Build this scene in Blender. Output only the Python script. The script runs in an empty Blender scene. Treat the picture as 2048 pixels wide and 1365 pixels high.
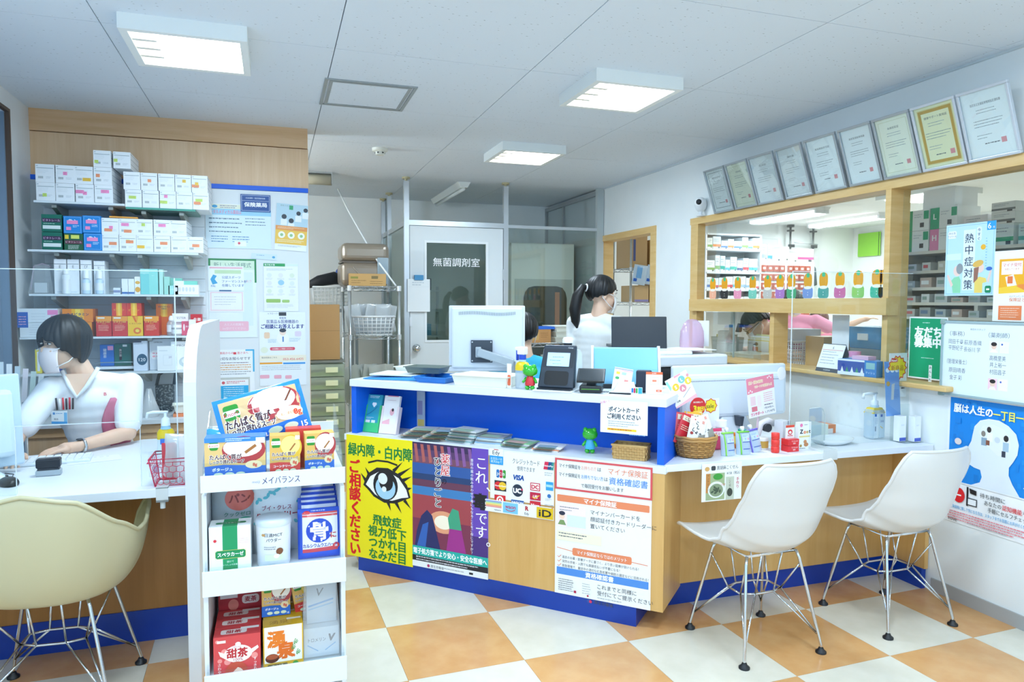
import bpy, bmesh, math, random
from mathutils import Vector, Matrix
RN = random.Random(11)
S = bpy.context.scene
C = S.collection
PI = math.pi

# ---------------------------------------------------------------- camera
cam = bpy.data.cameras.new('camera'); cam.sensor_width = 36.0
cam.lens = 1430.19 * 36 / 2048; cam.clip_start = 0.02; cam.clip_end = 100
co = bpy.data.objects.new('camera', cam); C.objects.link(co); S.camera = co
_y, _p, _r = .3203, -.054, .0035
fw = Vector((math.sin(_y)*math.cos(_p), math.cos(_y)*math.cos(_p), math.sin(_p)))
rt = Vector((math.cos(_y), -math.sin(_y), 0)); up = rt.cross(fw)
r2 = rt*math.cos(_r)+up*math.sin(_r); u2 = -rt*math.sin(_r)+up*math.cos(_r)
co.matrix_world = Matrix(((r2.x, u2.x, -fw.x, 0), (r2.y, u2.y, -fw.y, 0), (r2.z, u2.z, -fw.z, 1.396), (0, 0, 0, 1)))

# ---------------------------------------------------------------- daylight, exposure
w = bpy.data.worlds.new('daylight'); S.world = w; w.use_nodes = True
bg = w.node_tree.nodes['Background']; bg.inputs[0].default_value = (.42, .68, 1, 1); bg.inputs[1].default_value = 1.9
S.view_settings.view_transform = 'Standard'; S.view_settings.look = 'None'
S.view_settings.gamma = 1; S.view_settings.use_curve_mapping = False
S.view_settings.exposure = .12
S.cycles.max_bounces = 6; S.cycles.diffuse_bounces = 5; S.cycles.glossy_bounces = 2; S.cycles.transmission_bounces = 3
S.cycles.transparent_max_bounces = 24; S.cycles.caustics_reflective = False; S.cycles.caustics_refractive = False
LAMP_W = 8.5      # watts of each ceiling fitting
TUBE_W = 24.0      # watts of each twin-tube fitting in the dispensary

# ---------------------------------------------------------------- materials
def lin(h):
    h = h.lstrip('#')
    if len(h) == 3: h = ''.join(c*2 for c in h)
    o = []
    for i in (0, 2, 4):
        c = int(h[i:i+2], 16)/255
        o.append(c/12.92 if c <= .04045 else ((c+.055)/1.055)**2.4)
    return o
_M = {}
def mat(hexc, rough=.5, metal=0, emit=0, alpha=1, coat=0, sss=0, name=None):
    k = (hexc, rough, metal, emit, alpha, coat, sss)
    if k in _M: return _M[k]
    m = bpy.data.materials.new(name or 'mat_'+hexc); m.use_nodes = True
    b = m.node_tree.nodes['Principled BSDF']; c = lin(hexc)+[1]
    b.inputs['Base Color'].default_value = c; b.inputs['Roughness'].default_value = rough
    b.inputs['Metallic'].default_value = metal
    if coat: b.inputs['Coat Weight'].default_value = coat
    if sss:
        b.inputs['Subsurface Weight'].default_value = sss; b.inputs['Subsurface Scale'].default_value = .01
    if emit:
        b.inputs['Emission Color'].default_value = c; b.inputs['Emission Strength'].default_value = emit
    if alpha < 1: b.inputs['Alpha'].default_value = alpha
    _M[k] = m
    return m
def nmat(name): 
    m = bpy.data.materials.new(name); m.use_nodes = True
    nt = m.node_tree; return m, nt, nt.nodes['Principled BSDF']
def node(nt, t, **kw):
    n = nt.nodes.new(t)
    for k, v in kw.items(): setattr(n, k, v)
    return n
def ramp(nt, fac, stops):
    r = node(nt, 'ShaderNodeValToRGB'); el = r.color_ramp.elements
    while len(el) < len(stops): el.new(.5)
    for e, (p, h) in zip(el, stops): e.position = p; e.color = lin(h)+[1]
    nt.links.new(fac, r.inputs[0]); return r.outputs[0]
def tex_coord(nt, scale, rot=(0, 0, 0)):
    tc = node(nt, 'ShaderNodeTexCoord'); mp = node(nt, 'ShaderNodeMapping')
    mp.inputs['Scale'].default_value = scale; mp.inputs['Rotation'].default_value = rot
    nt.links.new(tc.outputs['Object'], mp.inputs[0]); return mp.outputs[0]
def wood(name, a, b, scale, rough=.35):
    m, nt, p = nmat(name)
    v = tex_coord(nt, scale)
    n = node(nt, 'ShaderNodeTexNoise'); n.inputs['Scale'].default_value = 1; n.inputs['Detail'].default_value = 5
    n.inputs['Roughness'].default_value = .65; n.inputs['Distortion'].default_value = .3
    nt.links.new(v, n.inputs['Vector'])
    nt.links.new(ramp(nt, n.outputs[0], [(.3, a), (.7, b)]), p.inputs['Base Color'])
    p.inputs['Roughness'].default_value = rough; return m
def mottled(name, a, b, scale=6, rough=.5, bump=0, lo=.35, hi=.65):
    m, nt, p = nmat(name); v = tex_coord(nt, (scale,)*3)
    n = node(nt, 'ShaderNodeTexNoise'); n.inputs['Scale'].default_value = 1; n.inputs['Detail'].default_value = 4
    nt.links.new(v, n.inputs['Vector'])
    nt.links.new(ramp(nt, n.outputs[0], [(lo, a), (hi, b)]), p.inputs['Base Color'])
    p.inputs['Roughness'].default_value = rough
    if bump:
        bp = node(nt, 'ShaderNodeBump'); bp.inputs['Strength'].default_value = bump; bp.inputs['Distance'].default_value = .002
        nt.links.new(n.outputs[0], bp.inputs['Height']); nt.links.new(bp.outputs[0], p.inputs['Normal'])
    return m
def clear(name, tint='#ffffff', refl=.06, rough=.02, dens=0.0, hazy='#ffffff'):
    """clear sheet: lets light through, with a faint mirror and, when dens > 0, a milky share"""
    m = bpy.data.materials.new(name); m.use_nodes = True; nt = m.node_tree; nt.nodes.clear()
    out = node(nt, 'ShaderNodeOutputMaterial'); t = node(nt, 'ShaderNodeBsdfTransparent'); g = node(nt, 'ShaderNodeBsdfGlossy')
    t.inputs[0].default_value = lin(tint)+[1]; g.inputs['Roughness'].default_value = rough
    mx = node(nt, 'ShaderNodeMixShader'); fr = node(nt, 'ShaderNodeLayerWeight'); fr.inputs[0].default_value = .25
    ml = node(nt, 'ShaderNodeMath', operation='MULTIPLY_ADD'); ml.inputs[1].default_value = .3; ml.inputs[2].default_value = refl
    nt.links.new(fr.outputs['Fresnel'], ml.inputs[0])
    nt.links.new(ml.outputs[0], mx.inputs[0]); nt.links.new(t.outputs[0], mx.inputs[1]); nt.links.new(g.outputs[0], mx.inputs[2])
    o = mx.outputs[0]
    if dens:
        d = node(nt, 'ShaderNodeBsdfDiffuse'); d.inputs[0].default_value = lin(hazy)+[1]
        m2 = node(nt, 'ShaderNodeMixShader'); m2.inputs[0].default_value = dens
        nt.links.new(o, m2.inputs[1]); nt.links.new(d.outputs[0], m2.inputs[2]); o = m2.outputs[0]
    nt.links.new(o, out.inputs[0]); return m

# ---------------------------------------------------------------- mesh builder
def TR(x=0, y=0, z=0, rz=0, rx=0, ry=0, s=1):
    return Matrix.Translation((x, y, z)) @ Matrix.Rotation(rz, 4, 'Z') @ Matrix.Rotation(ry, 4, 'Y') @ Matrix.Rotation(rx, 4, 'X') @ Matrix.Scale(s, 4)
class MB:
    def __init__(s, m=None): s.v = []; s.f = []; s.mi = []; s.sm = []; s.mats = []; s.m = m
    def _m(s, m):
        m = m or s.m
        if m not in s.mats: s.mats.append(m)
        return s.mats.index(m)
    def add(s, vs, fs, m=None, T=None, smooth=False):
        o = len(s.v); i = s._m(m)
        s.v += [tuple(T @ Vector(p)) if T else tuple(p) for p in vs]
        for f in fs: s.f.append([a+o for a in f]); s.mi.append(i); s.sm.append(smooth)
        return s
    def box(s, x0, x1, y0, y1, z0, z1, m=None, T=None):
        return s.add([(x0,y0,z0),(x1,y0,z0),(x1,y1,z0),(x0,y1,z0),(x0,y0,z1),(x1,y0,z1),(x1,y1,z1),(x0,y1,z1)],
            [(3,2,1,0),(4,5,6,7),(0,1,5,4),(1,2,6,5),(2,3,7,6),(3,0,4,7)], m, T)
    def cb(s, cx, cy, z0, sx, sy, sz, m=None, T=None):
        return s.box(cx-sx/2, cx+sx/2, cy-sy/2, cy+sy/2, z0, z0+sz, m, T)
    def taper(s, a, b, z0, z1, m=None, T=None, cap=True, off=(0, 0)):
        """frustum: half sizes a=(x,y) at z0, b at z1"""
        ox, oy = off
        vs = [(-a[0],-a[1],z0),(a[0],-a[1],z0),(a[0],a[1],z0),(-a[0],a[1],z0),(ox-b[0],oy-b[1],z1),(ox+b[0],oy-b[1],z1),(ox+b[0],oy+b[1],z1),(ox-b[0],oy+b[1],z1)]
        fs = [(3,2,1,0),(0,1,5,4),(1,2,6,5),(2,3,7,6),(3,0,4,7)]
        if cap: fs.append((4,5,6,7))
        return s.add(vs, fs, m, T)
    def lathe(s, prof, n=24, m=None, T=None, smooth=True, sx=1, sy=1, cap=True):
        vs = []; fs = []
        for r, z in prof:
            for k in range(n):
                a = 2*PI*k/n; vs.append((r*math.cos(a)*sx, r*math.sin(a)*sy, z))
        for i in range(len(prof)-1):
            for k in range(n):
                fs.append((i*n+k, i*n+(k+1)%n, (i+1)*n+(k+1)%n, (i+1)*n+k))
        s.add(vs, fs, m, T, smooth)
        if cap:
            for i, rev in ((0, True), (len(prof)-1, False)):
                if prof[i][0] > 1e-5:
                    ring = [(prof[i][0]*math.cos(2*PI*k/n)*sx, prof[i][0]*math.sin(2*PI*k/n)*sy, prof[i][1]) for k in range(n)]
                    f = tuple(range(n)); s.add(ring, [f[::-1] if rev else f], m, T)
        return s
    def cyl(s, x, y, z0, z1, r, n=20, m=None, T=None, r1=None):
        t = TR(x, y, 0); return s.lathe([(r, z0), (r1 or r, z1)], n, m, (T @ t) if T else t)
    def ball(s, c, r, n=16, k=10, m=None, T=None):
        if not hasattr(r, '__len__'): r = (r, r, r)
        prof = [(max(1e-6, math.sin(PI*i/k)), -math.cos(PI*i/k)) for i in range(k+1)]
        t = Matrix.Translation(c) @ Matrix.Diagonal((r[0], r[1], r[2], 1))
        return s.lathe(prof, n, m, (T @ t) if T else t, True, cap=False)
    def tube(s, pts, r, n=8, m=None, T=None, closed=False, smooth=True):
        P = [Vector(p) for p in pts]; vs = []; fs = []; N = len(P); prev = None
        rs = r if hasattr(r, '__len__') else [r]*N
        for i, p in enumerate(P):
            if closed: d = P[(i+1) % N]-P[i-1]
            else: d = P[min(i+1, N-1)]-P[max(i-1, 0)]
            d.normalize()
            if prev is None:
                a = Vector((0, 0, 1)) if abs(d.z) < .9 else Vector((1, 0, 0)); u = d.cross(a).normalized()
            else:
                u = prev-d*prev.dot(d)
                u = u.normalized() if u.length > 1e-6 else d.orthogonal().normalized()
            prev = u; v = d.cross(u)
            for k in range(n):
                a = 2*PI*k/n; vs.append(p+(u*math.cos(a)+v*math.sin(a))*rs[i])
        for i in range(N if closed else N-1):
            j = (i+1) % N
            for k in range(n): fs.append((i*n+k, i*n+(k+1) % n, j*n+(k+1) % n, j*n+k))
        if not closed: fs += [tuple(range(n))[::-1], tuple((N-1)*n+k for k in range(n))]
        return s.add(vs, fs, m, T, smooth)
    def prism(s, poly, y0, y1, m=None, T=None, smooth=False):
        """polygon in x,z pushed from y0 to y1"""
        n = len(poly); vs = [(x, y0, z) for x, z in poly]+[(x, y1, z) for x, z in poly]
        fs = [tuple(range(n)), tuple(range(n, 2*n))[::-1]]
        s.add(vs, fs, m, T); o = [(i, i+n, (i+1) % n+n, (i+1) % n) for i in range(n)]
        return s.add(vs, o, m, T, smooth)
    def plate(s, poly, z0, z1, m=None, T=None):
        """polygon in x,y pushed from z0 to z1"""
        n = len(poly); vs = [(x, y, z0) for x, y in poly]+[(x, y, z1) for x, y in poly]
        return s.add(vs, [tuple(range(n))[::-1], tuple(range(n, 2*n))]+[(i, (i+1) % n, (i+1) % n+n, i+n) for i in range(n)], m, T)
    def grid(s, fn, nu, nv, m=None, T=None, smooth=True, wrapu=False):
        vs = [fn(i/(nu), j/(nv)) for i in range(nu+1) for j in range(nv+1)]
        fs = [(i*(nv+1)+j, (i+1)*(nv+1)+j, (i+1)*(nv+1)+j+1, i*(nv+1)+j+1) for i in range(nu) for j in range(nv)]
        return s.add(vs, fs, m, T, smooth)
    def mesh(s, name):
        me = bpy.data.meshes.new(name); me.from_pydata(s.v, [], s.f)
        for m in s.mats: me.materials.append(m)
        me.polygons.foreach_set('material_index', s.mi); me.polygons.foreach_set('use_smooth', s.sm)
        me.update(); return me
    def obj(s, name, parent=None, loc=(0, 0, 0), rz=0, bevel=0, rot=None, seg=2, solid=0, sub=0):
        return mobj(name, s.mesh(name), parent, loc, rz, bevel, rot, seg, solid, sub)
def mobj(name, me, parent=None, loc=(0, 0, 0), rz=0, bevel=0, rot=None, seg=2, solid=0, sub=0):
    o = bpy.data.objects.new(name, me); C.objects.link(o); o.location = loc
    o.rotation_euler = rot or (0, 0, rz)
    if parent: o.parent = parent
    if solid:
        d = o.modifiers.new('solid', 'SOLIDIFY'); d.thickness = solid; d.offset = 0
    if bevel:
        b = o.modifiers.new('bevel', 'BEVEL'); b.width = bevel; b.segments = seg; b.limit_method = 'ANGLE'; b.angle_limit = .6
        b.use_clamp_overlap = True
    if sub:
        d = o.modifiers.new('sub', 'SUBSURF'); d.levels = sub; d.render_levels = sub
    return o
def tag(o, label, cat, group=None):
    o['label'] = label; o['category'] = cat
    if group: o['group'] = group
    return o
def thing(name, label, cat, loc=(0, 0, 0), rz=0, group=None, rot=None):
    o = bpy.data.objects.new(name, None); C.objects.link(o); o.location = loc; o.rotation_euler = rot or (0, 0, rz)
    o.empty_display_size = .05
    return tag(o, label, cat, group)
def struct(o, label=None):
    o['kind'] = 'structure'
    if label: o['label'] = label
    return o
def dup(root, loc, rz=None, label=None, group=None):
    r = root.copy(); C.objects.link(r); r.location = loc
    if rz is not None: r.rotation_euler = (0, 0, rz)
    if label: r['label'] = label
    if group: r['group'] = group
    for ch in list(root.children):
        c = ch.copy(); C.objects.link(c); c.parent = r
        for g in ch.children:
            d = g.copy(); C.objects.link(d); d.parent = c
    return r

# ---------------------------------------------------------------- flat print
_T = {}
def glyphs(txt, bold):
    k = (txt, bold)
    if k not in _T:
        cu = bpy.data.curves.new('lettering', 'FONT'); cu.body = txt; cu.resolution_u = 2; cu.offset = bold; cu.fill_mode = 'FRONT'
        o = bpy.data.objects.new('lettering', cu); C.objects.link(o)
        dg = bpy.context.evaluated_depsgraph_get(); e = o.evaluated_get(dg); me = e.to_mesh()
        vs = [(v.co.x, v.co.y) for v in me.vertices]; fs = [tuple(p.vertices) for p in me.polygons]
        e.to_mesh_clear(); bpy.data.objects.remove(o); bpy.data.curves.remove(cu)
        if not vs: vs = [(0, 0)]
        _T[k] = (vs, fs, min(v[0] for v in vs), max(v[0] for v in vs))
    return _T[k]
class Sheet:
    """flat print: x to the right and y DOWN in units of width/100, on a face whose top-left is the origin of T (x right, z up, facing -y)"""
    def __init__(s, mb, w, T=None, gap=.00004): s.b = mb; s.u = w/100; s.T = T or Matrix(); s.n = 0; s.k = 3; s.g = gap; s.rough = .45; s.warp = None
    def _p(s, x, y): return (x*s.u, -s.g*s.k-(s.warp(x*s.u, y*s.u) if s.warp else 0), -y*s.u)
    def _mt(s, c): return c if not isinstance(c, str) else mat(c, s.rough)
    def L(s): return s
    def _poly(s, pts, c):
        a = sum(pts[i][0]*pts[(i+1) % len(pts)][1]-pts[(i+1) % len(pts)][0]*pts[i][1] for i in range(len(pts)))
        if a > 0: pts = pts[::-1]
        if s.warp:
            q = 7.0; X0, X1 = min(p[0] for p in pts), max(p[0] for p in pts); Y0, Y1 = min(p[1] for p in pts), max(p[1] for p in pts)
            if X1-X0 > q or Y1-Y0 > q:
                for i in range(int(X0//q), int(X1//q)+1):
                    for j in range(int(Y0//q), int(Y1//q)+1):
                        c_ = clip(pts, i*q, i*q+q, j*q, j*q+q)
                        if len(c_) > 2: s.b.add([s._p(*p) for p in c_], [tuple(range(len(c_)))], s._mt(c), s.T)
                return
        s.b.add([s._p(*p) for p in pts], [tuple(range(len(pts)))], s._mt(c), s.T)
    def poly(s, pts, c): s.k += 1; s._poly(pts, c); return s
    def rect(s, x, y, w, h, c, rot=0):
        p = [(0, 0), (w, 0), (w, h), (0, h)]
        if rot:
            a, b = math.cos(rot), math.sin(rot); p = [(q[0]*a-q[1]*b, q[0]*b+q[1]*a) for q in p]
        return s.poly([(x+q[0], y+q[1]) for q in p], c)
    def rr(s, x, y, w, h, r, c):
        p = []
        for cx, cy, a0 in ((x+w-r, y+r, -90), (x+w-r, y+h-r, 0), (x+r, y+h-r, 90), (x+r, y+r, 180)):
            for k in range(5): a = math.radians(a0+k*22.5); p.append((cx+r*math.cos(a), cy+r*math.sin(a)))
        return s.poly(p, c)
    def ell(s, cx, cy, rx, ry, c, n=24, rot=0):
        p = []
        for k in range(n):
            a = 2*PI*k/n; X, Y = rx*math.cos(a), ry*math.sin(a)
            p.append((cx+X*math.cos(rot)-Y*math.sin(rot), cy+X*math.sin(rot)+Y*math.cos(rot)))
        return s.poly(p, c)
    def star(s, cx, cy, r, q, n, c):
        return s.poly([(cx+(r if k % 2 else q)*math.cos(PI*k/n), cy+(r if k % 2 else q)*math.sin(PI*k/n)) for k in range(2*n)], c)
    def stroke(s, pts, w, c):
        s.k += 1
        for i, ((x0, y0), (x1, y1)) in enumerate(zip(pts, pts[1:])):
            l = math.hypot(x1-x0, y1-y0) or 1; nx, ny = -(y1-y0)/l*w/2, (x1-x0)/l*w/2; s.k += .3
            s._poly([(x0+nx, y0+ny), (x1+nx, y1+ny), (x1-nx, y1-ny), (x0-nx, y0-ny)], c)
        return s
    def frame(s, x, y, w, h, t, c):
        s.k += 1
        for X, Y, W, Q in ((x, y, w, t), (x, y+h-t, w, t), (x, y+t, t, h-2*t), (x+w-t, y+t, t, h-2*t)): s._poly([(X, Y), (X+W, Y), (X+W, Y+Q), (X, Y+Q)], c)
        return s
    def text(s, x, y, t, size, c, bold=.012, al='l', fit=None, rot=0, sh=0):
        vs, fs, x0, x1 = glyphs(t, min(bold, 0)); k = size; kx = k
        if fit: kx = fit/max(.01, x1-x0)
        w = (x1-x0)*kx; ox = {'l': 0, 'c': -w/2, 'r': -w}[al]; a, b = math.cos(rot), math.sin(rot)
        e = bold*k*.9
        for dx, dy in ([(0, 0)] if bold < .008 else [(-e/2, 0), (e/2, 0)] if bold <= .02 else [(-e, -e*.7), (e, -e*.7), (e, e*.7), (-e, e*.7), (0, 0)]):
            o = []; s.k += .5
            for px, py in vs:
                X = ox+(px-x0)*kx+sh*py*k+dx; Y = -(py-.38)*k+dy; o.append(s._p(x+X*a-Y*b, y+X*b+Y*a))
            s.b.add(o, fs, s._mt(c), s.T)
        return s
    def vtext(s, x, y, t, size, c, bold=.012, step=None):
        """vertical writing, x is the column's centre, y its top"""
        for i, ch in enumerate(t):
            if ch == '\u30fc': s.stroke([(x, y+(step or size)*(i+.15)), (x, y+(step or size)*(i+.85))], size*.09, c); continue
            dx, dy = (size*.55, -size*.5) if ch in '\u3001\u3002' else (0, 0)
            k0 = s.k; s.text(x+dx, y+(step or size)*(i+.5)+dy, ch, size, c, bold, 'c'); s.k = k0
        s.k += 3
        return s
    def bars(s, x, y, w, n, dy, h, c, dens=.8):
        """lines too small to read"""
        s.k += 1
        for i in range(n):
            X = x; e = x+w*(RN.uniform(.55, 1) if i == n-1 else RN.uniform(.85, 1))
            while X < e:
                q = min(RN.uniform(.6, 3)*h, e-X); Y = y+i*dy; Q = h*RN.uniform(.7, 1)
                s._poly([(X, Y), (X+q, Y), (X+q, Y+Q), (X, Y+Q)], c); X += q+h*(1-dens)*2
        return s
def sheet_obj(name, label, cat, w, h, loc, rz=0, col='#f4f6f6', t=.0012, draw=None, group=None, rot=None, rough=.45, parent=None, poly=None):
    """a flat printed sheet; its origin is the middle of its lower edge, front to -y"""
    mb = MB(mat(col, rough)); mb.box(-w/2, w/2, 0, t, 0, h)
    sh = Sheet(mb, w, TR(-w/2, 0, h))
    sh.rough = rough
    if draw: draw(sh, 100*h/w)
    o = mb.obj(name, parent, loc, rz, rot=rot)
    return tag(o, label, cat, group) if not parent else o
# ================================================================ the place
RX, LX, BY, ZC = 3.025, -1.315, 7.75, 2.494
M_wall = mottled('wall paint warm white', '#e9eeee', '#eef2f1', 3, .6)
M_wallL = mottled('wall paint', '#e6e9ea', '#eef0f0', 3, .6)
M_wallD = mottled('dispensary wall paint', '#e6eae8', '#edf0ee', 3, .6)
M_white = mat('#e4e9ed', .4); M_white2 = mat('#e2e7ea', .35); M_ww = mat('#d8dde0', .3)
M_oak = wood('light oak', '#d9b06c', '#e6c488', (3, 3, 24), .4)
M_oakh = wood('light oak along', '#d8ae69', '#e6c487', (24, 2.2, 24), .4)
M_ply = wood('maple laminate', '#d2a35e', '#dcb271', (22, 22, 1.4), .32)
M_teak = wood('brown wood laminate', '#dcb488', '#e8c6a0', (26, 26, 1.2), .4)
M_teakh = wood('brown wood laminate across', '#d2a676', '#e2bb90', (1.6, 20, 26), .4)
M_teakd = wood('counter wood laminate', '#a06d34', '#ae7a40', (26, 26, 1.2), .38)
M_blue = mat('#0060dc', .45); M_blued = mat('#053a9e', .3)
M_alu = mat('#c9ced1', .35, .6); M_grey = mat('#9aa0a2', .4); M_chrome = mat('#d6dadd', .12, 1)
M_black = mat('#17191c', .4); M_dark = mat('#2a2e33', .45)
M_glass = clear('window glass', '#fbfefd', .03)
M_acry = clear('clear acrylic', '#fafdfd', .015)
M_edge = mat('#e9f3f4', .2, alpha=.6)

def ceil_mat():
    m, nt, p = nmat('ceiling board with flecks'); v = tex_coord(nt, (38, 95, 38))
    n = node(nt, 'ShaderNodeTexVoronoi'); n.inputs['Scale'].default_value = 1; n.inputs['Randomness'].default_value = 1
    nt.links.new(v, n.inputs['Vector'])
    sp = node(nt, 'ShaderNodeSeparateColor'); nt.links.new(n.outputs['Color'], sp.inputs[0])
    th = node(nt, 'ShaderNodeMath', operation='LESS_THAN'); nt.links.new(n.outputs['Distance'], th.inputs[0])
    rs = node(nt, 'ShaderNodeMath', operation='MULTIPLY_ADD'); rs.inputs[1].default_value = .34; rs.inputs[2].default_value = -.15
    nt.links.new(sp.outputs[0], rs.inputs[0]); nt.links.new(rs.outputs[0], th.inputs[1])
    mx = node(nt, 'ShaderNodeMix', data_type='RGBA'); nt.links.new(th.outputs[0], mx.inputs[0])
    mx.inputs[6].default_value = lin('#dfe8f0')+[1]; mx.inputs[7].default_value = lin('#a3abad')+[1]
    nt.links.new(mx.outputs[2], p.inputs['Base Color']); p.inputs['Roughness'].default_value = .8; return m
M_ceil = ceil_mat()
M_orange = mottled('orange vinyl tile', '#d09a62', '#d8a872', 9, .22)
M_cream = mottled('cream vinyl tile', '#dad4c2', '#e1dbcb', 9, .22)

def clip(poly, x0, x1, y0, y1):
    def cut(P, f, g):
        o = []
        for a, b in zip(P, P[1:]+P[:1]):
            fa, fb = f(a), f(b)
            if fa >= 0: o.append(a)
            if fa*fb < 0: t = fa/(fa-fb); o.append((a[0]+(b[0]-a[0])*t, a[1]+(b[1]-a[1])*t))
        return o
    for f in (lambda p: p[0]-x0, lambda p: x1-p[0], lambda p: p[1]-y0, lambda p: y1-p[1]):
        if poly: poly = cut(poly, f, None)
    return poly
# floor: slab and checkered tiles
floor = struct(MB(mat('#b9ad90', .4)).box(LX, RX, -3, BY, -.06, -.004).obj('floor'), 'checkered floor of orange and cream vinyl tiles')
ft, th = .459, .0303
near = MB()
for i in range(-9, 9):
    for j in range(-13, 13):
        P = []
        for a, b in ((0, 0), (1, 0), (1, 1), (0, 1)):
            g = .0006*(1-2*a), .0006*(1-2*b); X, Y = (i+a)*ft+g[0], (j+b)*ft+g[1]
            P.append((.4494+X*math.cos(th)-Y*math.sin(th), 2.555+X*math.sin(th)+Y*math.cos(th)))
        P = clip(P, LX+.001, RX-.001, -2.99, BY-.001)
        if len(P) < 3: continue
        m = M_orange if (i+j) % 2 == 0 else M_cream
        cx, cy = sum(p[0] for p in P)/len(P), sum(p[1] for p in P)/len(P)
        if 1.2 < cy < 6.4:
            MB(m).plate([(p[0]-cx, p[1]-cy) for p in P], -.004, 0).obj('floor_tile', floor, (cx, cy, 0))
        else: near.plate(P, -.004, 0, m)
o = near.obj('floor_tile_field', floor); o['kind'] = 'stuff'
# ceiling boards
ceiling = struct(MB(mat('#5f686a', .8)).box(LX, RX, -3, BY, ZC+.012, ZC+.06).obj('ceiling'), 'white flecked board ceiling')
near = MB()
for i in range(-2, 6):
    for j in range(-8, 6):
        x0, y0 = -.639+.9027*i, 3.249+.92*j
        P = clip([(x0+.002, y0+.0018), (x0+.9007, y0+.0018), (x0+.9007, y0+.9182), (x0+.002, y0+.9182)], LX, RX, -3, BY)
        if len(P) < 3: continue
        cx, cy = sum(p[0] for p in P)/len(P), sum(p[1] for p in P)/len(P)
        if cy > 2: MB(M_ceil).plate([(p[0]-cx, p[1]-cy) for p in P], 0, .012).obj('ceiling_board', ceiling, (cx, cy, ZC))
        else: near.plate(P, ZC, ZC+.012, M_ceil)
o = near.obj('ceiling_board_field', ceiling); o['kind'] = 'stuff'
# walls
b = MB(M_wallL)      # left wall with a tall opening
b.box(LX-.1, LX, 4.455, BY, 0, ZC+.06).box(LX-.1, LX, 3.0, 4.455, 2.4, ZC+.06).box(LX-.1, LX, 2.4, 3.0, 0, ZC+.06).box(LX-.1, LX, -3, 2.4, 0, .8).box(LX-.1, LX, -3, 2.4, 2.4, ZC+.06).box(LX-.1, LX, -3, -2.4, .8, 2.4).box(LX-.1, LX, -.05, .05, .8, 2.4)
wl = struct(b.obj('wall_left'), 'white left wall')
b = MB(M_wall)       # right wall: pass window y 1.6..4.81, doorway y 5.31..6.41
b.box(RX, RX+.1, 1.6, 4.76, 0, .985).box(RX, RX+.1, 1.6, 4.76, 2.03, ZC+.06).box(RX, RX+.1, 4.76, 5.31, 0, ZC+.06)
b.box(RX, RX+.1, 5.31, 6.41, 2.03, ZC+.06).box(RX, RX+.1, 6.41, BY, 0, ZC+.06).box(RX, RX+.1, -3, 1.6, 0, ZC+.06)
wr = struct(b.obj('wall_right'), 'warm white right wall with pass window and doorway')
struct(MB(M_wall).box(LX-.1, RX+.1, BY, BY+.1, 0, ZC+.06).obj('wall_back'), 'pale back wall')
b = MB(M_wall)       # street side behind the viewpoint: three big shop windows
for x0, x1 in ((LX-.1, -1.1), (.2, .35), (1.6, 1.75), (2.9, RX+.1)): b.box(x0, x1, -3.1, -3, 0, ZC+.06)
b.box(LX-.1, RX+.1, -3.1, -3, 0, .25).box(LX-.1, RX+.1, -3.1, -3, 2.4, ZC+.06)
struct(b.obj('wall_front'), 'street side wall with shop windows')
struct(MB(mat('#a9abaa', .5)).box(RX-.008, RX, .5, 2.6, 0, .062).obj('baseboard_right'), 'grey vinyl baseboard')
struct(MB(mat('#c8d2d6', .5)).box(RX-.012, RX, -3, BY, ZC-.012, ZC).obj('trim_1'), 'thin ceiling trim over the right wall')
# left opening: dark frame and grey blue leaf
d1 = struct(MB(mat('#7b90a5', .35)).box(LX-.075, LX-.05, 3.02, 4.42, 0, 2.38).obj('door_1'), 'grey blue door leaf at the left edge')
b = MB(mat('#5a4a40', .5)); b.box(LX-.012, LX+.01, 4.437, 4.454, 0, 2.4).box(LX-.012, LX+.01, 3.0, 4.437, 2.383, 2.4); b.obj('door_frame', d1)
MB(mat('#7b90a5', .35)).box(LX-.1, LX-.012, 4.422, 4.454, 0, 2.38).obj('door_reveal', d1)
# wood wall behind the reception desk
ww = struct(MB(M_teak).box(LX, .216, 4.8, 4.95, 0, 2.366).obj('wall_wood'), 'brown wood partition wall')
MB(M_teakh).box(LX, .213, 4.79, 4.95, 2.37, ZC).obj('soffit', ww)
MB(M_blue).box(LX, .213, 4.786, 4.8, 2.09, 2.118).obj('blue_strip', ww)
MB(mat('#e4e9ea', .4)).box(-.405, .212, 4.788, 4.8, .3, 2.088).obj('notice_board', ww)
MB(mat('#cfd6d8', .4)).box(LX, -1.245, 4.776, 4.8, .3, 2.088).obj('edge_post', ww)
sl = MB(mat('#e4eaee', .4)).box(-1.25, -.4, -.035, .024, 0, .062); sl.box(-1.25, -.4, -.008, .024, .062, .078); me = sl.mesh('slat')
for k in range(18):
    o = mobj('slat', me, ww, (0, 4.776, .66+.0793*k)); 
for v in me.vertices:
    v.co.y = min(max(v.co.y, -.012), .024)
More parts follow.
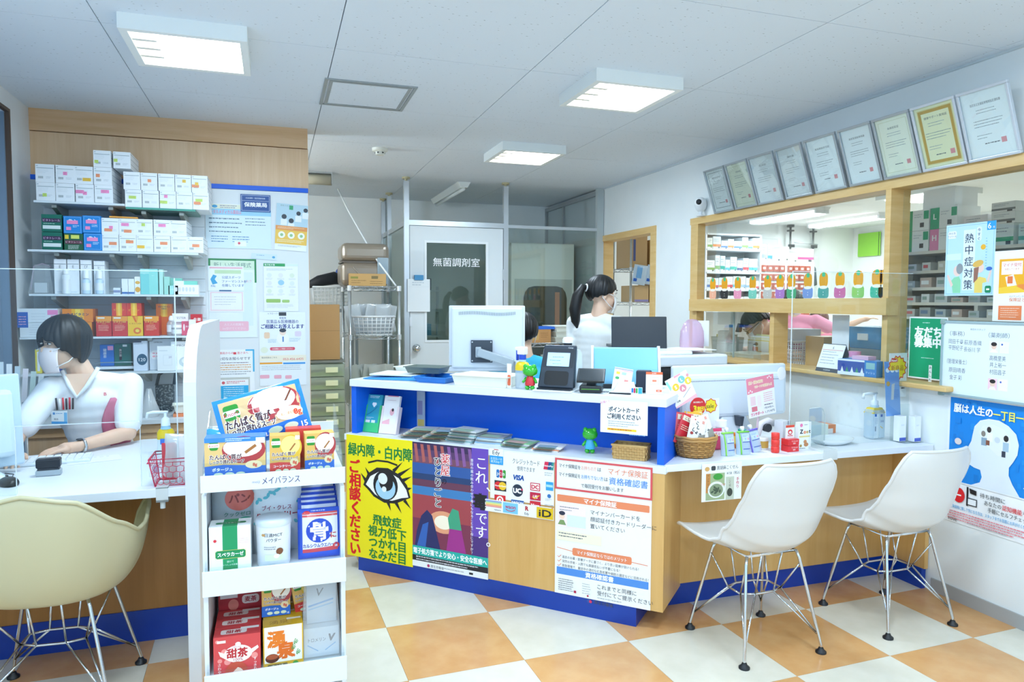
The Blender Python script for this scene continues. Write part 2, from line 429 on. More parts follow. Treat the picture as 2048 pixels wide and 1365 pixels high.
# clean room in the back
cr = struct(MB(M_alu).box(1.09, 1.135, 6.31, 6.35, 0, 2.46).obj('wall_partition'), 'aluminium framed clean room partition')
def bar(n, *a, m=M_alu): return MB(m).box(*a).obj(n, cr)
bar('post', 2.01, 2.055, 6.31, 6.35, 0, 2.46); bar('post', 2.95, 3.02, 6.31, 6.35, 0, ZC, m=mat('#b9c2c2', .4))
bar('post', 1.09, 1.13, 7.28, 7.32, 0, 2.46); bar('post', 1.09, 1.13, 7.7, 7.74, 0, 2.46)
bar('rail', 1.135, 2.01, 6.31, 6.35, 2.075, 2.12); bar('rail', 2.055, 2.95, 6.315, 6.345, 2.082, 2.11); bar('rail', 1.1, 1.125, 6.35, 7.7, 2.075, 2.12)
bar('rail', 2.965, 3.0, 6.36, BY, 2.43, 2.47, m=M_grey); bar('post', 2.965, 3.0, 7.2, 7.23, 0, 2.44, m=M_grey); bar('rail', 2.965, 3.0, 7.71, BY, 0, 2.44, m=M_grey)
for x, y in ((1.112, 6.33), (2.032, 6.33), (1.11, 7.3), (1.11, 7.72)):
    MB(mat('#b7b08c', .4)).cyl(x, y, 2.478, ZC, .035).cyl(x, y, 2.455, 2.48, .012).obj('jack_foot', cr)
bar('pane', 2.06, 2.945, 6.327, 6.332, .1, 2.08, m=clear('cold glass', '#f8fbf8', .04))
bar('pane', 1.108, 1.113, 6.36, 7.28, .1, 2.08, m=clear('cold glass left', '#f2f7f4', .05))
bar('pane', 1.108, 1.113, 7.32, 7.7, .1, 2.08, m=_M.setdefault('cg', clear('cold glass left2', '#f2f7f4', .05)))
bar('panel', 2.985, 2.995, 6.36, 7.7, .1, 2.43, m=mat('#aeb9bb', .25))
MB(mat('#dfe4e4', .4)).box(2.4, 2.95, 6.36, 6.37, .0, .9).obj('panel', cr)
# door of the clean room
d2 = struct(MB(mat('#dfe5e6', .4)).box(1.14, 1.275, 6.315, 6.345, .02, 2.07).box(1.855, 2.005, 6.315, 6.345, .02, 2.07).box(1.275, 1.855, 6.315, 6.345, 1.94, 2.07)
    .box(1.275, 1.855, 6.315, 6.345, .02, 1.04).obj('door_2'), 'pale grey clean room door with tall window')
MB(mat('#eef2f2', .35)).box(1.27, 1.29, 6.308, 6.35, 1.035, 1.945).box(1.84, 1.86, 6.308, 6.35, 1.035, 1.945).box(1.29, 1.84, 6.308, 6.35, 1.925, 1.945).box(1.29, 1.84, 6.308, 6.35, 1.035, 1.055).obj('window_frame', d2)
MB(clear('door glass', '#cfd8d4', .04)).box(1.29, 1.84, 6.327, 6.333, 1.055, 1.925).obj('pane', d2)
b = MB(); sh = Sheet(b, .44, TR(1.352, 6.325, 1.80)); sh.text(0, 10, '無菌調剤室', 19, mat('#ffffff', .6), .02, fit=98); b.obj('lettering', d2)
b = MB(M_chrome); b.lathe([(.036, 0), (.036, .006), (.012, .012), (.012, .03), (.026, .036), (.03, .055), (.02, .066), (.001, .068)], 24, T=TR(1.195, 6.315, .985, rx=PI/2)); b.obj('door_knob', d2)
MB(M_alu).box(2.0, 2.012, 6.303, 6.316, 1.6, 1.7).obj('hinge', d2)
MB(M_white).box(1.135, 1.155, 6.3, 6.316, 1.18, 1.26).obj('sensor', d2)

# doorway and pass window frames in the right wall
d3 = struct(MB(M_oak).box(RX-.012, RX+.112, 5.31, 5.39, 0, 1.985).box(RX-.012, RX+.112, 6.33, 6.41, 0, 1.985).obj('door_3'), 'light oak doorway to the dispensary')
MB(M_oakh).box(RX-.014, RX+.114, 5.31, 6.41, 1.985, 2.04).obj('lintel', d3)
wi = struct(MB(M_oakh).box(RX-.02, RX+.13, 1.6, 4.77, 1.985, 2.034).obj('window_1'), 'light oak framed pass window to the dispensary')
MB(M_oak).box(RX-.018, RX+.045, 4.665, 4.76, 1.01, 1.985).obj('jamb', wi)
MB(M_oak).box(RX-.018, RX+.11, 2.9, 2.935, 1.01, 1.985).obj('mullion', wi)
MB(M_oakh).box(RX-.05, RX+.03, 2.88, 4.72, 1.337, 1.425).obj('rail', wi)
MB(M_oak).box(RX-.018, RX+.09, 3.785, 3.825, 1.01, 1.337).obj('mullion', wi)
MB(M_oakh).box(2.95, RX+.14, 2.5, 4.77, .985, 1.01).obj('sill', wi, bevel=.006)
MB(M_oakh).box(RX-.01, RX+.14, 1.6, 2.5, .975, 1.0).obj('sill', wi)
for y0, y1, z0, z1 in ((2.94, 4.66, 1.43, 1.98), (1.65, 2.895, 1.02, 1.98)):
    MB(M_glass).box(RX+.058, RX+.063, y0, y1, z0, z1).obj('pane', wi)
MB(M_glass).box(RX+.05, RX+.055, 4.3, 4.66, 1.012, 1.336).obj('pane', wi)
MB(M_glass).box(RX+.065, RX+.07, 4.02, 4.36, 1.012, 1.336).obj('pane', wi)
MB(mat('#9fb4b4', .2)).box(RX+.047, RX+.058, 4.295, 4.303, 1.012, 1.336).obj('pane_edge', wi)
# dispensary shell
DX, DY = 8.05, 8.42
struct(MB(mat('#d9d5c6', .5)).box(RX+.1, DX, 1.0, DY, -.05, 0).obj('floor_dispensary'), 'dispensary floor')
struct(MB(mat('#eceeec', .7)).box(RX+.1, DX, 1.0, DY, ZC, ZC+.05).obj('ceiling_dispensary'), 'dispensary ceiling')
struct(MB(M_wallD).box(RX+.1, DX+.1, DY, DY+.1, 0, ZC).obj('wall_dispensary_back'), 'cream back wall of the dispensary')
struct(MB(M_wallD).box(DX, DX+.1, 1.0, DY, 0, ZC).obj('wall_dispensary_right'), 'cream side wall of the dispensary')
struct(MB(M_wallD).box(RX+.1, DX+.1, .9, 1.0, 0, ZC).obj('wall_dispensary_front'), 'cream front wall of the dispensary')

# ---------------------------------------------------------------- ceiling fittings
def louvre_lamp(x, y, label, sx=.465, sy=.465, k=1):
    t = thing('ceiling_lamp', label, 'ceiling lamp', (x, y, ZC), group='square louvre ceiling lamps')
    f = MB(mat('#eef2ef', .4)); H = .06
    f.box(-sx/2, sx/2, -sy/2, -sy/2+.03, -H, 0).box(-sx/2, sx/2, sy/2-.03, sy/2, -H, 0).box(-sx/2, -sx/2+.03, -sy/2+.03, sy/2-.03, -H, 0).box(sx/2-.03, sx/2, -sy/2+.03, sy/2-.03, -H, 0)
    f.obj('housing', t)
    MB(mat('#eceae0', .4)).box(-sx/2+.03, sx/2-.03, -sy/2+.03, sy/2-.03, -.02, -.002).obj('reflector', t)
    for k in range(3):
        yy = -sy/2+.03+(sy-.06)*(k+1)/4
        MB(mat('#f4f3ea', .3)).box(-sx/2+.03, -sx/2+.12, yy-.012, yy+.012, -.055, -.02).obj('louvre_fin', t)
    MB(mat('#fffdf2', .5, emit=9)).box(-sx/2+.11, sx/2-.032, -sy/2+.032, sy/2-.032, -.05, -.03).obj('light_panel', t)
    l = bpy.data.lights.new('lamp_light', 'AREA'); l.energy = LAMP_W*k; l.shape = 'RECTANGLE'; l.size = sx-.12; l.size_y = sy-.08; l.color = (.62, .81, 1); l.spread = PI
    lo = bpy.data.objects.new('lamp_light', l); C.objects.link(lo); lo.parent = t; lo.location = (.03, 0, -.062)
    return t
louvre_lamp(-.322, 3.34, 'square louvre ceiling lamp above the wood wall, leftmost of the lamps', k=.65)
louvre_lamp(1.675, 3.34, 'square louvre ceiling lamp over the blue counter, largest on the right', k=.85)
louvre_lamp(1.72, 4.93, 'small far square louvre ceiling lamp in front of the clean room', k=2.2)
t = thing('fill_globe', 'unseen fill globe added behind the wood wall to brighten the back', 'ceiling lamp', (-1.05, 5.25, ZC))  # added fill light, out of view, lifts the back wall and clean room
MB(M_white).cyl(0, 0, -.12, 0, .02).obj('stem', t); MB(mat('#ffffff', .5, emit=6)).ball((0, 0, -.22), .1).obj('globe', t)
l = bpy.data.lights.new('fill_light', 'POINT'); l.energy = 65; l.shadow_soft_size = .1; l.color = (.66, .84, 1)
lo = bpy.data.objects.new('fill_light', l); C.objects.link(lo); lo.parent = t; lo.location = (0, 0, -.35)
for y in (1.74, .14, -1.46):
    for x in (-.32, 1.675):
        louvre_lamp(x, y, f'square ceiling lamp over the waiting side, {"left" if x < 0 else "right"} of the {"nearest" if y > 1 else "middle" if y > 0 else "rearmost"} pair', k=.12)
t = thing('ceiling_hatch', 'square ceiling access hatch with grey metal rim', 'hatch', (.48, 3.92, ZC))
b = MB(mat('#a3aaab', .4, .3))
for s in (.23, .205):
    w_ = .016
    b.box(-s, s, -s-.012, -s+w_-.012, -.006, 0).box(-s, s, s-w_+.012, s+.012, -.006, 0).box(-s, -s+w_, -s+.004, s-.004, -.006, 0).box(s-w_, s, -s+.004, s-.004, -.006, 0)
b.obj('rim', t); MB(M_ceil).box(-.19, .19, -.2, .2, -.004, 0).obj('hatch_panel', t)
t = thing('smoke_detector', 'small round smoke detector on the ceiling', 'smoke detector', (.73, 5.22, ZC))
MB(mat('#e6e6da', .4)).lathe([(.055, 0), (.055, -.018), (.045, -.024), (.03, -.026)][::-1], 28).obj('base', t)
MB(mat('#dfe0d6', .4)).lathe([(.028, -.048), (.034, -.04), (.034, -.024)], 24).obj('sensor_head', t)
for a in range(6): MB(M_dark).box(.033, .036, -.006, .006, -.038, -.03, T=TR(rz=a*PI/3)).obj('slot', t)
# clean room tube fitting (unlit)
t = thing('tube_lamp', 'unlit white tube lamp on the clean room ceiling', 'ceiling lamp', (1.66, 7.0, ZC), rz=.0)
b = MB(mat('#dfe5e3', .4)); b.prism([(-.06, 0), (.06, 0), (.03, -.05), (-.03, -.05)], -.6, .6); b.obj('housing', t)
MB(mat('#eef2f0', .3)).tube([(0, -.58, -.062), (0, .58, -.062)], .014, 10).obj('tube', t)
# air grille near the wood wall
t = thing('roller_blind', 'rolled up cream blind under the ceiling beside the wood wall', 'blind', (.28, 6.35, ZC))
MB(mat('#c9c4ae', .5)).tube([(-.25, 0, -.06), (.19, 0, -.06)], .045, 16).obj('roll', t)
MB(M_grey).box(-.25, .2, -.05, .05, -.014, 0).obj('rail', t); MB(M_grey).box(.192, .2, -.045, .045, -.1, 0).obj('end_bracket', t)
# dispensary fittings
def twin_tube(x, y, label, n=2):
    t = thing('twin_tube_lamp', label, 'ceiling lamp', (x, y, ZC), group='twin tube lamps in the dispensary')
    MB(mat('#eef0f0', .4)).prism([(-.11, 0), (.11, 0), (.08, -.035), (-.08, -.035)], -.62, .62).obj('housing', t)
    for s in (-1, 1): MB(mat('#ffffff', .5, emit=7)).tube([(s*.06, -.59, -.055), (s*.06, .59, -.055)], .016, 10).obj('tube', t)
    for s in (-1, 1): MB(M_white).box(-.09, .09, s*.6-.015, s*.6+.015, -.07, -.03).obj('socket', t)
    l = bpy.data.lights.new('tube_light', 'AREA'); l.energy = TUBE_W; l.shape = 'RECTANGLE'; l.size = .2; l.size_y = 1.2; l.color = (.84, .95, 1)
    lo = bpy.data.objects.new('tube_light', l); C.objects.link(lo); lo.parent = t; lo.location = (0, 0, -.08)
twin_tube(5.94, 7.3, 'twin tube lamp in the dispensary, left one seen through the window')
twin_tube(7.0, 7.45, 'twin tube lamp in the dispensary, long one in the middle of the window')
twin_tube(4.9, 4.1, 'twin tube lamp in the dispensary at the right picture edge')
t = thing('square_lamp', 'square lamp with glowing cover on the dispensary ceiling beside the oak mullion', 'ceiling lamp', (6.1, 5.45, ZC))
MB(mat('#e9eeee', .4)).box(-.28, .28, -.36, .36, -.05, 0).obj('housing', t)
MB(mat('#ffffff', .5, emit=6)).box(-.22, .24, -.3, .3, -.06, -.05).obj('light_panel', t)
l = bpy.data.lights.new('square_lamp_light', 'AREA'); l.energy = 22; l.size = .5
lo = bpy.data.objects.new('square_lamp_light', l); C.objects.link(lo); lo.parent = t; lo.location = (0, 0, -.07)
# ================================================================ counters
RZ = -.7739
fc = thing('service_counter', 'blue and maple service counter with white top and open ledge, standing diagonally in the middle', 'counter', (.397, 3.726, 0), RZ)
MB(M_blued).box(0, 1.485, 0, .5, 0, .085).obj('plinth', fc)
MB(M_ply).box(-.08, 1.6, 0, .5, .085, .678).obj('front_panel', fc)
MB(M_white).box(-.085, 1.605, -.002, .52, .678, .71).obj('ledge', fc, bevel=.002)
MB(M_blue).box(-.06, -.03, .03, .5, .71, .957).obj('side_panel', fc); MB(M_blue).box(1.56, 1.59, .025, .3, .71, .957).obj('side_panel', fc)
MB(M_blue).box(-.03, 1.56, .27, .29, .71, .957).obj('back_panel', fc)
MB(M_white).plate([(-.065, .02), (1.598, .02), (1.598, .3), (1.48, .52), (-.065, .52)], .957, .993).obj('top_board', fc, bevel=.002)
def fcp(x, y, z=.993):   # a point on the diagonal counter
    return (.397+x*math.cos(RZ)-y*math.sin(RZ), 3.726+x*math.sin(RZ)+y*math.cos(RZ), z)
rc = thing('consultation_counter', 'low white topped maple counter between the blue counter and the right wall', 'counter', (0, 0, 0))
MB(M_white).plate([(1.545, 2.612), (3.02, 2.612), (3.02, 3.26), (2.2, 3.26)], .685, .715).obj('worktop', rc, bevel=.002)
MB(M_ply).box(1.74, 3.0, 2.83, 2.85, .1, .685).obj('front_panel', rc)
MB(M_blued).box(1.7, 3.0, 2.84, 2.86, 0, .1).obj('plinth', rc)
MB(M_ply).box(2.995, 3.018, 2.62, 2.85, .1, .685).obj('end_panel', rc); MB(M_blued).box(2.99, 3.016, 2.63, 2.86, 0, .1).obj('plinth', rc)
lc = thing('reception_desk', 'white topped reception desk with brown wood front and blue plinth at the left', 'desk', (0, 0, 0))
MB(M_white).plate([(LX+.01, 2.815), (-.312, 2.815), (-.312, 3.86), (-.62, 3.86), (-.8, 3.66), (LX+.01, 3.52)], .688, .72).obj('desktop', lc, bevel=.002)
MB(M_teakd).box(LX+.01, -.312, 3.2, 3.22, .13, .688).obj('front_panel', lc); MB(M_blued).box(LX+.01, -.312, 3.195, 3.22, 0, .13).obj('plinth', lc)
bc = thing('back_cabinet', 'low wood cabinet with white top under the slat wall behind the desk', 'cabinet', (0, 0, 0))
MB(M_white).box(LX+.02, -.41, 4.38, 4.74, .712, .735).obj('top_board', bc); MB(M_teakh).box(LX+.03, -.42, 4.4, 4.74, .66, .712).obj('rail', bc)
MB(M_teak).box(LX+.03, -.87, 4.41, 4.74, 0, .66).obj('door', bc); MB(M_teak).box(-.868, -.42, 4.41, 4.74, 0, .66).obj('door', bc)
# divider panel with rounded front
p = [(2.75, 0), (2.75, 1.06)]
for k in range(9):
    a = math.radians(180-k*11.25); p.append((2.75+.3+.3*math.cos(a), 1.06+.245*math.sin(a)))
p += [(3.95, 1.305), (3.95, 0)]
dv = MB(M_ww).prism(p, -.021, .021, T=TR(-.29, 0, 0, rz=PI/2)).obj('divider_panel', bevel=.004)
tag(dv, 'white upright divider panel with rounded top at the end of the reception desk', 'divider')

# ================================================================ display stand with three trays
ds = thing('display_stand', 'narrow white display stand with three product trays in front of the divider', 'display stand', (-.006, 2.09, 0))
Wd = .372
for s in (-1, 1): MB(M_white2).box(s*Wd/2-.006, s*Wd/2+.006, .02, .34, 0, .86).obj('side_panel', ds)
MB(mat('#d5dadc', .5)).box(-Wd/2, Wd/2, .33, .345, 0, 1.0).obj('back_panel', ds)
for z, nm in ((.875, 'メイバランス'), (.585, None), (.292, None)):
    sh_ = MB(M_white2).box(-Wd/2-.004, Wd/2+.004, .0, .33, z+(.026 if z > .8 else .045), z+(.034 if z > .8 else .055)).obj('tray', ds)
    b = MB(M_white2).box(-Wd/2-.006, Wd/2+.006, -.008, .0, z, z+.046 if z > .8 else z+.07)
    if nm:
        q = Sheet(b, Wd, TR(-Wd/2, -.008, z+.046)); q.text(34, 6.5, 'meiji', 3, '#8d90b8', .01).text(41, 6.3, nm, 6.2, '#34346e', .012, fit=27)
    b.obj('price_lip', sh_, bevel=.001)
    for s in (-1, 1):
        g = MB(M_acry); g.prism([(0, z+.05), (.3, z+.05), (.3, z+.19), (.24, z+.19), (.004, z+.085)], -.0015, .0015, T=TR(s*(Wd/2-.002), 0, 0, rz=PI/2)); g.obj('clear_guard', sh_)
    MB(M_acry).box(-Wd/2, Wd/2, -.004, -.001, z+.046, z+.08).obj('clear_guard', sh_)

# ================================================================ shell chairs
def lerp_tab(tab, v):
    for (a, x), (b, y) in zip(tab, tab[1:]):
        if v <= b:
            t = (v-a)/(b-a); t = t*t*(3-2*t)*.35+t*.65
            return [p+(q-p)*t for p, q in zip(x, y)] if hasattr(x, '__len__') else x+(y-x)*t
    return tab[-1][1]
PROF = [(0, (.262, .412)), (.05, (.25, .428)), (.14, (.2, .433)), (.3, (.08, .418)), (.45, (-.05, .406)), (.55, (-.13, .418)), (.64, (-.19, .462)), (.74, (-.226, .55)), (.84, (-.245, .64)), (.93, (-.262, .722)), (1, (-.272, .795))]
WID = [(0, .185), (.06, .215), (.3, .232), (.5, .236), (.62, .228), (.75, .218), (.9, .205), (1, .196)]
LIFT = [(0, (0, .012)), (.15, (0, .02)), (.35, (.0, .035)), (.5, (.03, .06)), (.62, (.085, .07)), (.75, (.085, .02)), (.9, (.055, .0)), (1, (.035, .0))]
def side_shell(u, v):
    s = 2*u-1; y, z = lerp_tab(PROF, v); w_ = lerp_tab(WID, v); ly, lz = lerp_tab(LIFT, v)
    k = 1.0
    if v > .9: k = 1-.22*((v-.9)/.1)**3
    if v < .1: k = 1-.2*((.1-v)/.1)**2.5
    e = abs(s)**2.4
    return (s*w_*k, y+ly*e, z+lz*e)
def arm_shell(u, v):
    a = 2*PI*u; cx, sy = math.sin(a), math.cos(a)          # a=0 front
    b = abs((a+PI) % (2*PI)-PI)/PI                          # 0 front .. 1 back
    zr = lerp_tab([(0, .43), (.18, .44), (.225, .5), (.26, .62), (.3, .655), (.38, .628), (.48, .602), (.58, .605), (.7, .665), (.84, .76), (1, .79)], b)
    fl = lerp_tab([(0, 0), (.2, 0), (.28, .04), (.4, .02), (.55, .02), (.7, .02), (1, .015)], b)
    RXm = .262+fl; RYm = (.27 if sy > 0 else .275)+fl*.3
    ex = 2.6
    rr_ = (abs(cx/RXm)**ex+abs(sy/RYm)**ex)**(-1/ex)
    t = v; r = rr_*(1-(1-t)**1.5)**.9 if t < 1 else rr_
    h = max(0, (t-.42)/.58)
    z = .402+(zr-.402)*h**2.1+.01*(1-t)*0
    return (cx*r, sy*r, z)
M_shellw = mat('#dbdad6', .32, name='white shell plastic'); M_shelly = mat('#c4bc96', .35, name='cream shell plastic')
def eiffel(t, fx, fy, topx=.12, topy=.1, zt=.4):
    for sx in (-1, 1):
        for sy in (-1, 1):
            MB(M_chrome).tube([(sx*topx, sy*topy, zt), (sx*(topx+.01), sy*(topy+.008), zt-.03), (sx*fx, sy*fy, .03), (sx*fx, sy*fy, .012)], .0062, 8).obj('leg', t)
            g = MB(M_black).lathe([(.021, 0), (.021, .007), (.012, .014), (.009, .022)], 16, T=TR(sx*fx, sy*fy, 0)); g.obj('glide', t)
    b = MB(M_chrome)
    zl = .225; lp = [(.1, .04), (.1, -.04), (.045, -.062), (-.045, -.062), (-.1, -.04), (-.1, .04), (-.045, .062), (.045, .062)]
    b.tube([(x, y, zl) for x, y in lp], .0042, 6, closed=True)
    for sx in (-1, 1):
        for sy in (-1, 1):
            f = (sx*(fx-.012), sy*(fy-.012), .075)
            b.tube([f, (sx*.1, sy*.04, zl)], .0038, 6).tube([f, (sx*.045, sy*.062, zl)], .0038, 6)
            b.tube([(sx*.1, sy*.04, zl), (sx*(topx+.015), sy*(topy+.01), zt-.05)], .0038, 6).tube([(sx*.045, sy*.062, zl), (sx*.05, sy*topy, zt)], .0038, 6)
    b.obj('strut_frame', t)
    MB(M_chrome).tube([(-topx, -topy, zt), (topx, -topy, zt), (topx, topy, zt), (-topx, topy, zt)], .005, 6, closed=True).obj('seat_mount', t)
def side_chair(x, y, rz, label):
    t = thing('shell_chair', label, 'chair', (x, y, 0), rz, group='white shell chairs at the low counter')
    MB(M_shellw).grid(side_shell, 26, 44).obj('shell', t, solid=.008, sub=1)
    rim = [side_shell(0, k/40) for k in range(41)]+[side_shell(k/20, 1) for k in range(1, 21)]+[side_shell(1, 1-k/40) for k in range(1, 41)]+[side_shell(1-k/20, 0) for k in range(1, 20)]
    MB(M_shellw).tube(rim, .0068, 8, closed=True).obj('rim', t)
    eiffel(t, .185, .18); return t
side_chair(1.865, 2.432, .03, 'white plastic shell chair on wire legs, nearer the blue counter')
side_chair(2.59, 2.455, .03, 'white plastic shell chair on wire legs beside the blue brain poster')
ac = thing('shell_armchair', 'cream plastic shell armchair on wire legs pulled up to the reception desk', 'chair', (-.735, 2.815, 0), -.06)
MB(M_shelly).grid(arm_shell, 72, 22).obj('shell', ac, solid=.008, sub=1)
MB(M_shelly).tube([arm_shell(k/96, 1) for k in range(96)], .0075, 8, closed=True).obj('rim', ac)
eiffel(ac, .215, .2, .13, .12, .4)
# ================================================================ posters on the diagonal counter
K = '#1d1d22'
def on_fc(name, label, x0, x1, z0, z1, draw, col='#f3f5f4', off=.0025, cat='poster'):
    p = fcp((x0+x1)/2, -off, z0)
    return sheet_obj(name, label, cat, x1-x0, z1-z0, p, RZ, col, .001, draw)
def d_eye(s, H):
    g = '#14803a'
    s.text(3, 18, '緑内障・白内障', 17, g, .03, fit=96); s.vtext(13, 31, 'ご相談ください', 18.5, '#e0131c', .045, 17.6)
    c = [(26, 62), (33, 47), (47, 38), (64, 37), (80, 43), (92, 55), (97, 70), (88, 74), (75, 80), (58, 81), (42, 75), (33, 67)]
    s.poly(c, K); s.L().poly([(30, 61), (37, 50), (50, 43), (66, 42), (80, 48), (91, 61), (94, 70), (84, 72), (70, 77), (56, 77), (44, 72), (36, 65)], '#fbfdfb')
    s.L().ell(60, 59, 18.5, 19, K); s.L().ell(60, 62, 15, 14.5, '#a9d6ef'); s.L().ell(61, 55, 10.5, 11, K); s.L().ell(56, 51, 7, 7, '#eef6f8').ell(58, 64, 3.5, 3.5, '#eef6f8')
    for a, b in (((80, 44), (99, 32)), ((86, 50), (102, 42)), ((72, 40), (86, 27)), ((92, 60), (104, 56)), ((88, 74), (98, 84)), ((76, 79), (84, 91)), ((64, 80), (68, 90)), ((30, 56), (22, 47)), ((36, 49), (29, 39))):
        dx, dy = b[0]-a[0], b[1]-a[1]; l = math.hypot(dx, dy); nx, ny = -dy/l*2.4, dx/l*2.4
        if b[0] < 99: s.poly([(a[0]+nx, a[1]+ny), b, (a[0]-nx, a[1]-ny)], K)
        else: s.poly([(a[0]+nx, a[1]+ny), (99, a[1]+dy*(99-a[0])/dx), (a[0]-nx, a[1]-ny)], K)
    s.stroke([(34, 33), (48, 29), (64, 29), (78, 32)], 2.2, K)
    for y, t in ((104, '飛蚊症'), (118.5, '視力低下'), (133, 'つかれ目'), (147.5, 'なみだ目')): s.text(62, y, t, 14.5, g, .03, 'c')
on_fc('eye_poster', 'bright yellow poster with a large drawn eye and green writing', -.07, .34, .07, .708, d_eye, '#f6e60a')
def d_drama(s, H):
    s.rect(0, 0, 83, 122, '#4a3d7c')
    for i, c in enumerate(('#3a2a52', '#5a3d66', '#7a4d62')): s.rect(0, i*8, 83, 8, c)
    for k in range(9): s.L() if k == 0 else 0; s.poly([(2+k*9, 2), (6+k*9, 2), (9+k*9, 22), (5+k*9, 23)], '#b4615c' if k < 5 else '#8a5a9a')
    s.rect(0, 24, 83, 12, '#2f5aa0').rect(0, 36, 83, 7, '#24406f').rect(0, 43, 83, 8, '#6a3b54').rect(0, 51, 83, 10, '#3f7fbb').rect(0, 61, 83, 28, '#a5454d').rect(0, 89, 83, 33, '#7d3350')
    s.L().ell(42, 90, 20, 13, '#e8a27c'); s.L().ell(42, 90, 12, 8, '#fff3dc')
    s.poly([(20, 78), (27, 84), (33, 104), (38, 122), (3, 122), (6, 104), (12, 86)], '#232b63').poly([(54, 72), (62, 74), (66, 96), (50, 96), (48, 84)], '#3fa37f'); s.L().poly([(50, 96), (66, 96), (72, 122), (76, 126), (46, 122)], '#a1308a').poly([(14, 96), (22, 92), (18, 122), (6, 122)], '#2f63b5')
    s.rect(79, 0, 21, 122, '#6a4ab4').rect(79, 100, 21, 22, '#4a2f7c')
    s.L().vtext(44.5, 10, '薬屋', 13, '#ffffff', .07).vtext(35, 14, 'ひとりごと', 12, '#ffffff', .06); s.L().vtext(44.5, 10, '薬屋', 13, '#d8262e', .02).vtext(43, 38, 'の', 8, K, .02).vtext(35, 14, 'ひとりごと', 12, K, .02)
    s.vtext(91.5, 8, 'これ、', 16, '#ffffff', .02).vtext(90, 50, '毒', 19, K, .06).vtext(91.5, 70, 'です。', 16, '#ffffff', .02)
    s.vtext(79.5, 12, '普段の薬の飲み合わせ下毒にもなることをご存じですか？', 3.9, '#ffffff', .01, 4.2)
    s.rect(0, 122, 100, 11, '#1fb0a4').rect(0, 133, 100, 6.5, '#221f26').rect(0, 139.5, 100, H-139.5, '#eef0f0')
    s.L().text(50, 127.5, '電子処方箋でより安心・安全な医療へ', 7.4, '#ffffff', .03, 'c', fit=97).bars(5, 134, 90, 2, 3, 1.5, '#c9c9cf').ell(22, 143.5, 1.8, 1.8, '#b5306a').text(25, 143.5, '厚生労働省', 3.6, '#55565c').bars(40, 142.6, 30, 1, 2, 1.2, '#a5a8ab').rect(76, 142, 5, 2.4, K)
on_fc('drama_poster', 'purple night scene poster with a teal caption band beside the yellow poster', .34, .766, .082, .706, d_drama, '#eef0f0')
def logo(s, x, y, w, h, c, t=None, tc='#ffffff', sz=None):
    s.rect(x, y, w, h, c)
    if t: s.L().text(x+w/2, y+h/2, t, sz or h*.5, tc, .03, 'c'); s.n -= 1
def d_cards(s, H):
    s.text(57, 12, 'クレジットカード', 8.5, '#4a4d50', .01, 'c', fit=42).text(57, 22, '使用できます', 7.2, '#4a4d50', .01, 'c', fit=28)
    for i, c in enumerate(('#1d6fb8', '#c62a4c', '#3f9c3c')): s.rr(10+i*5.2, 27, 4.7, 12, 1.8, c)
    s.L().text(17, 33, 'JCB', 5.2, '#ffffff', .02, 'c', fit=13); s.n -= 1
    s.text(45, 35, 'VISA', 10, '#1a4fa0', .05, 'c', fit=17, sh=.15)
    s.rect(7, 43, 19, 15, '#2b3136'); s.L().ell(13, 50.5, 6, 6, '#d8262e').ell(20, 50.5, 6, 6, '#efc52f').text(16.5, 50.5, 'MasterCard', 2.8, '#ffffff', .03, 'c', fit=17); s.n -= 1
    logo(s, 7, 64, 18, 22, '#d6262c'); s.L().ell(16, 71, 5.5, 5.5, '#ffffff').text(16, 79, '楽天', 3.4, '#ffffff', .02, 'c').text(16, 83, 'CARD', 3, '#ffffff', .02, 'c'); s.L().ell(16, 71, 3.3, 3.3, '#d6262c'); s.L().ell(16, 71, 1.6, 1.6, '#ffffff'); s.n -= 3
    s.ell(44, 54, 8.5, 9, '#1f3145'); s.L().text(43.5, 54, 'UC', 9.5, '#ffffff', .06, 'c').ell(51, 52, 1.6, 1.6, '#c32a55'); s.n -= 1
    s.rect(34, 68, 20, 7, '#1d5aa6').rect(34, 75, 20, 7, '#2aa06a'); s.L().text(44, 71.4, 'SAISON', 4.6, '#ffffff', .03, 'c', fit=18).text(44, 78.5, 'CARD', 4.6, '#ffffff', .03, 'c', fit=14); s.n -= 1
    logo(s, 64, 40, 15, 11, '#cf2440'); s.L().rect(65.3, 41.2, 12.4, 8.6, '#ffffff'); s.L().text(71.5, 45.5, 'DC', 8, '#cf2440', .05, 'c'); s.n -= 2
    logo(s, 63.5, 53.5, 16.5, 11, '#c22145', 'UFJ', '#ffffff', 5); s.L().stroke([(67, 60), (71, 62.5), (78, 57)], 1.2, '#efc52f'); s.n -= 1
    logo(s, 63.5, 66, 16.5, 11, '#cf2636', 'Nicos', '#ffffff', 5.6)
    s.poly([(86, 8), (92, 8), (90, 19), (84, 19)], '#d8294f').poly([(92, 8), (97, 8), (95, 19), (90, 19)], '#1f4e82').poly([(97, 8), (101-1, 8), (99, 19), (95, 19)], '#2a8f88'); s.L().text(92, 13.5, 'UnionPay', 3.2, '#ffffff', .03, 'c', fit=13); s.n -= 1
    s.bars(86, 23, 12, 2, 3, 1.5, '#b9bfc2'); logo(s, 88, 36, 11, 12, '#2f9fd8'); s.L().rect(88.5, 40, 10, 3.4, '#a8dbf0'); s.n -= 1
    s.ell(93, 56, 2.8, 2.8, '#2f6fb5').bars(87, 60, 12, 2, 2, 1, '#c5cacc').text(93, 69, 'DISCOVER', 3, '#6b6f72', .01, 'c', fit=13).poly([(91, 76), (99, 71.5), (99, 77)], '#e8893c')
on_fc('credit_card_notice', 'white notice with rows of credit card logos on the blue counter', .776, 1.1, .478, .704, d_cards)
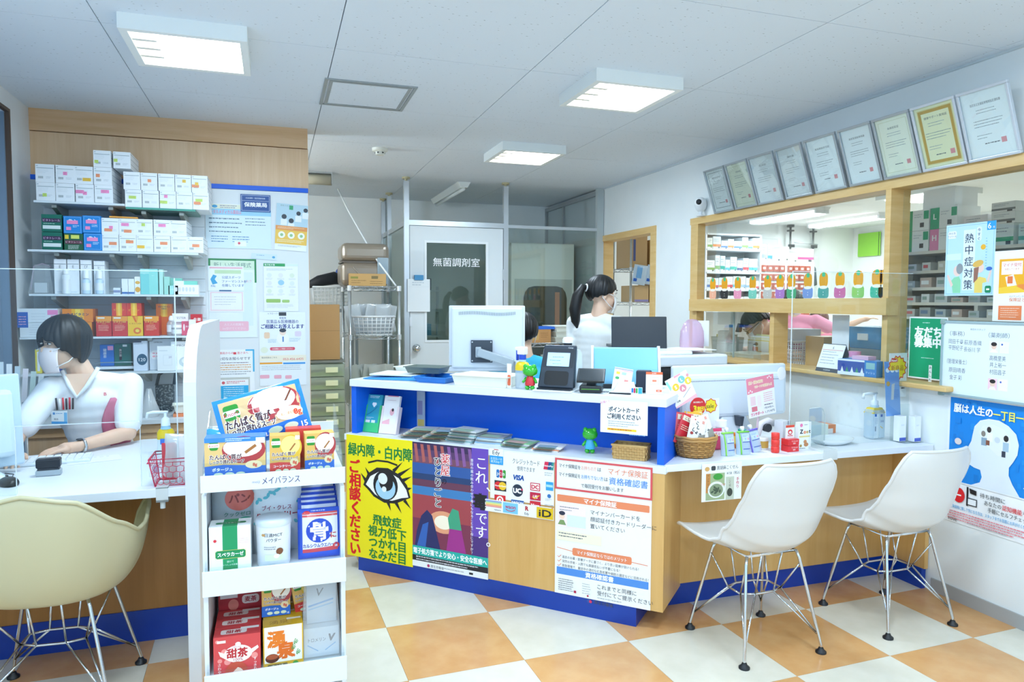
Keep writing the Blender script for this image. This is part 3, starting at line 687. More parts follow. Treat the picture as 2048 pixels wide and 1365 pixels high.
def d_edy(s, H):
    s.poly([(32, 4), (60, 4), (70, 9), (30, 9)], '#c42133').text(48, 25, 'Edy', 38, '#33373c', .01, 'c').rect(0, 48, 100, H-48, '#1b9be0'); s.L().text(50, 66, 'お支払いは', 20, '#dff2fb', .01, 'c', fit=84).text(50, 86, '楽天Edyで', 20, '#dff2fb', .01, 'c', fit=84)
on_fc('payment_sticker', 'small white and blue electronic money sticker at the corner of the card notice', .774, .845, .64, .714, d_edy, off=.005, cat='sticker')
def d_strip(s, H):
    for i, c in enumerate(('#8f9fd8', '#a8d8b0', '#f0e07a', '#f2b07a', '#ec9a9a')): s.rect(1, 1+i*1.8, 24, 1.8, c)
    s.text(19, 12.6, 'nanaco', 3.6, '#55585c', .02, 'c').rect(27, 1, 22, 14, '#7cc7ea'); s.L().text(38, 6, 'waon', 7, '#b5476a', .03, 'c').stroke([(31, 10), (35, 12), (40, 12), (45, 10)], 1, '#c23340'); s.n -= 1
    s.text(62, 5, 'R', 8, '#bb2233', .05, 'c').text(62, 12, 'Edy', 4.6, '#44484c', .01, 'c').rect(76, 1, 23.5, 14.5, '#e2bd17'); s.L().text(88, 8, 'iD', 13, '#22242a', .03, 'c', fit=17)
on_fc('payment_strip', 'narrow strip of four electronic money logos under the card notice', .75, 1.1, .413, .47, d_strip, off=.0045, cat='sticker')
def d_myna(s, H):
    o, bl = '#ea8a5f', '#4f8fdc'
    s.rr(2, 38, 96, 7, 1, o).rr(19, 91, 62, 8, 2, o).rr(2, 113, 96, 7.5, .6, bl).stroke([(2, 93), (19, 95)], .7, o).stroke([(81, 96), (97, 97)], .7, o)
    s.rect(3, 48, 30, 23, '#f7e6ea').rect(13, 58, 20, 12, '#dbe8f4').ell(7.5, 60, 3, 3.4, '#f3d5c0').poly([(3, 69), (12, 69), (9.5, 64), (5.5, 64)], '#7d9a62').ell(7.5, 57, 3.4, 2.2, '#2c3246').bars(5, 50, 22, 2, 3, .9, '#8a8d90').rect(2, 75, 48, 10, '#f4f1d4').bars(4, 77, 32, 2, 3, 1.2, '#77777a')
    s.L().text(48, 41.5, 'マイナ保険証', 5.8, '#ffffff', .03, 'c').text(50, 95, 'マイナ保険証ならではのメリット', 4.3, '#ffffff', .02, 'c', fit=52).text(48, 116.8, '資格確認書', 6, '#ffffff', .03, 'c')
    for y, t in ((52, 'マイナンバーカードを'), (59, '顔認証付きカードリーダーに'), (66, '置いてください')): s.text(38, y, t, 5.2, '#4a4c4f', .006)
    for y, t, f in ((102, '過去のお薬・診療データに基づく、より良い医療が受けられる！', 80), (106.5, '突然の手術・入院でも高額支払いが不要になる！', 61), (111, '救急現場で、搬送中の適切な応急処置や病院の選定などに活用される！', 90)):
        s.text(8, y, t, 3.3, '#66686a', .004, fit=f).stroke([(3, y-.3), (4.4, y+1), (7, y-1.8)], .6, o)
    s.text(46, 126.5, 'これまでと同様に', 5.2, '#4a4c4f', .006).text(46, 133, '受付にてご提示ください', 5.2, '#4a4c4f', .006).bars(46, 137.5, 45, 1, 2, 1, '#b0b3b5')
    s.bars(4, 125, 17, 6, 2.2, .8, '#77797c').rect(21, 135, 2.6, 2.6, '#b5244a').bars(30, 126, 9, 5, 2.4, .6, '#a5a8aa').ell(36, 138, 1, 1, '#b5244a').ell(37, 143, 2, 2, '#2f4f9c').ell(39, 143.2, 1.6, 1.6, '#d0305f').text(43, 143, '厚生労働省', 4, '#4a4c4f', .008)
    r = '#d9555a'
    s.frame(-.5, .5, 101, 32, 2, r); s.L().text(4, 8, 'マイナ保険証を', 4.6, '#4a4c4f', .006, fit=23).text(28, 8, 'お持ちの方', 4.6, '#eda58c', .006, fit=16).text(45, 8, 'は', 4.6, '#4a4c4f', .006).text(96, 8.5, 'マイナ保険証', 7.4, o, .006, 'r', fit=40)
    s.text(4, 17, 'マイナ保険証を', 4.6, '#4a4c4f', .006, fit=23).text(28, 17, 'お持ちでない方', 4.6, '#4a86c8', .006, fit=23).text(52, 17, 'は', 4.6, '#4a4c4f', .006).text(96, 18, '資格確認書', 8, bl, .012, 'r', fit=39).text(50, 26, 'で毎回受付をお願いします', 4.6, '#4a4c4f', .006, 'c', fit=44)
on_fc('insurance_notice', 'tall white notice with orange and blue heading bars at the right end of the counter', 1.107, 1.547, .085, .704, d_myna)
def d_point(s, H):
    s.text(9, 5, 'お得！！', 6, '#e04a8c', .02, 'c', rot=-.2).text(50, 19, 'ポイントカード', 12, '#2b3340', .03, 'c', fit=64).text(50, 33, 'ご利用ください', 12, '#2b3340', .03, 'c', fit=70).bars(17, 43, 66, 3, 4.6, 1.8, '#a9b3b8').rect(15, 58, 62, 4.5, '#f3d11c').bars(62, 68, 34, 1, 3, 2.2, '#6f9fd8'); s.L().bars(17, 59.2, 52, 1, 3, 2, '#c4473c')
on_fc('point_card_notice', 'laminated white point card notice hanging on the blue counter front', 1.31, 1.52, .832, .975, d_point, '#f2f4f6', off=-.014, cat='notice')
def d_sesame(s, H):
    s.ell(13, 12, 6, 5, '#d9a864').rr(23, 6, 11, 10, 3, '#3b3f42').text(37, 11, '黒胡麻こくせん', 9.5, '#33373b', .012, fit=54).text(62, 24, '¥158（税込）', 7.5, '#33373b', .01, fit=34).rect(10, 22, 47, 58, '#a6b487').rect(10, 22, 11, 42, '#c98a45')
    s.L().ell(36, 58, 21, 18, '#eef1ee').ell(40, 30, 12, 7, '#3f9a3a').rect(60, 32, 21, 50, '#c9cdb8').vtext(90, 34, '手作り', 8.5, '#d0303c', .02).vtext(15.5, 24, 'アンチエイジ', 6, '#7a4a18', .01)
    s.L().ell(36, 59, 17, 14, '#8d9b78'); s.L()
    for k in range(10): s.ell(36+12*math.cos(k*2.4)*(k/10), 59+10*math.sin(k*2.4)*(k/10), 4, 2.2, '#4a5a45', 12, k)
    s.text(47, 48, 'づけ', 6, '#d8403a', .01).vtext(70, 36, 'こくせん', 6, '#4a4a3a', .01).ell(70, 66, 7, 9, '#3c4236')
sheet_obj('sesame_snack_notice', 'white price notice with a photo of a bowl, hanging under the low counter edge', 'notice', .2, .165, (1.82, 2.606, .545), 0, '#f4f5f2', .001, d_sesame)
# ================================================================ things on the right wall
M_fr = mat('#b7bec2', .3, .5)
CB = [4.43, 4.182, 3.938, 3.672, 3.42, 3.16, 2.928, 2.695, 2.452]; CW = [.232, .236, .243, .226, .238, .222, .224, .234, .236]
CN = ['with a black ruled border, leftmost of the row', 'on pale yellow paper, second from the left', 'with mirror-like glare, third from the left', 'with a red seal and glare, fourth from the left', 'with a red seal, middle one of the row of nine', 'with pink seal, just left of the window mullion', 'on cream paper with thin ruled border, above the mullion', 'with golden ornamental border', 'rightmost and largest of the row']
for k, (y0, w_, nn) in enumerate(zip(CB, CW, CN)):
    t = thing('certificate_frame', 'silver framed certificate '+nn, 'certificate', (3.0, y0-w_/2, 2.035), group='framed certificates above the pass window', rot=(.326, 0, -PI/2))
    h = .312; f = .013
    b = MB(M_fr if k not in (7, 8) else mat('#d5dbe2', .3, .4))
    b.box(-w_/2, w_/2, -.016, 0, 0, f).box(-w_/2, w_/2, -.016, 0, h-f, h).box(-w_/2, -w_/2+f, -.016, 0, f, h-f).box(w_/2-f, w_/2, -.016, 0, f, h-f); b.obj('frame', t, bevel=.002)
    paper = {1: '#fbfbe6', 6: '#f9f9e8', 7: '#f6f3cc'}.get(k, '#f8fcff')
    b = MB(mat(paper, .5)).box(-w_/2+f, w_/2-f, -.006, -.002, f, h-f)
    s = Sheet(b, w_-2*f, TR(-w_/2+f, -.006, h-f)); H = 100*(h-2*f)/(w_-2*f)
    if k == 0: s.frame(10, 8, 80, H-18, 1.2, '#55606a')
    if k in (1, 6): s.frame(8, 8, 84, H-16, .8, '#cfcfa5')
    if k == 7: s.frame(8, 8, 84, H-16, 7, '#cfa552'); s.L().frame(6, 6, 88, H-12, 1.6, '#e8dc9a')
    s.text(50, 26, ['保険薬局指定通知書', '認定証', '許可証', '通知書', '薬局開設許可証', '高度管理医療機器', '会員認定証', '健康サポート薬局証', '指定自立支援医療機関指定通知書'][k], 6, '#5b6066', .006, 'c', fit=[46, 26, 30, 30, 52, 54, 34, 58, 66][k])
    s.bars(28, 38, 44, 2, 6, 1.5, '#a3abb0').bars(18, 60, 64, 3, 6, 1.5, '#8f989e').bars(20, 90, 34, 2, 6, 1.5, '#a3abb0').bars(34, H-28, 34, 1, 5, 2.4, '#6b7278').rect(70, H-34, 11, 11, '#e79aa0'); b.obj('document', t)
    MB(M_glass).box(-w_/2+f, w_/2-f, -.012, -.0105, f, h-f).obj('glass', t)
t = thing('security_camera', 'small white dome eyed camera on the window frame left of the certificates', 'camera', (2.985, 4.6, 2.034), -.9)
MB(M_white).lathe([(.03, 0), (.03, .008), (.012, .014), (.012, .04)], 20).obj('base', t)
MB(mat('#dfe4e6', .35)).ball((0, 0, .085), (.045, .04, .055)).obj('body', t)
MB(M_black).lathe([(.02, 0), (.02, .012), (.012, .016)], 20, T=TR(0, -.036, .1, rx=PI/2)).obj('lens', t); MB(mat('#f4f6f6', .3)).lathe([(.034, -.01), (.034, .008), (.021, .01)], 24, T=TR(0, -.032, .1, rx=PI/2)).obj('lens_ring', t)
def on_rw(name, label, cat, y0, y1, z0, z1, draw, col='#f3f5f6', x=3.0235, t_=.0012, rough=.45):
    return sheet_obj(name, label, cat, y0-y1, z1-z0, (x-t_, (y0+y1)/2, z0), -PI/2, col, t_, draw, rough=rough)
def d_brain(s, H):
    b1 = '#0f86dd'
    s.rect(3, 9, 97-3, 89, b1); s.L()
    for k in range(70):
        s.rect(RN.uniform(3, 90), RN.uniform(10, 90), RN.uniform(3, 7), RN.uniform(4, 8), RN.choice(['#1b8fe0', '#0c7bd0', '#1583d8']))
    hd = [(24, 62), (29, 52), (30, 46), (32, 36), (38, 29), (47, 26), (58, 26), (68, 30), (76, 37), (79, 47), (78, 57), (74, 65), (70, 71), (70, 79), (74, 87), (82, 98), (30, 98), (40, 93), (42, 87), (40, 80), (33, 79), (28, 77), (27, 72), (28, 70), (26, 67), (28, 65), (27, 63)]
    s.L().poly(hd, '#e3ebf6'); s.L().poly([(37, 41), (41, 34), (52, 31), (63, 34), (70, 41), (71, 52), (66, 60), (58, 62), (50, 56), (43, 53)], '#e9eef2')
    s.L().ell(42, 42, 2.4, 3, '#8a8278').rect(40, 46, 6, 8, '#8fa6b8').ell(48, 37, 2.4, 3, '#3b3230').rect(46, 40, 6, 9, '#f8f8f8').rect(45, 48, 4, 5, '#8a5540').ell(66, 43, 2.6, 3.2, '#2b2728').rect(63, 47, 6, 9, '#a9c4d6').rect(62, 56, 4, 6, '#3a4150').ell(57, 46, 3, 3, '#cfd8df').ell(14, 55, 4, 3.5, '#e6d8d4').ell(92, 52, 4, 4, '#e6d8d4').star(92, 88, 5, 7, 6, '#e8eef2')
    s.text(8, 19.5, '脳は人生の', 10, '#ffffff', .035, fit=43).text(52, 20.5, '一丁目一番地', 10.5, '#f4ea63', .03, fit=46)
    s.text(40, 4.5, '認知機能セルフチェッカー', 4, '#4a7ac0', .01, fit=42).ell(36, 4.5, 2.2, 2.2, '#4a7ac0').rect(3, 98, 94, 1, '#eef3f7')
    s.rect(26, 101, 2, 20, K).poly([(29, 102), (37, 103), (37, 108), (30, 107)], K).rect(27, 112, 11, 8, '#3b4046').ell(17, 112, 7, 8, '#e0222c'); s.L().rect(28, 113, 9, 6, '#eef3f6').stroke([(13, 112), (20, 112)], 1.4, '#ffffff')
    s.text(41, 106, '待ち時間に', 5.5, '#44484c', .008).text(46, 112.5, 'あなたの', 5.5, '#44484c', .008, fit=18).text(65, 112.5, '認知機能', 6, '#e0222c', .02, fit=20).text(86, 112.5, 'を', 5.5, '#44484c', .008).text(50, 119, '手軽にセルフチェック', 5.5, '#44484c', .008, fit=44).text(8, 125.5, 'ご来局時に関して気になる方は、スタッフまでお気軽にお声がけください', 4.2, '#2f9fd8', .01, fit=86)
    s.bars(5, 130, 90, 4, 2.6, 1.3, '#e58a94').text(6, H-3.5, 'FOVE', 4.4, '#3a3f44', .01).bars(28, H-4, 60, 1, 3, 1, '#b5bcc0')
on_rw('brain_poster', 'large blue poster with a white head silhouette on the wall under the whiteboard', 'poster', 2.545, 2.105, .37, .998, d_brain)
wb = thing('whiteboard', 'hanging whiteboard with handwritten staff lists and portrait photos', 'whiteboard', (3.0, 2.3, .975), -PI/2)
Wb = .53; MB(mat('#e2eef1', .25)).box(-Wb/2, Wb/2, -.002, .008, 0, .337).obj('board', wb)
b = MB(mat('#a9c0c4', .35, .3)); b.box(-Wb/2-.006, Wb/2+.006, -.007, .01, -.006, .004).box(-Wb/2-.006, Wb/2+.006, -.007, .01, .333, .343).box(-Wb/2-.006, -Wb/2+.004, -.007, .01, .004, .333).box(Wb/2-.004, Wb/2+.006, -.007, .01, .004, .333); b.obj('frame', wb)
for sx in (-1, 1):
    for z in (0, .337): MB(mat('#8fa5a0', .4)).cb(sx*(Wb/2), 0, z-.012, .024, .02, .024).obj('corner_cap', wb, bevel=.004)
b = MB(); s = Sheet(b, Wb, TR(-Wb/2, -.002, .337)); ink = '#3a4660'
for x, y, t_, f in ((7, 10, '（事務）', 14), (6, 17, '岡田千尋', 14), (21, 17.3, '萩原香織', 16), (6, 22.5, '平野紀子', 14), (21, 23.2, '長谷川 学', 15), (5, 34.5, '（管理栄養士）', 19), (7, 42, '原田晴香', 16), (8, 48.5, '金子 彩', 12), (43, 10, '（薬剤師）', 18), (44.5, 29, '高橋里美', 14), (45, 34.5, '井上裕一', 14), (45, 40.5, '村田昌子', 14)): s.text(x, y, t_, 4.6, ink, -.006, fit=f)
s.text(33, 5.8, '本日のスタッフ', 2, '#6a7684', 0, 'c')
for y, c in ((15, '#e9ecec'), (46, '#f2c9d4')):
    q_ = MB(); s2 = s; s = Sheet(q_, Wb, TR(-Wb/2, -.002, .337)); s.rect(44, y, 8, 9.5, c); s.L().ell(48, y+4, 2.3, 2.8, '#e8c8b4').poly([(44.6, y+9.3), (51.4, y+9.3), (49.5, y+6.8), (46.5, y+6.8)], '#f8f8f8'); s.L().ell(48, y+2.4, 2.6, 1.7, '#2b2725'); s.n -= 2
    s.rect(53, y, 8, 9.5, '#eef2f4' if y < 30 else '#f5e4ea').ell(55, y+2.4, .8, .8, '#3f63b8'); q_.obj('portrait_card', wb); s = s2
b.obj('handwriting', wb)['kind'] = 'stuff'
def d_line(s, H):
    s.rect(3, 3, 94, H-6, '#0d9d6b'); s.L().text(50, 34, '友だち', 26, '#ffffff', .05, 'c', fit=68).text(50, 57, '募集中', 25, '#ffffff', .05, 'c', fit=68).bars(36, 12, 28, 1, 3, 2, '#bfe6d8').rect(56, 108, 8, 40, '#eef4f2').bars(35, 92, 34, 1, 3, 1.5, '#bfe6d8'); s.L().vtext(60, 109, 'あんしん', 7, K, .02, 9)
on_rw('green_friends_poster', 'green poster asking for friends, taped to the glass beside the oak mullion', 'poster', 2.83, 2.61, 1.02, 1.33, d_line, x=3.08)
def d_heat(s, H):
    sk = '#bfe2f3'
    s.rect(0, 0, 100, H, sk).frame(3, 3, 94, H-6, .7, '#7ab6dd').rect(37, 12, 24, H-22, '#e3f2f8').rect(86-3, 0, 17, 16, '#22a0e6').rr(63, 8, 10, 26, 4, '#e3f2f8').rr(4, 12, 18, 14, 3, '#f3f8fa')
    s.ell(77, 46, 5, 5, '#eeb42e').rect(3, 55, 30, 12, '#d7ecf5')
    s.poly([(14, 106), (20, 100), (30, 98), (34, 106), (34, H-5), (18, H-5)], '#8fd6ab').poly([(62, 104), (72, 100), (84, 103), (86, 110), (78, 112), (78, H-5), (62, H-5)], '#ecd06a').poly([(4, 96), (8, 94), (18, 114), (14, 119)], '#f0d2c6').poly([(86, 108), (92, 88), (95, 90), (90, 112)], '#f0d2c6')
    s.L().ell(26, 88, 8, 10, '#f0d2c6').ell(72, 84, 8, 9, '#f0d2c6').poly([(60, 84), (70, 82), (68, 104), (60, 112)], '#9a6a58').ell(90, 86, 6, 3.5, '#3f6fc0')
    s.L().ell(31, 84, 7, 10, '#8f979c').ell(68, 76, 11, 6, '#e2b65a', rot=-.3).rr(83, 117, 12, 13, 3, '#12885a')
    s.vtext(49, 17, '熱中症対策', 19, '#22304e', .012, 21.6).vtext(68, 10, '今すぐ', 6.5, '#2c4470', .01, 8).text(88, 8, '6', 15, '#ffffff', .02, 'c').text(96, 11.5, '月', 4.5, '#ffffff', .01, 'c').text(13, 16, 'みんな', 5, '#5b7a92', 0, 'c').text(13, 22, 'でとりくむ', 4, '#5b7a92', 0, 'c').stroke([(86, 123.5), (92, 123.5)], 3, '#ffffff').bars(82, 30, 3, 12, 5, 2, '#8cc4e6')
on_rw('heat_notice', 'pale blue notice about heat stroke taped to the pass window glass', 'poster', 2.635, 2.385, 1.435, 1.772, d_heat, '#dff0f8', x=3.08)
def d_kiosk(s, H):
    s.rect(9, 14, 88, 54, '#f0ae1d').poly([(9, 62), (97, 50), (97, 68), (9, 72)], '#f3c83a'); s.L().rect(13, 18, 36, 22, '#f8f2ea').poly([(20, 44), (34, 40), (40, 58), (24, 60)], '#f0f0ec').poly([(60, 42), (74, 36), (90, 38), (97, 46), (97, 68), (56, 68), (40, 60), (42, 57), (58, 56)], '#ea8a3c').ell(72, 26, 9, 10, '#f7e8dc').rect(10, 92, 40, 24, '#ea8450').rect(53, 92, 44, 24, '#f6e8da')
    s.L().ell(72, 20, 10, 8, '#26282e').poly([(68, 38), (78, 38), (78, 66), (66, 66)], '#f4f4f4').text(31, 24, 'マイナ受付', 6.5, '#e06a6a', .02, 'c').text(31, 31, '対応しています', 3.6, '#e08a5a', .01, 'c').rect(24, 43, 9, 12, '#e8793c').text(28, 82, '保険証として使えます', 7, '#e8843c', .012).text(28, 76.5, 'マイナンバーカードが', 3.6, '#77787a').bars(14, 96, 32, 5, 3.6, 1.2, '#f6d6c0').text(10, 124, 'iSuisei', 4, '#44464a').rect(26, 122, 18, 4, '#33363c').rect(57, 96, 36, 14, '#f0ae1d')
on_rw('orange_reception_poster', 'white board with an orange illustrated reception poster at the right picture edge', 'poster', 2.362, 2.1, 1.32, 1.63, d_kiosk, '#f2f5f7', x=3.06, t_=.012)
# paper cutouts along the glass above the rail
CC = ['#f3b79a', '#2b2f33', '#f2a0c0', '#7fd3c0', '#c9c9c4', '#b07fc8', '#4fae7c', '#7f9fdc', '#4fa8a0', '#d070a8', '#8fd070', '#46c0a0', '#e8a060']
CP = [(1417, 40), (1446, 46), (1472, 40), (1501, 44), (1530, 42), (1554, 44), (1575, 46), (1604, 44), (1632, 50), (1662, 52), (1695, 52), (1727, 54), (1765, 54)]
CY = [4.565, 4.42, 4.265, 4.10, 3.945, 3.822, 3.715, 3.57, 3.44, 3.31, 3.175, 3.045, 2.94-.0+.05]
CN2 = ['peach', 'black', 'pink', 'mint', 'grey', 'violet', 'dark green', 'blue', 'teal', 'magenta', 'lime green', 'sea green', 'orange']
for k, (yy, c, nm) in enumerate(zip(CY, CC, CN2)):
    w_ = .11; b = MB(mat('#f6f6f0', .6)); q = Sheet(b, w_, TR(-w_/2, 0, .16)); H = 145
    b.box(-.034, .034, 0, .0015, 0, .15)
    q.rr(18, 6, 64, 82, 28, '#f0a81f'); q.rr(10, 84, 80, 60, 16, c)
    q.L().ell(50, 18, 13, 13, '#46c08c').ell(50, 86, 30, 9, '#fbf7ea').ell(50, 112, 2.5, 2.5, '#ffffff').ell(50, 126, 2.5, 2.5, '#ffffff')
    o = b.obj('paper_cutout', None, (RX+.052, yy, 1.426), -PI/2)
    tag(o, f'small yellow paper cutout with {nm} lower half standing on the window rail', 'paper cutout', 'paper cutouts along the pass window')
# ================================================================ notices on the white board of the wood wall
def on_bw(name, label, x0, x1, z0, z1, draw, col='#f2f6f8', y=4.785, cat='notice', rot=0):
    return sheet_obj(name, label, cat, x1-x0, z1-z0, ((x0+x1)/2, y-.0012, z0), 0, col, .001, draw, rot=(0, rot, 0))
def d_n1(s, H):
    s.rect(0, 8, 100, 10, '#9fd4ee').rect(0, 18, 100, H-18, '#ddeff6').text(4, 13, 'トータルメディカル薬局は', 7, '#e87a9a', .02, fit=50).rr(8, 1, 46, 7, 2, '#eef0d8').ell(14, 4.5, 4, 2.4, '#49a8d8').bars(22, 2.5, 26, 2, 3, 1.3, '#88a').bars(5, 23, 50, 4, 7, 2, '#6d8799').bars(60, 22, 34, 3, 5, 1.6, '#7d97a9').bars(8, 52, 26, 3, 4, 1.6, '#6d9ac0').bars(40, 52, 30, 3, 4, 1.6, '#6d9ac0').rect(43, 60, 18, 8, '#f6f8fa').ell(50, 63, 2, 2, '#e0586a')
on_bw('blue_pharmacy_notice', 'pale blue printed notice with rows of text at the top of the white board', -.395, -.014, 1.725, 1.998, d_n1)
def d_sg(s, H): s.frame(3, 3, 94, H-6, 1.2, '#c8d8ee').text(50, 13, '社会保険・国民健康保険', 6, '#dce8f6', .01, 'c').rect(5, 22, 90, 1, '#c8d8ee').text(50, 36, '保険薬局', 17, '#ffffff', .03, 'c', fit=76)
on_bw('insurance_pharmacy_plate', 'small dark blue plate with white lettering at the top of the white board', -.192, -.017, 1.955, 2.062, d_sg, '#1f4f96', 4.78, 'sign')
def d_p2(s, H):
    s.rect(0, 0, 100, 75, '#bcd8e4').text(12, 6, '患者さまとの', 6, '#8aa', .01).rect(40, 4, 12, 14, '#35a66e')
    for x, y, r in ((25, 42, 8), (48, 54, 8), (70, 28, 7), (92, 16, 7)): s.ell(x, y, r, r, '#3a3f48').rect(x-10, y+8, 20, 20, '#eef3f6')
    s.rect(0, 72, 100, 60, '#f3c657').rect(0, 72, 100, 14, '#ec9a4f').bars(6, 76, 86, 2, 4, 1.6, '#fbe6c8').bars(6, 118, 88, 2, 5, 1.8, '#fdf3d8')
    for x in (20, 50, 82): s.ell(x, 102, 11, 11, '#fbf8ee').ell(x, 102, 5, 5, '#9cc48a')
    s.bars(10, 136, 80, 2, 3, 1.3, '#b5b9bb')
on_bw('yellow_talk_leaflet', 'tilted leaflet with group photo and yellow lower half on the white board', .004, .196, 1.72, 2.012, d_p2, y=4.783, rot=.06)
def d_n3(s, H):
    s.rect(0, 0, 100, 4, '#2f8a52').rect(0, 0, 4, H*.35, '#2f8a52').rect(96, 0, 4, H*.3, '#2f8a52').rect(4, 4, 92, 20, '#d8ecd4').text(50, 14, '新しい生活様式', 12, '#5a7f78', 0, 'c', fit=78).rect(70, 30, 22, 120, '#dfeef4').text(80, 50, 'マスク', 7, '#eab0b8', .01, 'c').rr(20, 140, 62, 22, 3, '#f3bccb').text(51, 147, '人と人の距離を', 6, '#fbe6ec', .01, 'c').text(51, 156, '2m空けてください', 6, '#fbe6ec', .01, 'c')
on_bw('living_style_poster', 'white poster with green top border about new living style', -.384, -.106, 1.17, 1.661, d_n3, '#eaf4f6')
def d_n3b(s, H): s.rect(4, 3, 92, 5, '#f0bcc8').rect(18, 12, 74, 11, '#c9e3b8').poly([(6, 40), (14, 26), (24, 30), (18, 40), (26, 52), (12, 56)], '#49a8d8').text(14, 60, 'PAL', 8, '#2f7ab8', .02, 'c').text(38, 34, '公認スポーツ', 9, '#2c63a4', .02).text(38, 46, 'ファーマシストが', 9, '#2c63a4', .02).text(38, 58, '在籍しています', 9, '#2c63a4', .02).rect(30, 72, 34, 4, '#3f6a96')
on_bw('sports_pharmacist_notice', 'white notice with a blue swoosh logo pinned over the green bordered poster', -.386, -.18, 1.46, 1.615, d_n3b, '#f2f8fa', 4.782)
def d_n3c(s, H): s.frame(3, 2, 94, H-6, 3, '#f2d4da').bars(14, 16, 72, 4, 8, 2, '#c6ccd0')
on_bw('pink_bordered_notice', 'small notice with faint pink border below the blue swoosh notice', -.382, -.182, 1.33, 1.458, d_n3c, '#f3f6f8', 4.783)
def d_n4(s, H):
    s.rect(0, 0, 62, 9, '#2f9e5a').rect(62, 1, 38, 7, '#dfeee4').text(3, 4.5, '電子処方箋', 6, '#ffffff', .02).bars(8, 16, 80, 2, 4, 1.4, '#b9c3c8')
    for j in range(3):
        for i in range(3): s.ell(16+i*33, 36+j*24, 7, 7, ('#e3ecee', '#e8eaec', '#e0ecd8')[(i+j) % 3]).bars(6+i*33, 45+j*24, 22, 2, 3, 1, '#b9c3c8')
    s.ell(50, 58, 9, 8, '#9fcfe6').rr(6, 108, 42, 11, 3, '#9cc46a').rr(52, 110, 22, 9, 3, '#a9cf7a').bars(8, 125, 80, 3, 4, 1.2, '#c3cbcf')
on_bw('green_prescription_notice', 'white printed sheet with a green heading about prescriptions, right part of the board', -.063, .145, 1.335, 1.637, d_n4)
def d_n5(s, H):
    s.text(30, 4, 'A クローバー', 4, '#667', .01, 'c').rect(42, 1, 16, 8, '#3c4148').text(50, 14, '家庭用', 5, '#2f3f8c', .02, 'c').text(50, 22, '医薬品＆医療機器の', 9, '#2f3f8c', .02, 'c', fit=68).text(50, 33, 'ご相談にお答えします', 11, '#2f3f8c', .03, 'c', fit=92)
    s.ell(50, 60, 13, 14, '#f6f8fa').ell(50, 46, 7, 7.5, '#f3dccb').ell(50, 42, 7.4, 4.5, '#3c4654').rect(49, 56, 3, 12, '#5a8ac8').rr(10, 46, 12, 14, 3, '#f0d0b0').rr(76, 44, 14, 12, 3, '#e4d8e8').bars(18, 62, 20, 3, 3, 1.2, '#a9c6d8').bars(64, 60, 26, 3, 3, 1.2, '#a9c6d8')
    s.rr(22, 80, 54, 7, 3, '#e0566a').text(49, 83.5, 'お気軽にご相談ください', 4, '#ffffff', .01, 'c').ell(10, 86, 8, 7, '#e8efd8').rect(0, 98, 100, 14, '#f4eed8').text(4, 103, '電話相談はこちら', 4.2, '#5b6066', .01).text(50, 107, '053-456-6425', 7, '#d85a5a', .02, fit=44).rect(0, 114, 48, 4, '#efa83c').rect(50, 115, 48, 4, '#4f9fe0').bars(4, 122, 92, 3, 4, 1.4, '#b0bcc4').rr(0, 142, 20, 8, 2, '#efb0c0').rr(30, 143, 16, 8, 2, '#efb0c0').rr(54, 144, 14, 8, 2, '#efb0c0')
on_bw('consultation_poster', 'white poster with a drawn pharmacist and blue heading, lower right of the board', -.094, .188, .86, 1.331, d_n5, '#eef5f9')
def d_n6(s, H):
    s.rect(0, 0, 10, 3, '#49b4e0').rect(78, 0, 22, 4, '#49b4e0').rect(96, 0, 4, 60, '#49b4e0').rect(2, 6, 4, 7, '#d8404a').text(14, 9, '薬局からの', 7, '#d8404a', .02).rect(48, 7, 7, 6, '#d8404a').text(58, 9, '皆さまへ', 7, '#d8404a', .02).text(50, 24, '大切なお知らせです', 9, '#3c3f44', .02, 'c').bars(4, 34, 88, 1, 5, 2.2, '#8a7a8a').bars(4, 40, 88, 3, 6, 2.4, '#e0a04f').bars(4, 58, 88, 2, 6, 2.2, '#9aa0a4').rect(8, 74, 80, 60, '#c9ccc4').rect(14, 80, 70, 50, '#f4f6f6').ell(22, 88, 4, 4, '#d8606a').bars(30, 84, 48, 2, 4, 2, '#d8707a').rect(14, 96, 70, 34, '#29b0e6').bars(22, 100, 56, 5, 5.5, 2, '#d8f0fa')
on_bw('important_news_notice', 'white notice with red and orange text lines above a small clipboard sheet', -.362, -.126, .72, 1.095, d_n6)
sheet_obj('pale_strip_notice', 'thin pale blue strip notice in the middle of the board', 'notice', .15, .036, (-.06, 4.784, 1.66), 0, '#d5e6ee', .001, lambda s, H: s.bars(20, 6, 40, 1, 4, 3, '#8fb4cf').ell(88, 12, 6, 5, '#5aa8d0'), rot=(0, .05, 0))

# ================================================================ products on the slat wall shelves
M_steel = mat('#b9b8ae', .35, .5)
M_shg = clear('glass shelf', '#dcefe9', .06, dens=.25, hazy='#bfe0da'); M_shw = mat('#dfe8ec', .35)
def wall_shelf(label, x0, x1, z, glass, dep=.3, brk=None):
    t = thing('wall_shelf', label, 'shelf', (0, 4.762, z), group='shelves of the slat wall')
    MB(M_shg if glass else M_shw).box(x0, x1, -dep, -.0, -.012, -.001).obj('board', t)
    if glass: MB(mat('#4f9f8c', .2)).box(x0, x1, -dep-.002, -dep, -.012, -.001).obj('glass_edge', t)
    for x in brk or (x0+.08, x1-.08):
        MB(M_steel).prism([(0, -.014), (0, -.085), (-.03, -.085), (-dep+.06, -.03), (-dep+.06, -.014)], -.012, .012, T=TR(x, 0, 0, rz=PI/2)).obj('bracket', t)
    return t
SB = 4.762-.3   # front edge of the shelves
wall_shelf('grey shelf under the top row of white cartons, left half of the slat wall', -1.215, -.78, 1.934, 0)
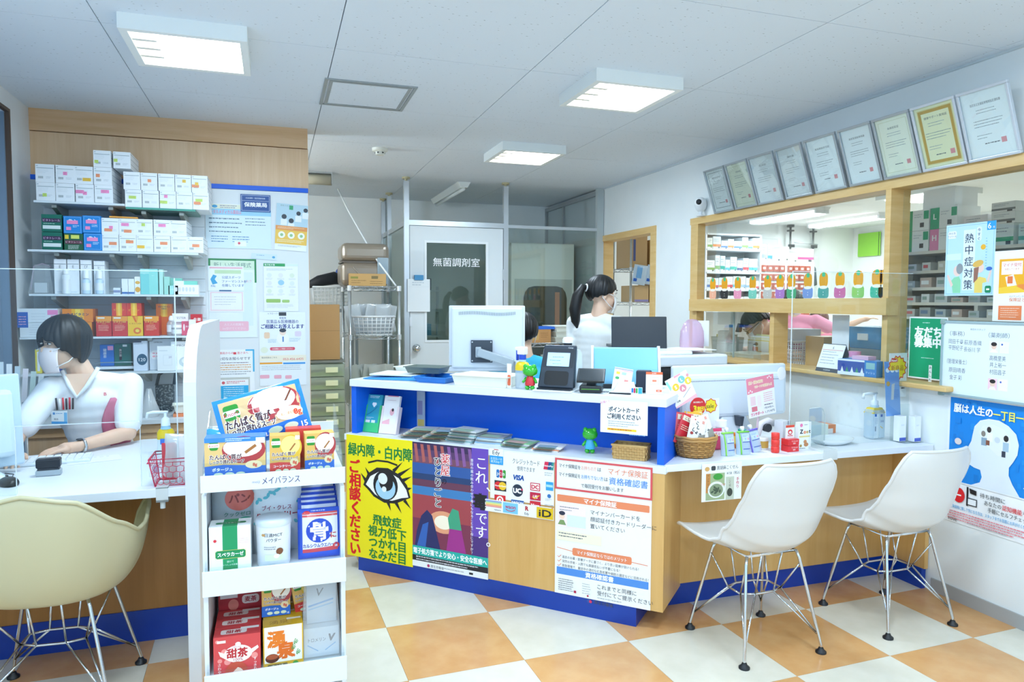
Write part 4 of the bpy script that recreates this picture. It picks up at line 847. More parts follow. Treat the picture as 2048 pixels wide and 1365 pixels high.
wall_shelf('green edged glass shelf under the right half of the top white cartons', -.775, -.42, 1.918, 1)
wall_shelf('second shelf from the top of the slat wall, holding white, blue and green cartons', -1.25, -.41, 1.672, 0, brk=(-1.13, -.86, -.72, -.48))
wall_shelf('third shelf of the slat wall, holding cosmetics', -1.25, -.41, 1.434, 0, brk=(-1.15, -.68, -.5))
wall_shelf('fourth shelf of the slat wall, holding orange vitamin cartons', -1.3, -.41, 1.2, 0, brk=(-1.15, -.68, -.5))
wall_shelf('lowest shelf of the slat wall, holding blood pressure monitor cartons', -1.3, -.44, 1.0, 0, brk=(-1.0, -.72, -.52))
NOTES = ['#f2c53a', '#f48fc0', '#f59a6a', '#c5e06a']
def med_mesh(w_, d, h, notes):
    b = MB(mat('#edf1f3', .45)); b.box(-w_/2, w_/2, -d/2, d/2, 0, h)
    s = Sheet(b, w_, TR(-w_/2, -d/2, h)); s.rect(4, 8, 10, 5, '#b9c6cc').rect(6, 22, 88, 2.5, '#6f8a8c').bars(10, 32, 60, 3, 9, 2, '#cfd8dc')
    for k in range(6): s.rect(14+k*4.5, 72, 2.8, 14, '#8f9a9a')
    s.bars(55, 74, 32, 2, 7, 2.4, '#b9c3c8')
    for x, y, ww_, hh, c in notes: s.rect(x, y, ww_, hh, c).bars(x+4, y+4, ww_-8, 2, hh/2.4, 1.6, '#8a6a6a')
    for k in range(3): s2 = Sheet(b, d, TR(w_/2, -d/2, h*(1-k*.3), rz=PI/2)); s2.rect(3, 3, 94, 1.2, '#aab4b8')
    return b.mesh('medicine_carton')
def note_set(r):
    o = []
    for k in range(r.choice([0, 1, 1, 2])): o.append((r.uniform(0, 45), r.uniform(25, 75), r.choice([22, 45]), 20, r.choice(NOTES)))
    return o
ORD = ['first', 'second', 'third', 'fourth', 'fifth', 'sixth', 'seventh', 'eighth', 'ninth', 'tenth', 'eleventh', 'twelfth']
r5 = random.Random(5)
def med_row(xs, z, w_, h, d, row, grp, yoff=0):
    for k, x in enumerate(xs):
        o = mobj('medicine_carton', med_mesh(w_, d, h, note_set(r5)), None, (x, SB+d/2+.004+yoff+r5.uniform(0, .006), z))
        o.rotation_euler[2] = r5.uniform(-.015, .015)
        tag(o, f'white medicine carton, {ORD[k]} from the left in {row}', 'carton', grp)
W1 = .0885; G1 = 'white medicine cartons on the top shelf'
med_row([-1.158+k*.0915 for k in range(4)], 1.9345, W1, .096, .26, 'the lower row on the grey top shelf', G1)
med_row([-1.158+k*.0915 for k in range(4)], 2.031, W1, .096, .26, 'the upper row on the grey top shelf', G1)
med_row([-.735+k*.0855 for k in range(5)], 1.9185, .083, .096, .26, 'the lower row on the glass top shelf', G1)
med_row([-.742+k*.0865 for k in range(5)], 2.015, .083, .096, .26, 'the upper row on the glass top shelf', G1)
med_row([-.885, -.79], 2.128, .085, .09, .26, 'the pair topping the stacks', G1)
G2 = 'white medicine cartons on the second shelf'
med_row([-.857+k*.0865 for k in range(6)], 1.6725, .0845, .09, .26, 'the second shelf lower row', G2)
med_row([-.857+k*.0865 for k in range(5)], 1.763, .0845, .09, .26, 'the second shelf upper row', G2)
def carton(name, label, w_, d, h, col, draw, loc, rz=0, group=None, side=None, cat='carton', rough=.4, lean=0, top=None):
    b = MB(mat(col, rough)); b.box(-w_/2, w_/2, -d/2, d/2, 0, h)
    if draw: s = Sheet(b, w_, TR(-w_/2, -d/2, h)); s.rough = rough; draw(s, 100*h/w_)
    if side:
        s = Sheet(b, d, TR(w_/2, -d/2, h, rz=PI/2)); s.rough = rough; side(s, 100*h/d)
    if top: s = Sheet(b, w_, TR(-w_/2, d/2, h, rx=-PI/2)); top(s, 100*d/w_)
    return tag(b.obj(name, None, loc, rz, rot=(lean, 0, rz) if lean else None), label, cat, group)
def d_gr(s, H): s.rect(4, 22, 92, 22, '#3c2a4a').text(50, 33, 'ビタトレール', 15, '#d9b8d8', .02, 'c', fit=84).rect(6, 62, 88, 20, '#dfe9e6').bars(10, 50, 70, 1, 6, 4, '#a9d0c0')
def d_bl(s, H): s.frame(6, 6, 88, H-12, 1.5, '#8fc4ee').text(50, 30, '救心', 24, '#e8f4fc', .03, 'c').rect(18, 26, 60, 22, '#f48fc0').rect(14, 66, 26, 20, '#f48fc0').bars(50, 56, 34, 2, 8, 4, '#cfe6f8')
YF = SB+.1
for k, z in enumerate((1.6725, 1.768)):
    carton('herbal_carton', f'dark green carton with purple band, {("lower", "upper")[k]} one at second shelf\'s left end', .095, .2, .093, '#0f6a58', d_gr, (-1.135, YF+.005, z), group='green and blue cartons on the second shelf', side=lambda s, H: s.bars(20, 30, 40, 3, 14, 4, '#7fb0a0'))
carton('herbal_carton', 'dark green carton with yellow note under the blue ones on the second shelf', .09, .2, .088, '#145c3c', lambda s, H: (s.rect(4, 40, 92, 22, '#5a3040'), s.text(50, 50, 'ビタトレール', 14, '#e0c0c8', .02, 'c', fit=84), s.rect(36, 8, 44, 22, '#d8e06a'), s.rect(4, 8, 20, 24, '#e8c83a'), s.bars(20, 70, 60, 3, 9, 4, '#d0dcd4')), (-1.032, YF, 1.6725), group='green and blue cartons on the second shelf')
for x, z, nm in ((-1.034, 1.762, 'upper left'), (-.943, 1.768, 'upper right'), (-.94, 1.6725, 'lower')):
    carton('blue_tonic_carton', f'bright blue carton with pink price notes, {nm} one on the second shelf', .088, .2, .093, '#1585d2', d_bl, (x, YF, z), group='green and blue cartons on the second shelf')
b = MB(mat('#e8a03c', .5)); b.box(-.07, .07, -.1, .1, 0, .008); tag(b.obj('orange_folder', None, (-.8, SB+.12, 1.857), .1), 'flat orange folder lying on the second shelf cartons', 'folder')
# third shelf: cosmetics
z3 = 1.4345
E_ = lambda t: (lambda s, H: s.text(50, 70, t, 38, '#5b666c', 0, 'c').rect(2, 44, 96, 5, '#7a868c').bars(20, 110, 60, 1, 6, 4, '#c3ccd0').bars(20, H-20, 60, 1, 6, 5, '#a9c4d8'))
cos = [(-1.115, .058, .19, '#f4f6f7', E_('E'), 'tall white emollient carton marked E, left one'), (-1.052, .056, .19, '#f0f3f5', E_('E'), 'tall white emollient carton marked E, right one'),
       (-.99, .054, .188, '#f2f5f6', E_('ぴ'), 'tall white lotion carton beside the E cartons'), (-.925, .054, .184, '#eef2f5', E_('ヒ'), 'tall white lotion carton with pale blue lettering')]
for x, w_, h, c, dr, nm in cos: carton('lotion_carton', nm+' on the cosmetics shelf', w_, .1, h, c, dr, (x, SB+.11, z3), group='lotion cartons on the cosmetics shelf')
def bottle(name, label, loc, prof, col, lab=None, cap=None, capcol='#ffffff', n=24, sx=1, sy=1, cat='bottle', labcol='#f3f5f6', rough=.3, group=None, draw=None, rz=0):
    t = thing(name, label, cat, loc, rz, group)
    MB(col if not isinstance(col, str) else mat(col, rough)).lathe(prof, n, sx=sx, sy=sy).obj('body', t)
    if lab:
        r, z0, z1 = lab; MB(mat(labcol, .4)).lathe([(r, z0), (r, z1)], n, sx=sx, sy=sy, cap=False).obj('label', t)
    if cap: MB(mat(capcol, .35)).lathe(cap, n, sx=sx, sy=sy).obj('cap', t)
    return t
bottle('lotion_bottle', 'slim white E lotion bottle standing in front of the tall cartons', (-1.082, SB+.035, z3), [(.02, 0), (.021, .01), (.021, .1), (.008, .108)], '#eef3f6', (.0215, .02, .08), [(.014, .108), (.014, .135)])
for x, nm in ((-.985, 'left'), (-.92, 'right')):
    bottle('lotion_bottle', f'pale blue lotion bottle, {nm} one in front of the white lotion cartons', (x, SB+.035, z3), [(.018, 0), (.02, .008), (.02, .075), (.008, .085)], '#cfe2f2', (.0205, .02, .06), [(.016, .085), (.016, .128)], group='pale blue lotion bottles')
tt = thing('wash_bag', 'clear zip bag with white travel bottles at the left end of the cosmetics shelf', 'bag', (-1.21, SB+.1, z3), 0)
MB(clear('clear vinyl', '#f2f6f7', .08, dens=.15)).taper((.06, .045), (.035, .01), 0, .16).obj('pouch', tt); MB(M_white).box(-.035, .025, -.02, .02, .005, .06).obj('contents', tt); MB(mat('#c7b8c8', .4)).tube([(-.05, -.03, .02), (-.04, 0, .15), (0, 0, .165), (.04, 0, .15)], .004, 6).obj('zip', tt)
def d_yb(s, H): s.rect(62, 0, 38, 40, '#f4f6f6').ell(80, H*.35, 16, 16, '#e8a83c').ell(80, H*.75, 20, 22, '#e8a83c').rect(0, H-18, 100, 12, '#4a6fb0')
for x, w_, h, c, dr, nm in ((-.83, .034, .035, '#e6ebf2', lambda s, H: s.rect(0, 40, 100, 40, '#8f97b8'), 'small squat white and violet jar carton'), (-.79, .03, .085, '#f2f4f6', lambda s, H: s.rect(0, H-40, 100, 34, '#3a6fb0'), 'small white carton with dark blue foot, left of the pair'), (-.758, .03, .085, '#f2f4f6', lambda s, H: s.rect(0, H-40, 100, 34, '#3a6fb0'), 'small white carton with dark blue foot, right of the pair'), (-.726, .03, .098, '#f3f2ec', lambda s, H: s.ell(50, 110, 40, 30, '#e8b04a').ell(50, 240, 44, 50, '#e8a83c'), 'small white carton with yellow discs'),
        (-.69, .045, .142, '#7fd3d0', lambda s, H: s.bars(30, 60, 40, 1, 5, 4, '#d8f2f0').rect(0, 0, 100, 60, '#a9e2da'), 'tall turquoise cosmetic carton, left'), (-.645, .045, .142, '#93ddd4', lambda s, H: s.bars(30, 80, 40, 1, 5, 4, '#e0f6f2'), 'tall turquoise cosmetic carton, right'),
        (-.606, .02, .14, '#b9e6da', None, 'narrow mint green carton'), (-.578, .028, .1, '#a5dccc', None, 'short mint green carton'), (-.545, .05, .05, '#a8e4dc', lambda s, H: s.bars(20, 40, 60, 1, 8, 8, '#dff6f2'), 'low turquoise box in front of the mint cartons')):
    carton('cosmetic_carton', nm+' on the cosmetics shelf', w_, .05, h, c, dr, (x, SB+.03, z3), group='small cosmetic cartons')
carton('mint_carton', 'mint coloured square carton behind the low turquoise box', .06, .05, .095, '#8fd8c4', None, (-.54, SB+.13, z3))
carton('soap_box', 'long white box printed with rings on the cosmetics shelf', .13, .07, .055, '#f4f5f5', lambda s, H: [s.ell(10+k*14, 20, 5, 10, '#d3d9db') for k in range(6)], (-.478, SB+.04, z3))
carton('toothpaste_box', 'long mint green toothpaste box lying on the white ring box', .115, .05, .022, '#7fcfbc', lambda s, H: s.rect(0, 0, 40, H, '#e6f4f0'), (-.48, SB+.05, z3+.0555))
# fourth shelf: orange vitamin cartons
z4 = 1.2005
def ora(s, H):
    s.rect(30, 0, 40, H, '#f6b52e').rect(42, 0, 16, H, '#fbd75a')
def d_neo(s, H): ora(s, H); s.text(50, 20, 'ネオビタミン', 12, '#3c3a6a', .03, 'c', fit=72).text(50, 33, 'NEO', 11, '#3c3a6a', .03, 'c', fit=30)
def d_red(s, H): s.rect(0, 0, 100, H*.25, '#f4a03a').text(50, 42, 'ビタミンEX', 14, '#e8d05a', .03, 'c', fit=80).text(50, 56, 'プラス', 10, '#e8d05a', .02, 'c').bars(15, 66, 70, 5, 9, 4, '#f6b8a0').rect(10, 8, 46, 10, '#f3ede8')
def d_yel(s, H): s.poly([(0, 0), (34, 0), (60, 60), (70, 0), (100, 0), (100, H), (0, H)], '#f6c23a').text(50, 55, 'ビタミンEX', 13, '#a23a3a', .02, 'c', fit=80).ell(62, 108, 26, 24, '#e8763a').ell(62, 108, 13, 12, '#f8d860').poly([(30, 0), (44, 0), (58, 40), (50, 46)], '#e86a2a')
def d_sqr(s, H): ora(s, H); s.text(50, 52, 'ビタミン', 18, '#e6c24a', .02, 'c', fit=70).text(50, 70, 'ゴールド', 13, '#e6c24a', .02, 'c', fit=44)
G4 = 'orange and red vitamin cartons'
carton('vitamin_carton', 'wide orange vitamin carton with gold glow, upper left of the orange cartons', .148, .12, .072, '#ee8a2a', d_neo, (-1.03, SB+.09, z4+.079), group=G4)
carton('vitamin_carton', 'wide orange vitamin carton with white price tag under the other wide one', .152, .13, .078, '#f0952c', lambda s, H: (ora(s, H), s.rect(2, 2, 30, 20, '#f4b48a'), s.rect(70, 8, 18, 20, '#f4f4f2')), (-1.038, SB+.09, z4), group=G4)
carton('vitamin_carton', 'square red vitamin carton with gold glow, left of the upper pair', .072, .1, .072, '#dc4634', d_sqr, (-.83, SB+.1, z4+.112), group=G4)
carton('vitamin_carton', 'square red vitamin carton with gold glow, right of the upper pair', .076, .1, .072, '#d83f30', d_sqr, (-.755, SB+.1, z4+.112), group=G4)
carton('vitamin_carton', 'square orange vitamin carton standing alone above the bottles', .085, .06, .075, '#e57a28', d_neo, (-.61, SB+.15, z4+.105), group=G4)
carton('vitamin_carton', 'orange vitamin carton under the lone square one', .085, .06, .105, '#df6a26', None, (-.61, SB+.15, z4), group=G4)
for x, nm, c, dr in ((-.9, 'first red vitamin carton beside the woman\'s hair', '#d23a38', d_red), (-.82, 'second red vitamin carton in the front row', '#d63c3a', d_red), (-.743, 'yellow and orange V marked vitamin carton in the front row', '#f0a030', d_yel), (-.662, 'red vitamin carton with pink note, last of the front row', '#d63c34', d_red)):
    carton('vitamin_carton', nm, .076, .1, .111, c, dr, (x, SB+.06, z4), group=G4)
def d_big(s, H): s.rect(0, 10, 26, 44, '#2f62b8').bars(3, 22, 20, 4, 7, 3, '#d9a8c0').bars(34, 14, 40, 5, 8, 1.6, '#c9d2d8').rect(74, 4, 26, 14, '#f48fc0').rect(82, 20, 14, 12, '#f48fc0').rect(68, 44, 12, 5, '#9aa4a8')
carton('large_carton', 'large white carton with blue panel and pink notes, upper one at the left end', .19, .14, .075, '#e3e9ec', d_big, (-1.215, SB+.08, z4+.078), group='large white cartons at the left end')
carton('large_carton', 'large white carton with small blue panel, lower one at the left end', .18, .14, .077, '#e0e7ea', lambda s, H: s.rect(70, 10, 30, 28, '#4a78c4').bars(24, 14, 36, 5, 7, 1.6, '#c3cdd3'), (-1.21, SB+.08, z4), group='large white cartons at the left end')
bottle('spray_bottle', 'clear spray bottle on the vitamin shelf', (-.566, SB+.05, z4), [(.022, 0), (.023, .01), (.023, .065), (.016, .08), (.01, .085)], clear('clear bottle', '#eef4f6', .08, dens=.3), (.0235, .02, .06), [(.012, .085), (.012, .1), (.006, .112)])
bottle('gel_jar', 'squat clear jar beside the spray bottle on the vitamin shelf', (-.535, SB+.03, z4), [(.026, 0), (.027, .008), (.027, .045)], clear('clear jar', '#eef4f6', .08, dens=.35), (.0275, .01, .035), [(.027, .045), (.027, .06)], cat='jar')
carton('tester_card', 'white tester card standing on the vitamin shelf', .085, .004, .05, '#f6f7f7', lambda s, H: s.text(50, 30, 'TESTER', 20, '#6b7074', .01, 'c', fit=70), (-.52, SB+.08, z4+.075), cat='sign')
carton('tester_tray', 'pale carton carrying the tester card', .08, .05, .075, '#e9dfe2', None, (-.52, SB+.11, z4))
carton('pink_carton', 'pink carton with white capsule picture on the vitamin shelf', .05, .04, .08, '#d8607a', lambda s, H: s.ell(26, 70, 9, 40, '#f6e4e8').text(65, 60, '美容', 24, '#fbe6ea', .02, 'c'), (-.485, SB+.06, z4))
carton('pale_yellow_carton', 'slim white and yellow carton next to the pink carton', .035, .03, .09, '#f4f5ee', lambda s, H: s.rect(0, H*.6, 100, H*.35, '#eef0a0').rect(30, H*.45, 34, 14, '#3a78c0'), (-.452, SB+.04, z4))
carton('red_herb_carton', 'red carton with white characters at the right end of the vitamin shelf', .06, .06, .12, '#cc3038', lambda s, H: s.text(60, 50, '生姜', 34, '#f8e8e0', .03, 'c').rect(0, H*.7, 100, 22, '#7fae3a').ell(40, 130, 30, 24, '#e86a3a'), (-.435, SB+.1, z4))
# lowest shelf
z5 = 1.0005
carton('monitor_carton', 'tall pale carton marked 120 on the lowest shelf', .07, .1, .17, '#d7dfec', lambda s, H: (s.ell(62, 150, 38, 46, '#2f5a78'), s.text(62, 150, '120', 38, '#eef4f8', .02, 'c'), s.bars(10, 20, 60, 1, 5, 5, '#8f9ab0'), s.rect(0, 0, 60, 12, '#2f3a58')), (-.725, SB+.08, z5))
carton('monitor_carton', 'wide pale monitor carton with a cloud shaped price tag on the lowest shelf', .13, .09, .178, '#dde3ea', lambda s, H: (s.text(35, 14, 'OMRON', 9, '#4a4f58', .02, 'c'), s.rr(6, 50, 62, 40, 14, '#f6f2f2'), s.bars(12, 60, 48, 2, 13, 8, '#f0a8b4')), (-.62, SB+.12, z5))
carton('monitor_carton', 'white monitor carton with an arm cuff picture on the lowest shelf', .125, .07, .165, '#eef1f2', lambda s, H: (s.text(40, 18, 'OMRON', 13, '#4a4f58', .02, 'c'), s.ell(62, 95, 30, 24, '#c3d0d2'), s.ell(62, 90, 18, 14, '#e6ecec')), (-.505, SB+.07, z5))
carton('monitor_carton', 'small white monitor carton with a drawn display in front on the lowest shelf', .1, .04, .14, '#f3f5f6', lambda s, H: (s.frame(30, 50, 46, 60, 2, '#dfe4e8'), s.text(66, 62, '20', 16, '#8a80a8', .01, 'c'), s.bars(10, 24, 70, 1, 4, 4, '#c3ccd2')), (-.585, SB+.025, z5))
carton('health_book', 'blue packaged herbal carton on a small wall tray', .07, .05, .12, '#2f74cc', lambda s, H: (s.vtext(35, 30, '健康茶', 26, '#f4f6f8', .02), s.rect(55, 10, 40, 34, '#f4a0cc')), (-.905, SB+.12, 1.028))
carton('health_book', 'green packaged herbal carton on a small wall tray', .085, .05, .125, '#23685c', lambda s, H: (s.rect(28, 30, 16, 80, '#33222a'), s.vtext(36, 34, '青汁茶', 18, '#e8e0d8', .02), s.rect(50, 6, 26, 14, '#f4f4f2')), (-.825, SB+.12, 1.028))
MBt = thing('wall_tray', 'small white wire tray holding the blue and green herbal cartons', 'tray', (-.86, SB+.12, 1.0)); MB(M_white).box(-.1, .1, -.06, .06, .012, .026).obj('tray_base', MBt); MB(mat('#9fb0b8', .3, .4)).tube([(-.1, -.06, .026), (-.1, -.06, .05), (.1, -.06, .05), (.1, -.06, .026)], .003, 6).obj('rail', MBt); MB(M_steel).box(-.01, .01, .06, .178, -.03, .026).obj('arm', MBt)
bag = thing('wrist_bag', 'dark grey flower patterned bag with a loop handle hanging from the lowest shelf', 'bag', (-.62, SB+.16, .735))
MB(mottled('flower cloth', '#39444c', '#8d979a', 90, .7, lo=.5, hi=.62)).lathe([(.035, .01), (.05, .03), (.052, .15), (.05, .17)], 20, sx=1, sy=.5).obj('body', bag)
MB(mat('#2c3a44', .6)).tube([(-.045, 0, .165), (-.03, 0, .23), (.02, 0, .265), (.058, 0, .24), (.05, 0, .17)], .009, 8).obj('handle', bag)
# ================================================================ products on the display stand
def pouch(name, label, w_, h, t, col, draw=None, loc=(0, 0, 0), rot=(0, 0, 0), rough=.28, cat='pouch', group=None, m=None, gus=.55):
    """filled flat bag: origin at the middle of its lower edge, printed side to -y"""
    def bul(x, y):
        a, c = abs(2*x/w_-1), abs(2*y/h-1)
        return t/2*max(0, (1-a**3.5)*(1-c**4))**gus+.001*math.sin(x*160+y*90)*(1-a)*(1-c)*min(1, t*30)
    M_ = m or mat(col, rough); b = MB(M_)
    for sgn in (-1, 1):
        b.grid(lambda u, v: (u*w_-w_/2, sgn*bul(u*w_, v*h), v*h), 18, 18) if sgn > 0 else b.grid(lambda u, v: ((1-u)*w_-w_/2, -bul((1-u)*w_, v*h), v*h), 18, 18)
    if draw:
        s = Sheet(b, w_, TR(-w_/2, -.0012, h)); s.rough = rough; s.warp = lambda x, y: bul(x, h-y); draw(s, 100*h/w_)
    return tag(b.obj(name, None, loc, rot=rot), label, cat, group)
SX, SY = -.006, 2.09
def d_soup(flav, band, wide):
    def f(s, H):
        lo = H*.7
        s.rect(0, 0, 100, H, '#e6c07a' if wide else '#e2b45e').ell(64 if wide else 70, H*.32, 36, H*.34, '#b23a3c' if flav == 'ポタージュ' else '#e3b83a').ell(62 if wide else 68, H*.26, 32, H*.24, '#f6eede' if flav == 'ポタージュ' else '#f3dc84')
        s.stroke([(66, H*.4), (84, H*.22)], 5, '#a86a30').rr(8, H*.07, 14 if wide else 26, H*.24, 4, '#2f8f2c').rr(6, H*.14, 18 if wide else 30, H*.1, 2, '#f8f8f4').text(15 if wide else 21, H*.19, 'Knorr', 6 if wide else 9, '#c8242c', .02, 'c', rot=-.08)
        k = 8.5 if wide else 12
        for bo, c in ((.11, '#fffdf4'), (.03, '#5a1f2a')): s.text(8, H*.48, 'たんぱく質が', k*1.1, c, bo, fit=52 if wide else 76).text(8, H*.6, 'しっかり摂れるスープ', k*.85, c, bo, fit=56 if wide else 84)
        s.poly([(0, lo), (30, lo-2), (70, lo+1), (100, lo+3), (100, H), (0, H)], band).text(12, lo+H*.09, flav, k*.8, '#ffffff', .03)
        for i in range(3): s.ell((22 if wide else 28)+i*(18 if wide else 24), H*.91, 7.5 if wide else 10, H*.045, '#dfe7c4')
        s.ell(80, H*.7, 14, H*.1, '#f4dcae').text(82, H*.7, '8g', H*.11, '#e0452a', .04, 'c').text(92, H*.94, '15', H*.07, '#ffffff', .03, 'c')
        if wide: s.rect(0, 0, 100, 8, '#3a86d8').bars(34, 2, 44, 2, 3, 1.4, '#e6f0fa')
        s.rect(84, 2, 15, 14 if not wide else 10, '#f2f4f4')
    return f
zt = .9095
GS = 'protein soup cartons'
carton('soup_carton', 'wide blue banded soup carton at the left of the top tray', .158, .06, .112, '#2f74cc', d_soup('ポタージュ', '#2468c4', True), (-.108, 2.128, zt), -.02, GS)
carton('soup_carton', 'small red banded corn soup carton in the middle of the top tray', .082, .05, .11, '#e6a23a', d_soup('コーンクリーム', '#d83a34', False), (.022, 2.122, zt), 0, GS)
carton('soup_carton', 'small blue banded soup carton at the right of the top tray', .082, .05, .11, '#e2b45e', d_soup('ポタージュ', '#2468c4', False), (.116, 2.13, zt), .03, GS)
carton('soup_carton', 'corn soup carton hidden behind the front row of the top tray', .1, .05, .115, '#d8463a', None, (.075, 2.19, zt), 0, GS)
def d_bag(s, H):
    s.rect(6, 5, 88, H-10, '#dcb884').ell(66, 22, 30, 20, '#b23a3c').ell(64, 18, 27, 15, '#f3ece0').rr(10, 10, 17, 18, 3, '#2f8f2c').rr(9, 16, 19, 8, 2, '#f8f8f4').text(18, 20, 'Knorr', 7, '#c8242c', .02, 'c', rot=-.05).stroke([(74, 28), (88, 10)], 2, '#7a3f28')
    for bo, c in ((.12, '#fffdf4'), (.035, '#4a1c22')): s.text(9, 32.5, 'たんぱく質が', 11, c, bo, fit=50).text(9, 41.5, 'しっかり摂れるスープ', 8, c, bo, fit=54)
    s.poly([(3, 47), (30, 44), (60, 46), (97, 43), (97, H-3), (3, H-3)], '#1f6fd0').text(12, 53, 'ポタージュ', 8, '#ffffff', .035).ell(60, 52, 8, 4, '#cfe0c0').ell(78, 52, 8, 4, '#cfe0c0').text(93, 53, '15', 9, '#ffffff', .03, 'c').ell(80, 37, 15, 8, '#f4e2b8').text(70, 37, 'たんぱく質', 3.4, '#c85a2a', .02).text(89, 37, '8g', 9, '#e0452a', .04, 'c').ell(32, 56, 4, 2.5, '#f4f4f4').rect(72, 22, 9, 8, '#f6f6f4')
pouch('soup_bag', 'large blue edged soup bag leaning tilted on top of the display stand', .255, .155, .04, '#2a86dc', d_bag, (-.02, 2.225, .985), (-.25, -.25, 0), .16)
tt = pouch('blue_bag', 'plain blue glossy bag behind the wide soup carton', .14, .12, .05, '#3f9be0', lambda s, H: s.text(14, 70, 'スープ', 9, '#e8f4fc', .02), (-.13, 2.24, .9), (-.15, .05, 0), .15)
pouch('clear_bag', 'crumpled clear plastic bag at the left of the big soup bag', .1, .1, .04, '#eef3f6', None, (-.12, 2.3, 1.0), (-.1, .2, 0), m=clear('bag film', '#f0f4f6', .12, .1, dens=.3))
# middle tray
z2 = .6405
def d_spera(s, H): s.rect(32, 0, 36, H, '#15945c').rr(14, 62, 74, 22, 8, '#0f8a50').frame(14, 62, 74, 22, .8, '#e0d060').text(51, 73, 'スペラカーゼ', 12, '#ffffff', .03, 'c', fit=62).text(50, 92, '溶けて', 6, '#d8f0e4', .01, 'c').text(50, 100, 'いっしょの定番', 5, '#d8f0e4', .01, 'c').ell(14, 36, 4, 4, '#d8303c').bars(70, 34, 24, 3, 5, 1, '#e6a0a0')
carton('jelly_powder_carton', 'white carton with a green cross band on the middle tray', .108, .07, .132, '#eef2f0', d_spera, (-.126, 2.135, z2), -.02, side=None, top=lambda s, H: s.rect(32, 0, 36, H, '#15945c').rr(14, H*.4, 74, 16, 6, '#0f7a48').text(50, H*.4+8, 'スペラカーゼ', 8, '#e6f4ea', .02, 'c'))
mc = thing('powder_cup', 'round white powder cup with brown drink picture on the middle tray', 'cup', (-.012, 2.14, z2))
MB(mat('#e9eef4', .35)).lathe([(.042, 0), (.045, .004), (.048, .12)], 36).obj('body', mc)
MB(mat('#cfd8de', .3)).lathe([(.05, .12), (.05, .13), (.046, .138), (.001, .138)], 36).obj('lid', mc)
b = MB(); s = Sheet(b, .08, TR(-.04, 0, .115)); s.warp = lambda x, y: math.sqrt(max(1e-6, (.0485-(y)*.027)**2-(x-.04)**2))
s.text(50, 22, '日清MCT', 15, '#3c3f44', .02, 'c', fit=60).text(50, 40, 'パウダー', 15, '#3c3f44', .02, 'c', fit=50).rr(20, 92, 60, 22, 4, '#d6e6c8').ell(70, 82, 12, 12, '#7a4a2c').ell(60, 98, 10, 8, '#f4f0e4').bars(18, 64, 40, 2, 7, 3, '#8a8f94').ell(16, 22, 6, 5, '#c99a5a'); b.obj('print', mc)
def d_hone(s, H): s.rect(10, 12, 80, H-30, '#f1efee').rect(10, 8, 80, 10, '#e05a5a').ell(48, 50, 30, 28, '#2a4cc0').text(48, 50, '骨', 46, '#ffffff', .035, 'c').text(80, 62, 'に', 16, '#c03a3a', .04, 'c').text(50, 84, 'カルシウムウエハース', 10, '#2a3ca0', .03, 'c', fit=78).poly([(10, 92), (90, 88), (90, 98), (10, 100)], '#d8555a').ell(86, 88, 8, 7, '#e04a4a').text(86, 88, '18', 7, '#ffffff', .03, 'c').ell(20, 8, 8, 4, '#d8303c').bars(30, 3, 40, 1, 4, 3, '#b9c4f0')
pouch('calcium_wafer_bag', 'blue calcium wafer bag with a large bone character, front one on the middle tray', .125, .145, .04, '#3a5fd0', d_hone, (.118, 2.15, z2), (-.12, 0, 0), .2, group='calcium wafer bags')
for k in range(5):
    pouch('calcium_wafer_bag', f'blue calcium wafer bag, number {ORD[k+1]} in the row behind the front one', .12, .15+k*.008, .022, '#2f52c4', lambda s, H: s.rect(8, 6, 84, 8, '#e8ecf8').text(50, 20, 'カルシウム', 9, '#e6ecfa', .02, 'c', fit=60), (.118, 2.19+k*.026, z2+.004), (-.1, 0, 0), .2, group='calcium wafer bags')
pouch('jelly_bag', 'white jelly bag with turquoise drops behind the powder cup', .15, .235, .05, '#eaf2f4', lambda s, H: ([s.ell(10+(k*37 % 90), 8+(k*29 % 50), 5, 3, '#5cc0cc', 12, k) for k in range(14)], s.text(52, 66, 'ブイ・クレス', 11, '#a23a5a', .02, 'c', fit=56), s.text(52, 80, 'ハイプチゼリー', 12, '#b02a3c', .04, 'c', fit=78), [s.ell(12+k*19, 96+(k % 2)*8, 5, 3, '#7fccd4', 12, k) for k in range(5)]), (-.005, 2.25, z2), (-.06, 0, 0), .25)
pouch('silver_bag', 'silver grey food bag with a red oval behind the green cross carton', .12, .23, .05, '#aab2b6', lambda s, H: (s.ell(66, 46, 34, 30, '#d86a5a'), s.text(66, 46, 'パン', 26, '#8a2a20', .03, 'c'), s.text(60, 84, 'クックゼロ', 12, '#2f7a5a', .02, 'c', fit=60), s.ell(78, 98, 14, 6, '#2f9a7a'), s.bars(10, 120, 80, 3, 8, 3, '#7a8286')), (-.125, 2.24, z2), (-.06, 0, 0), .3)
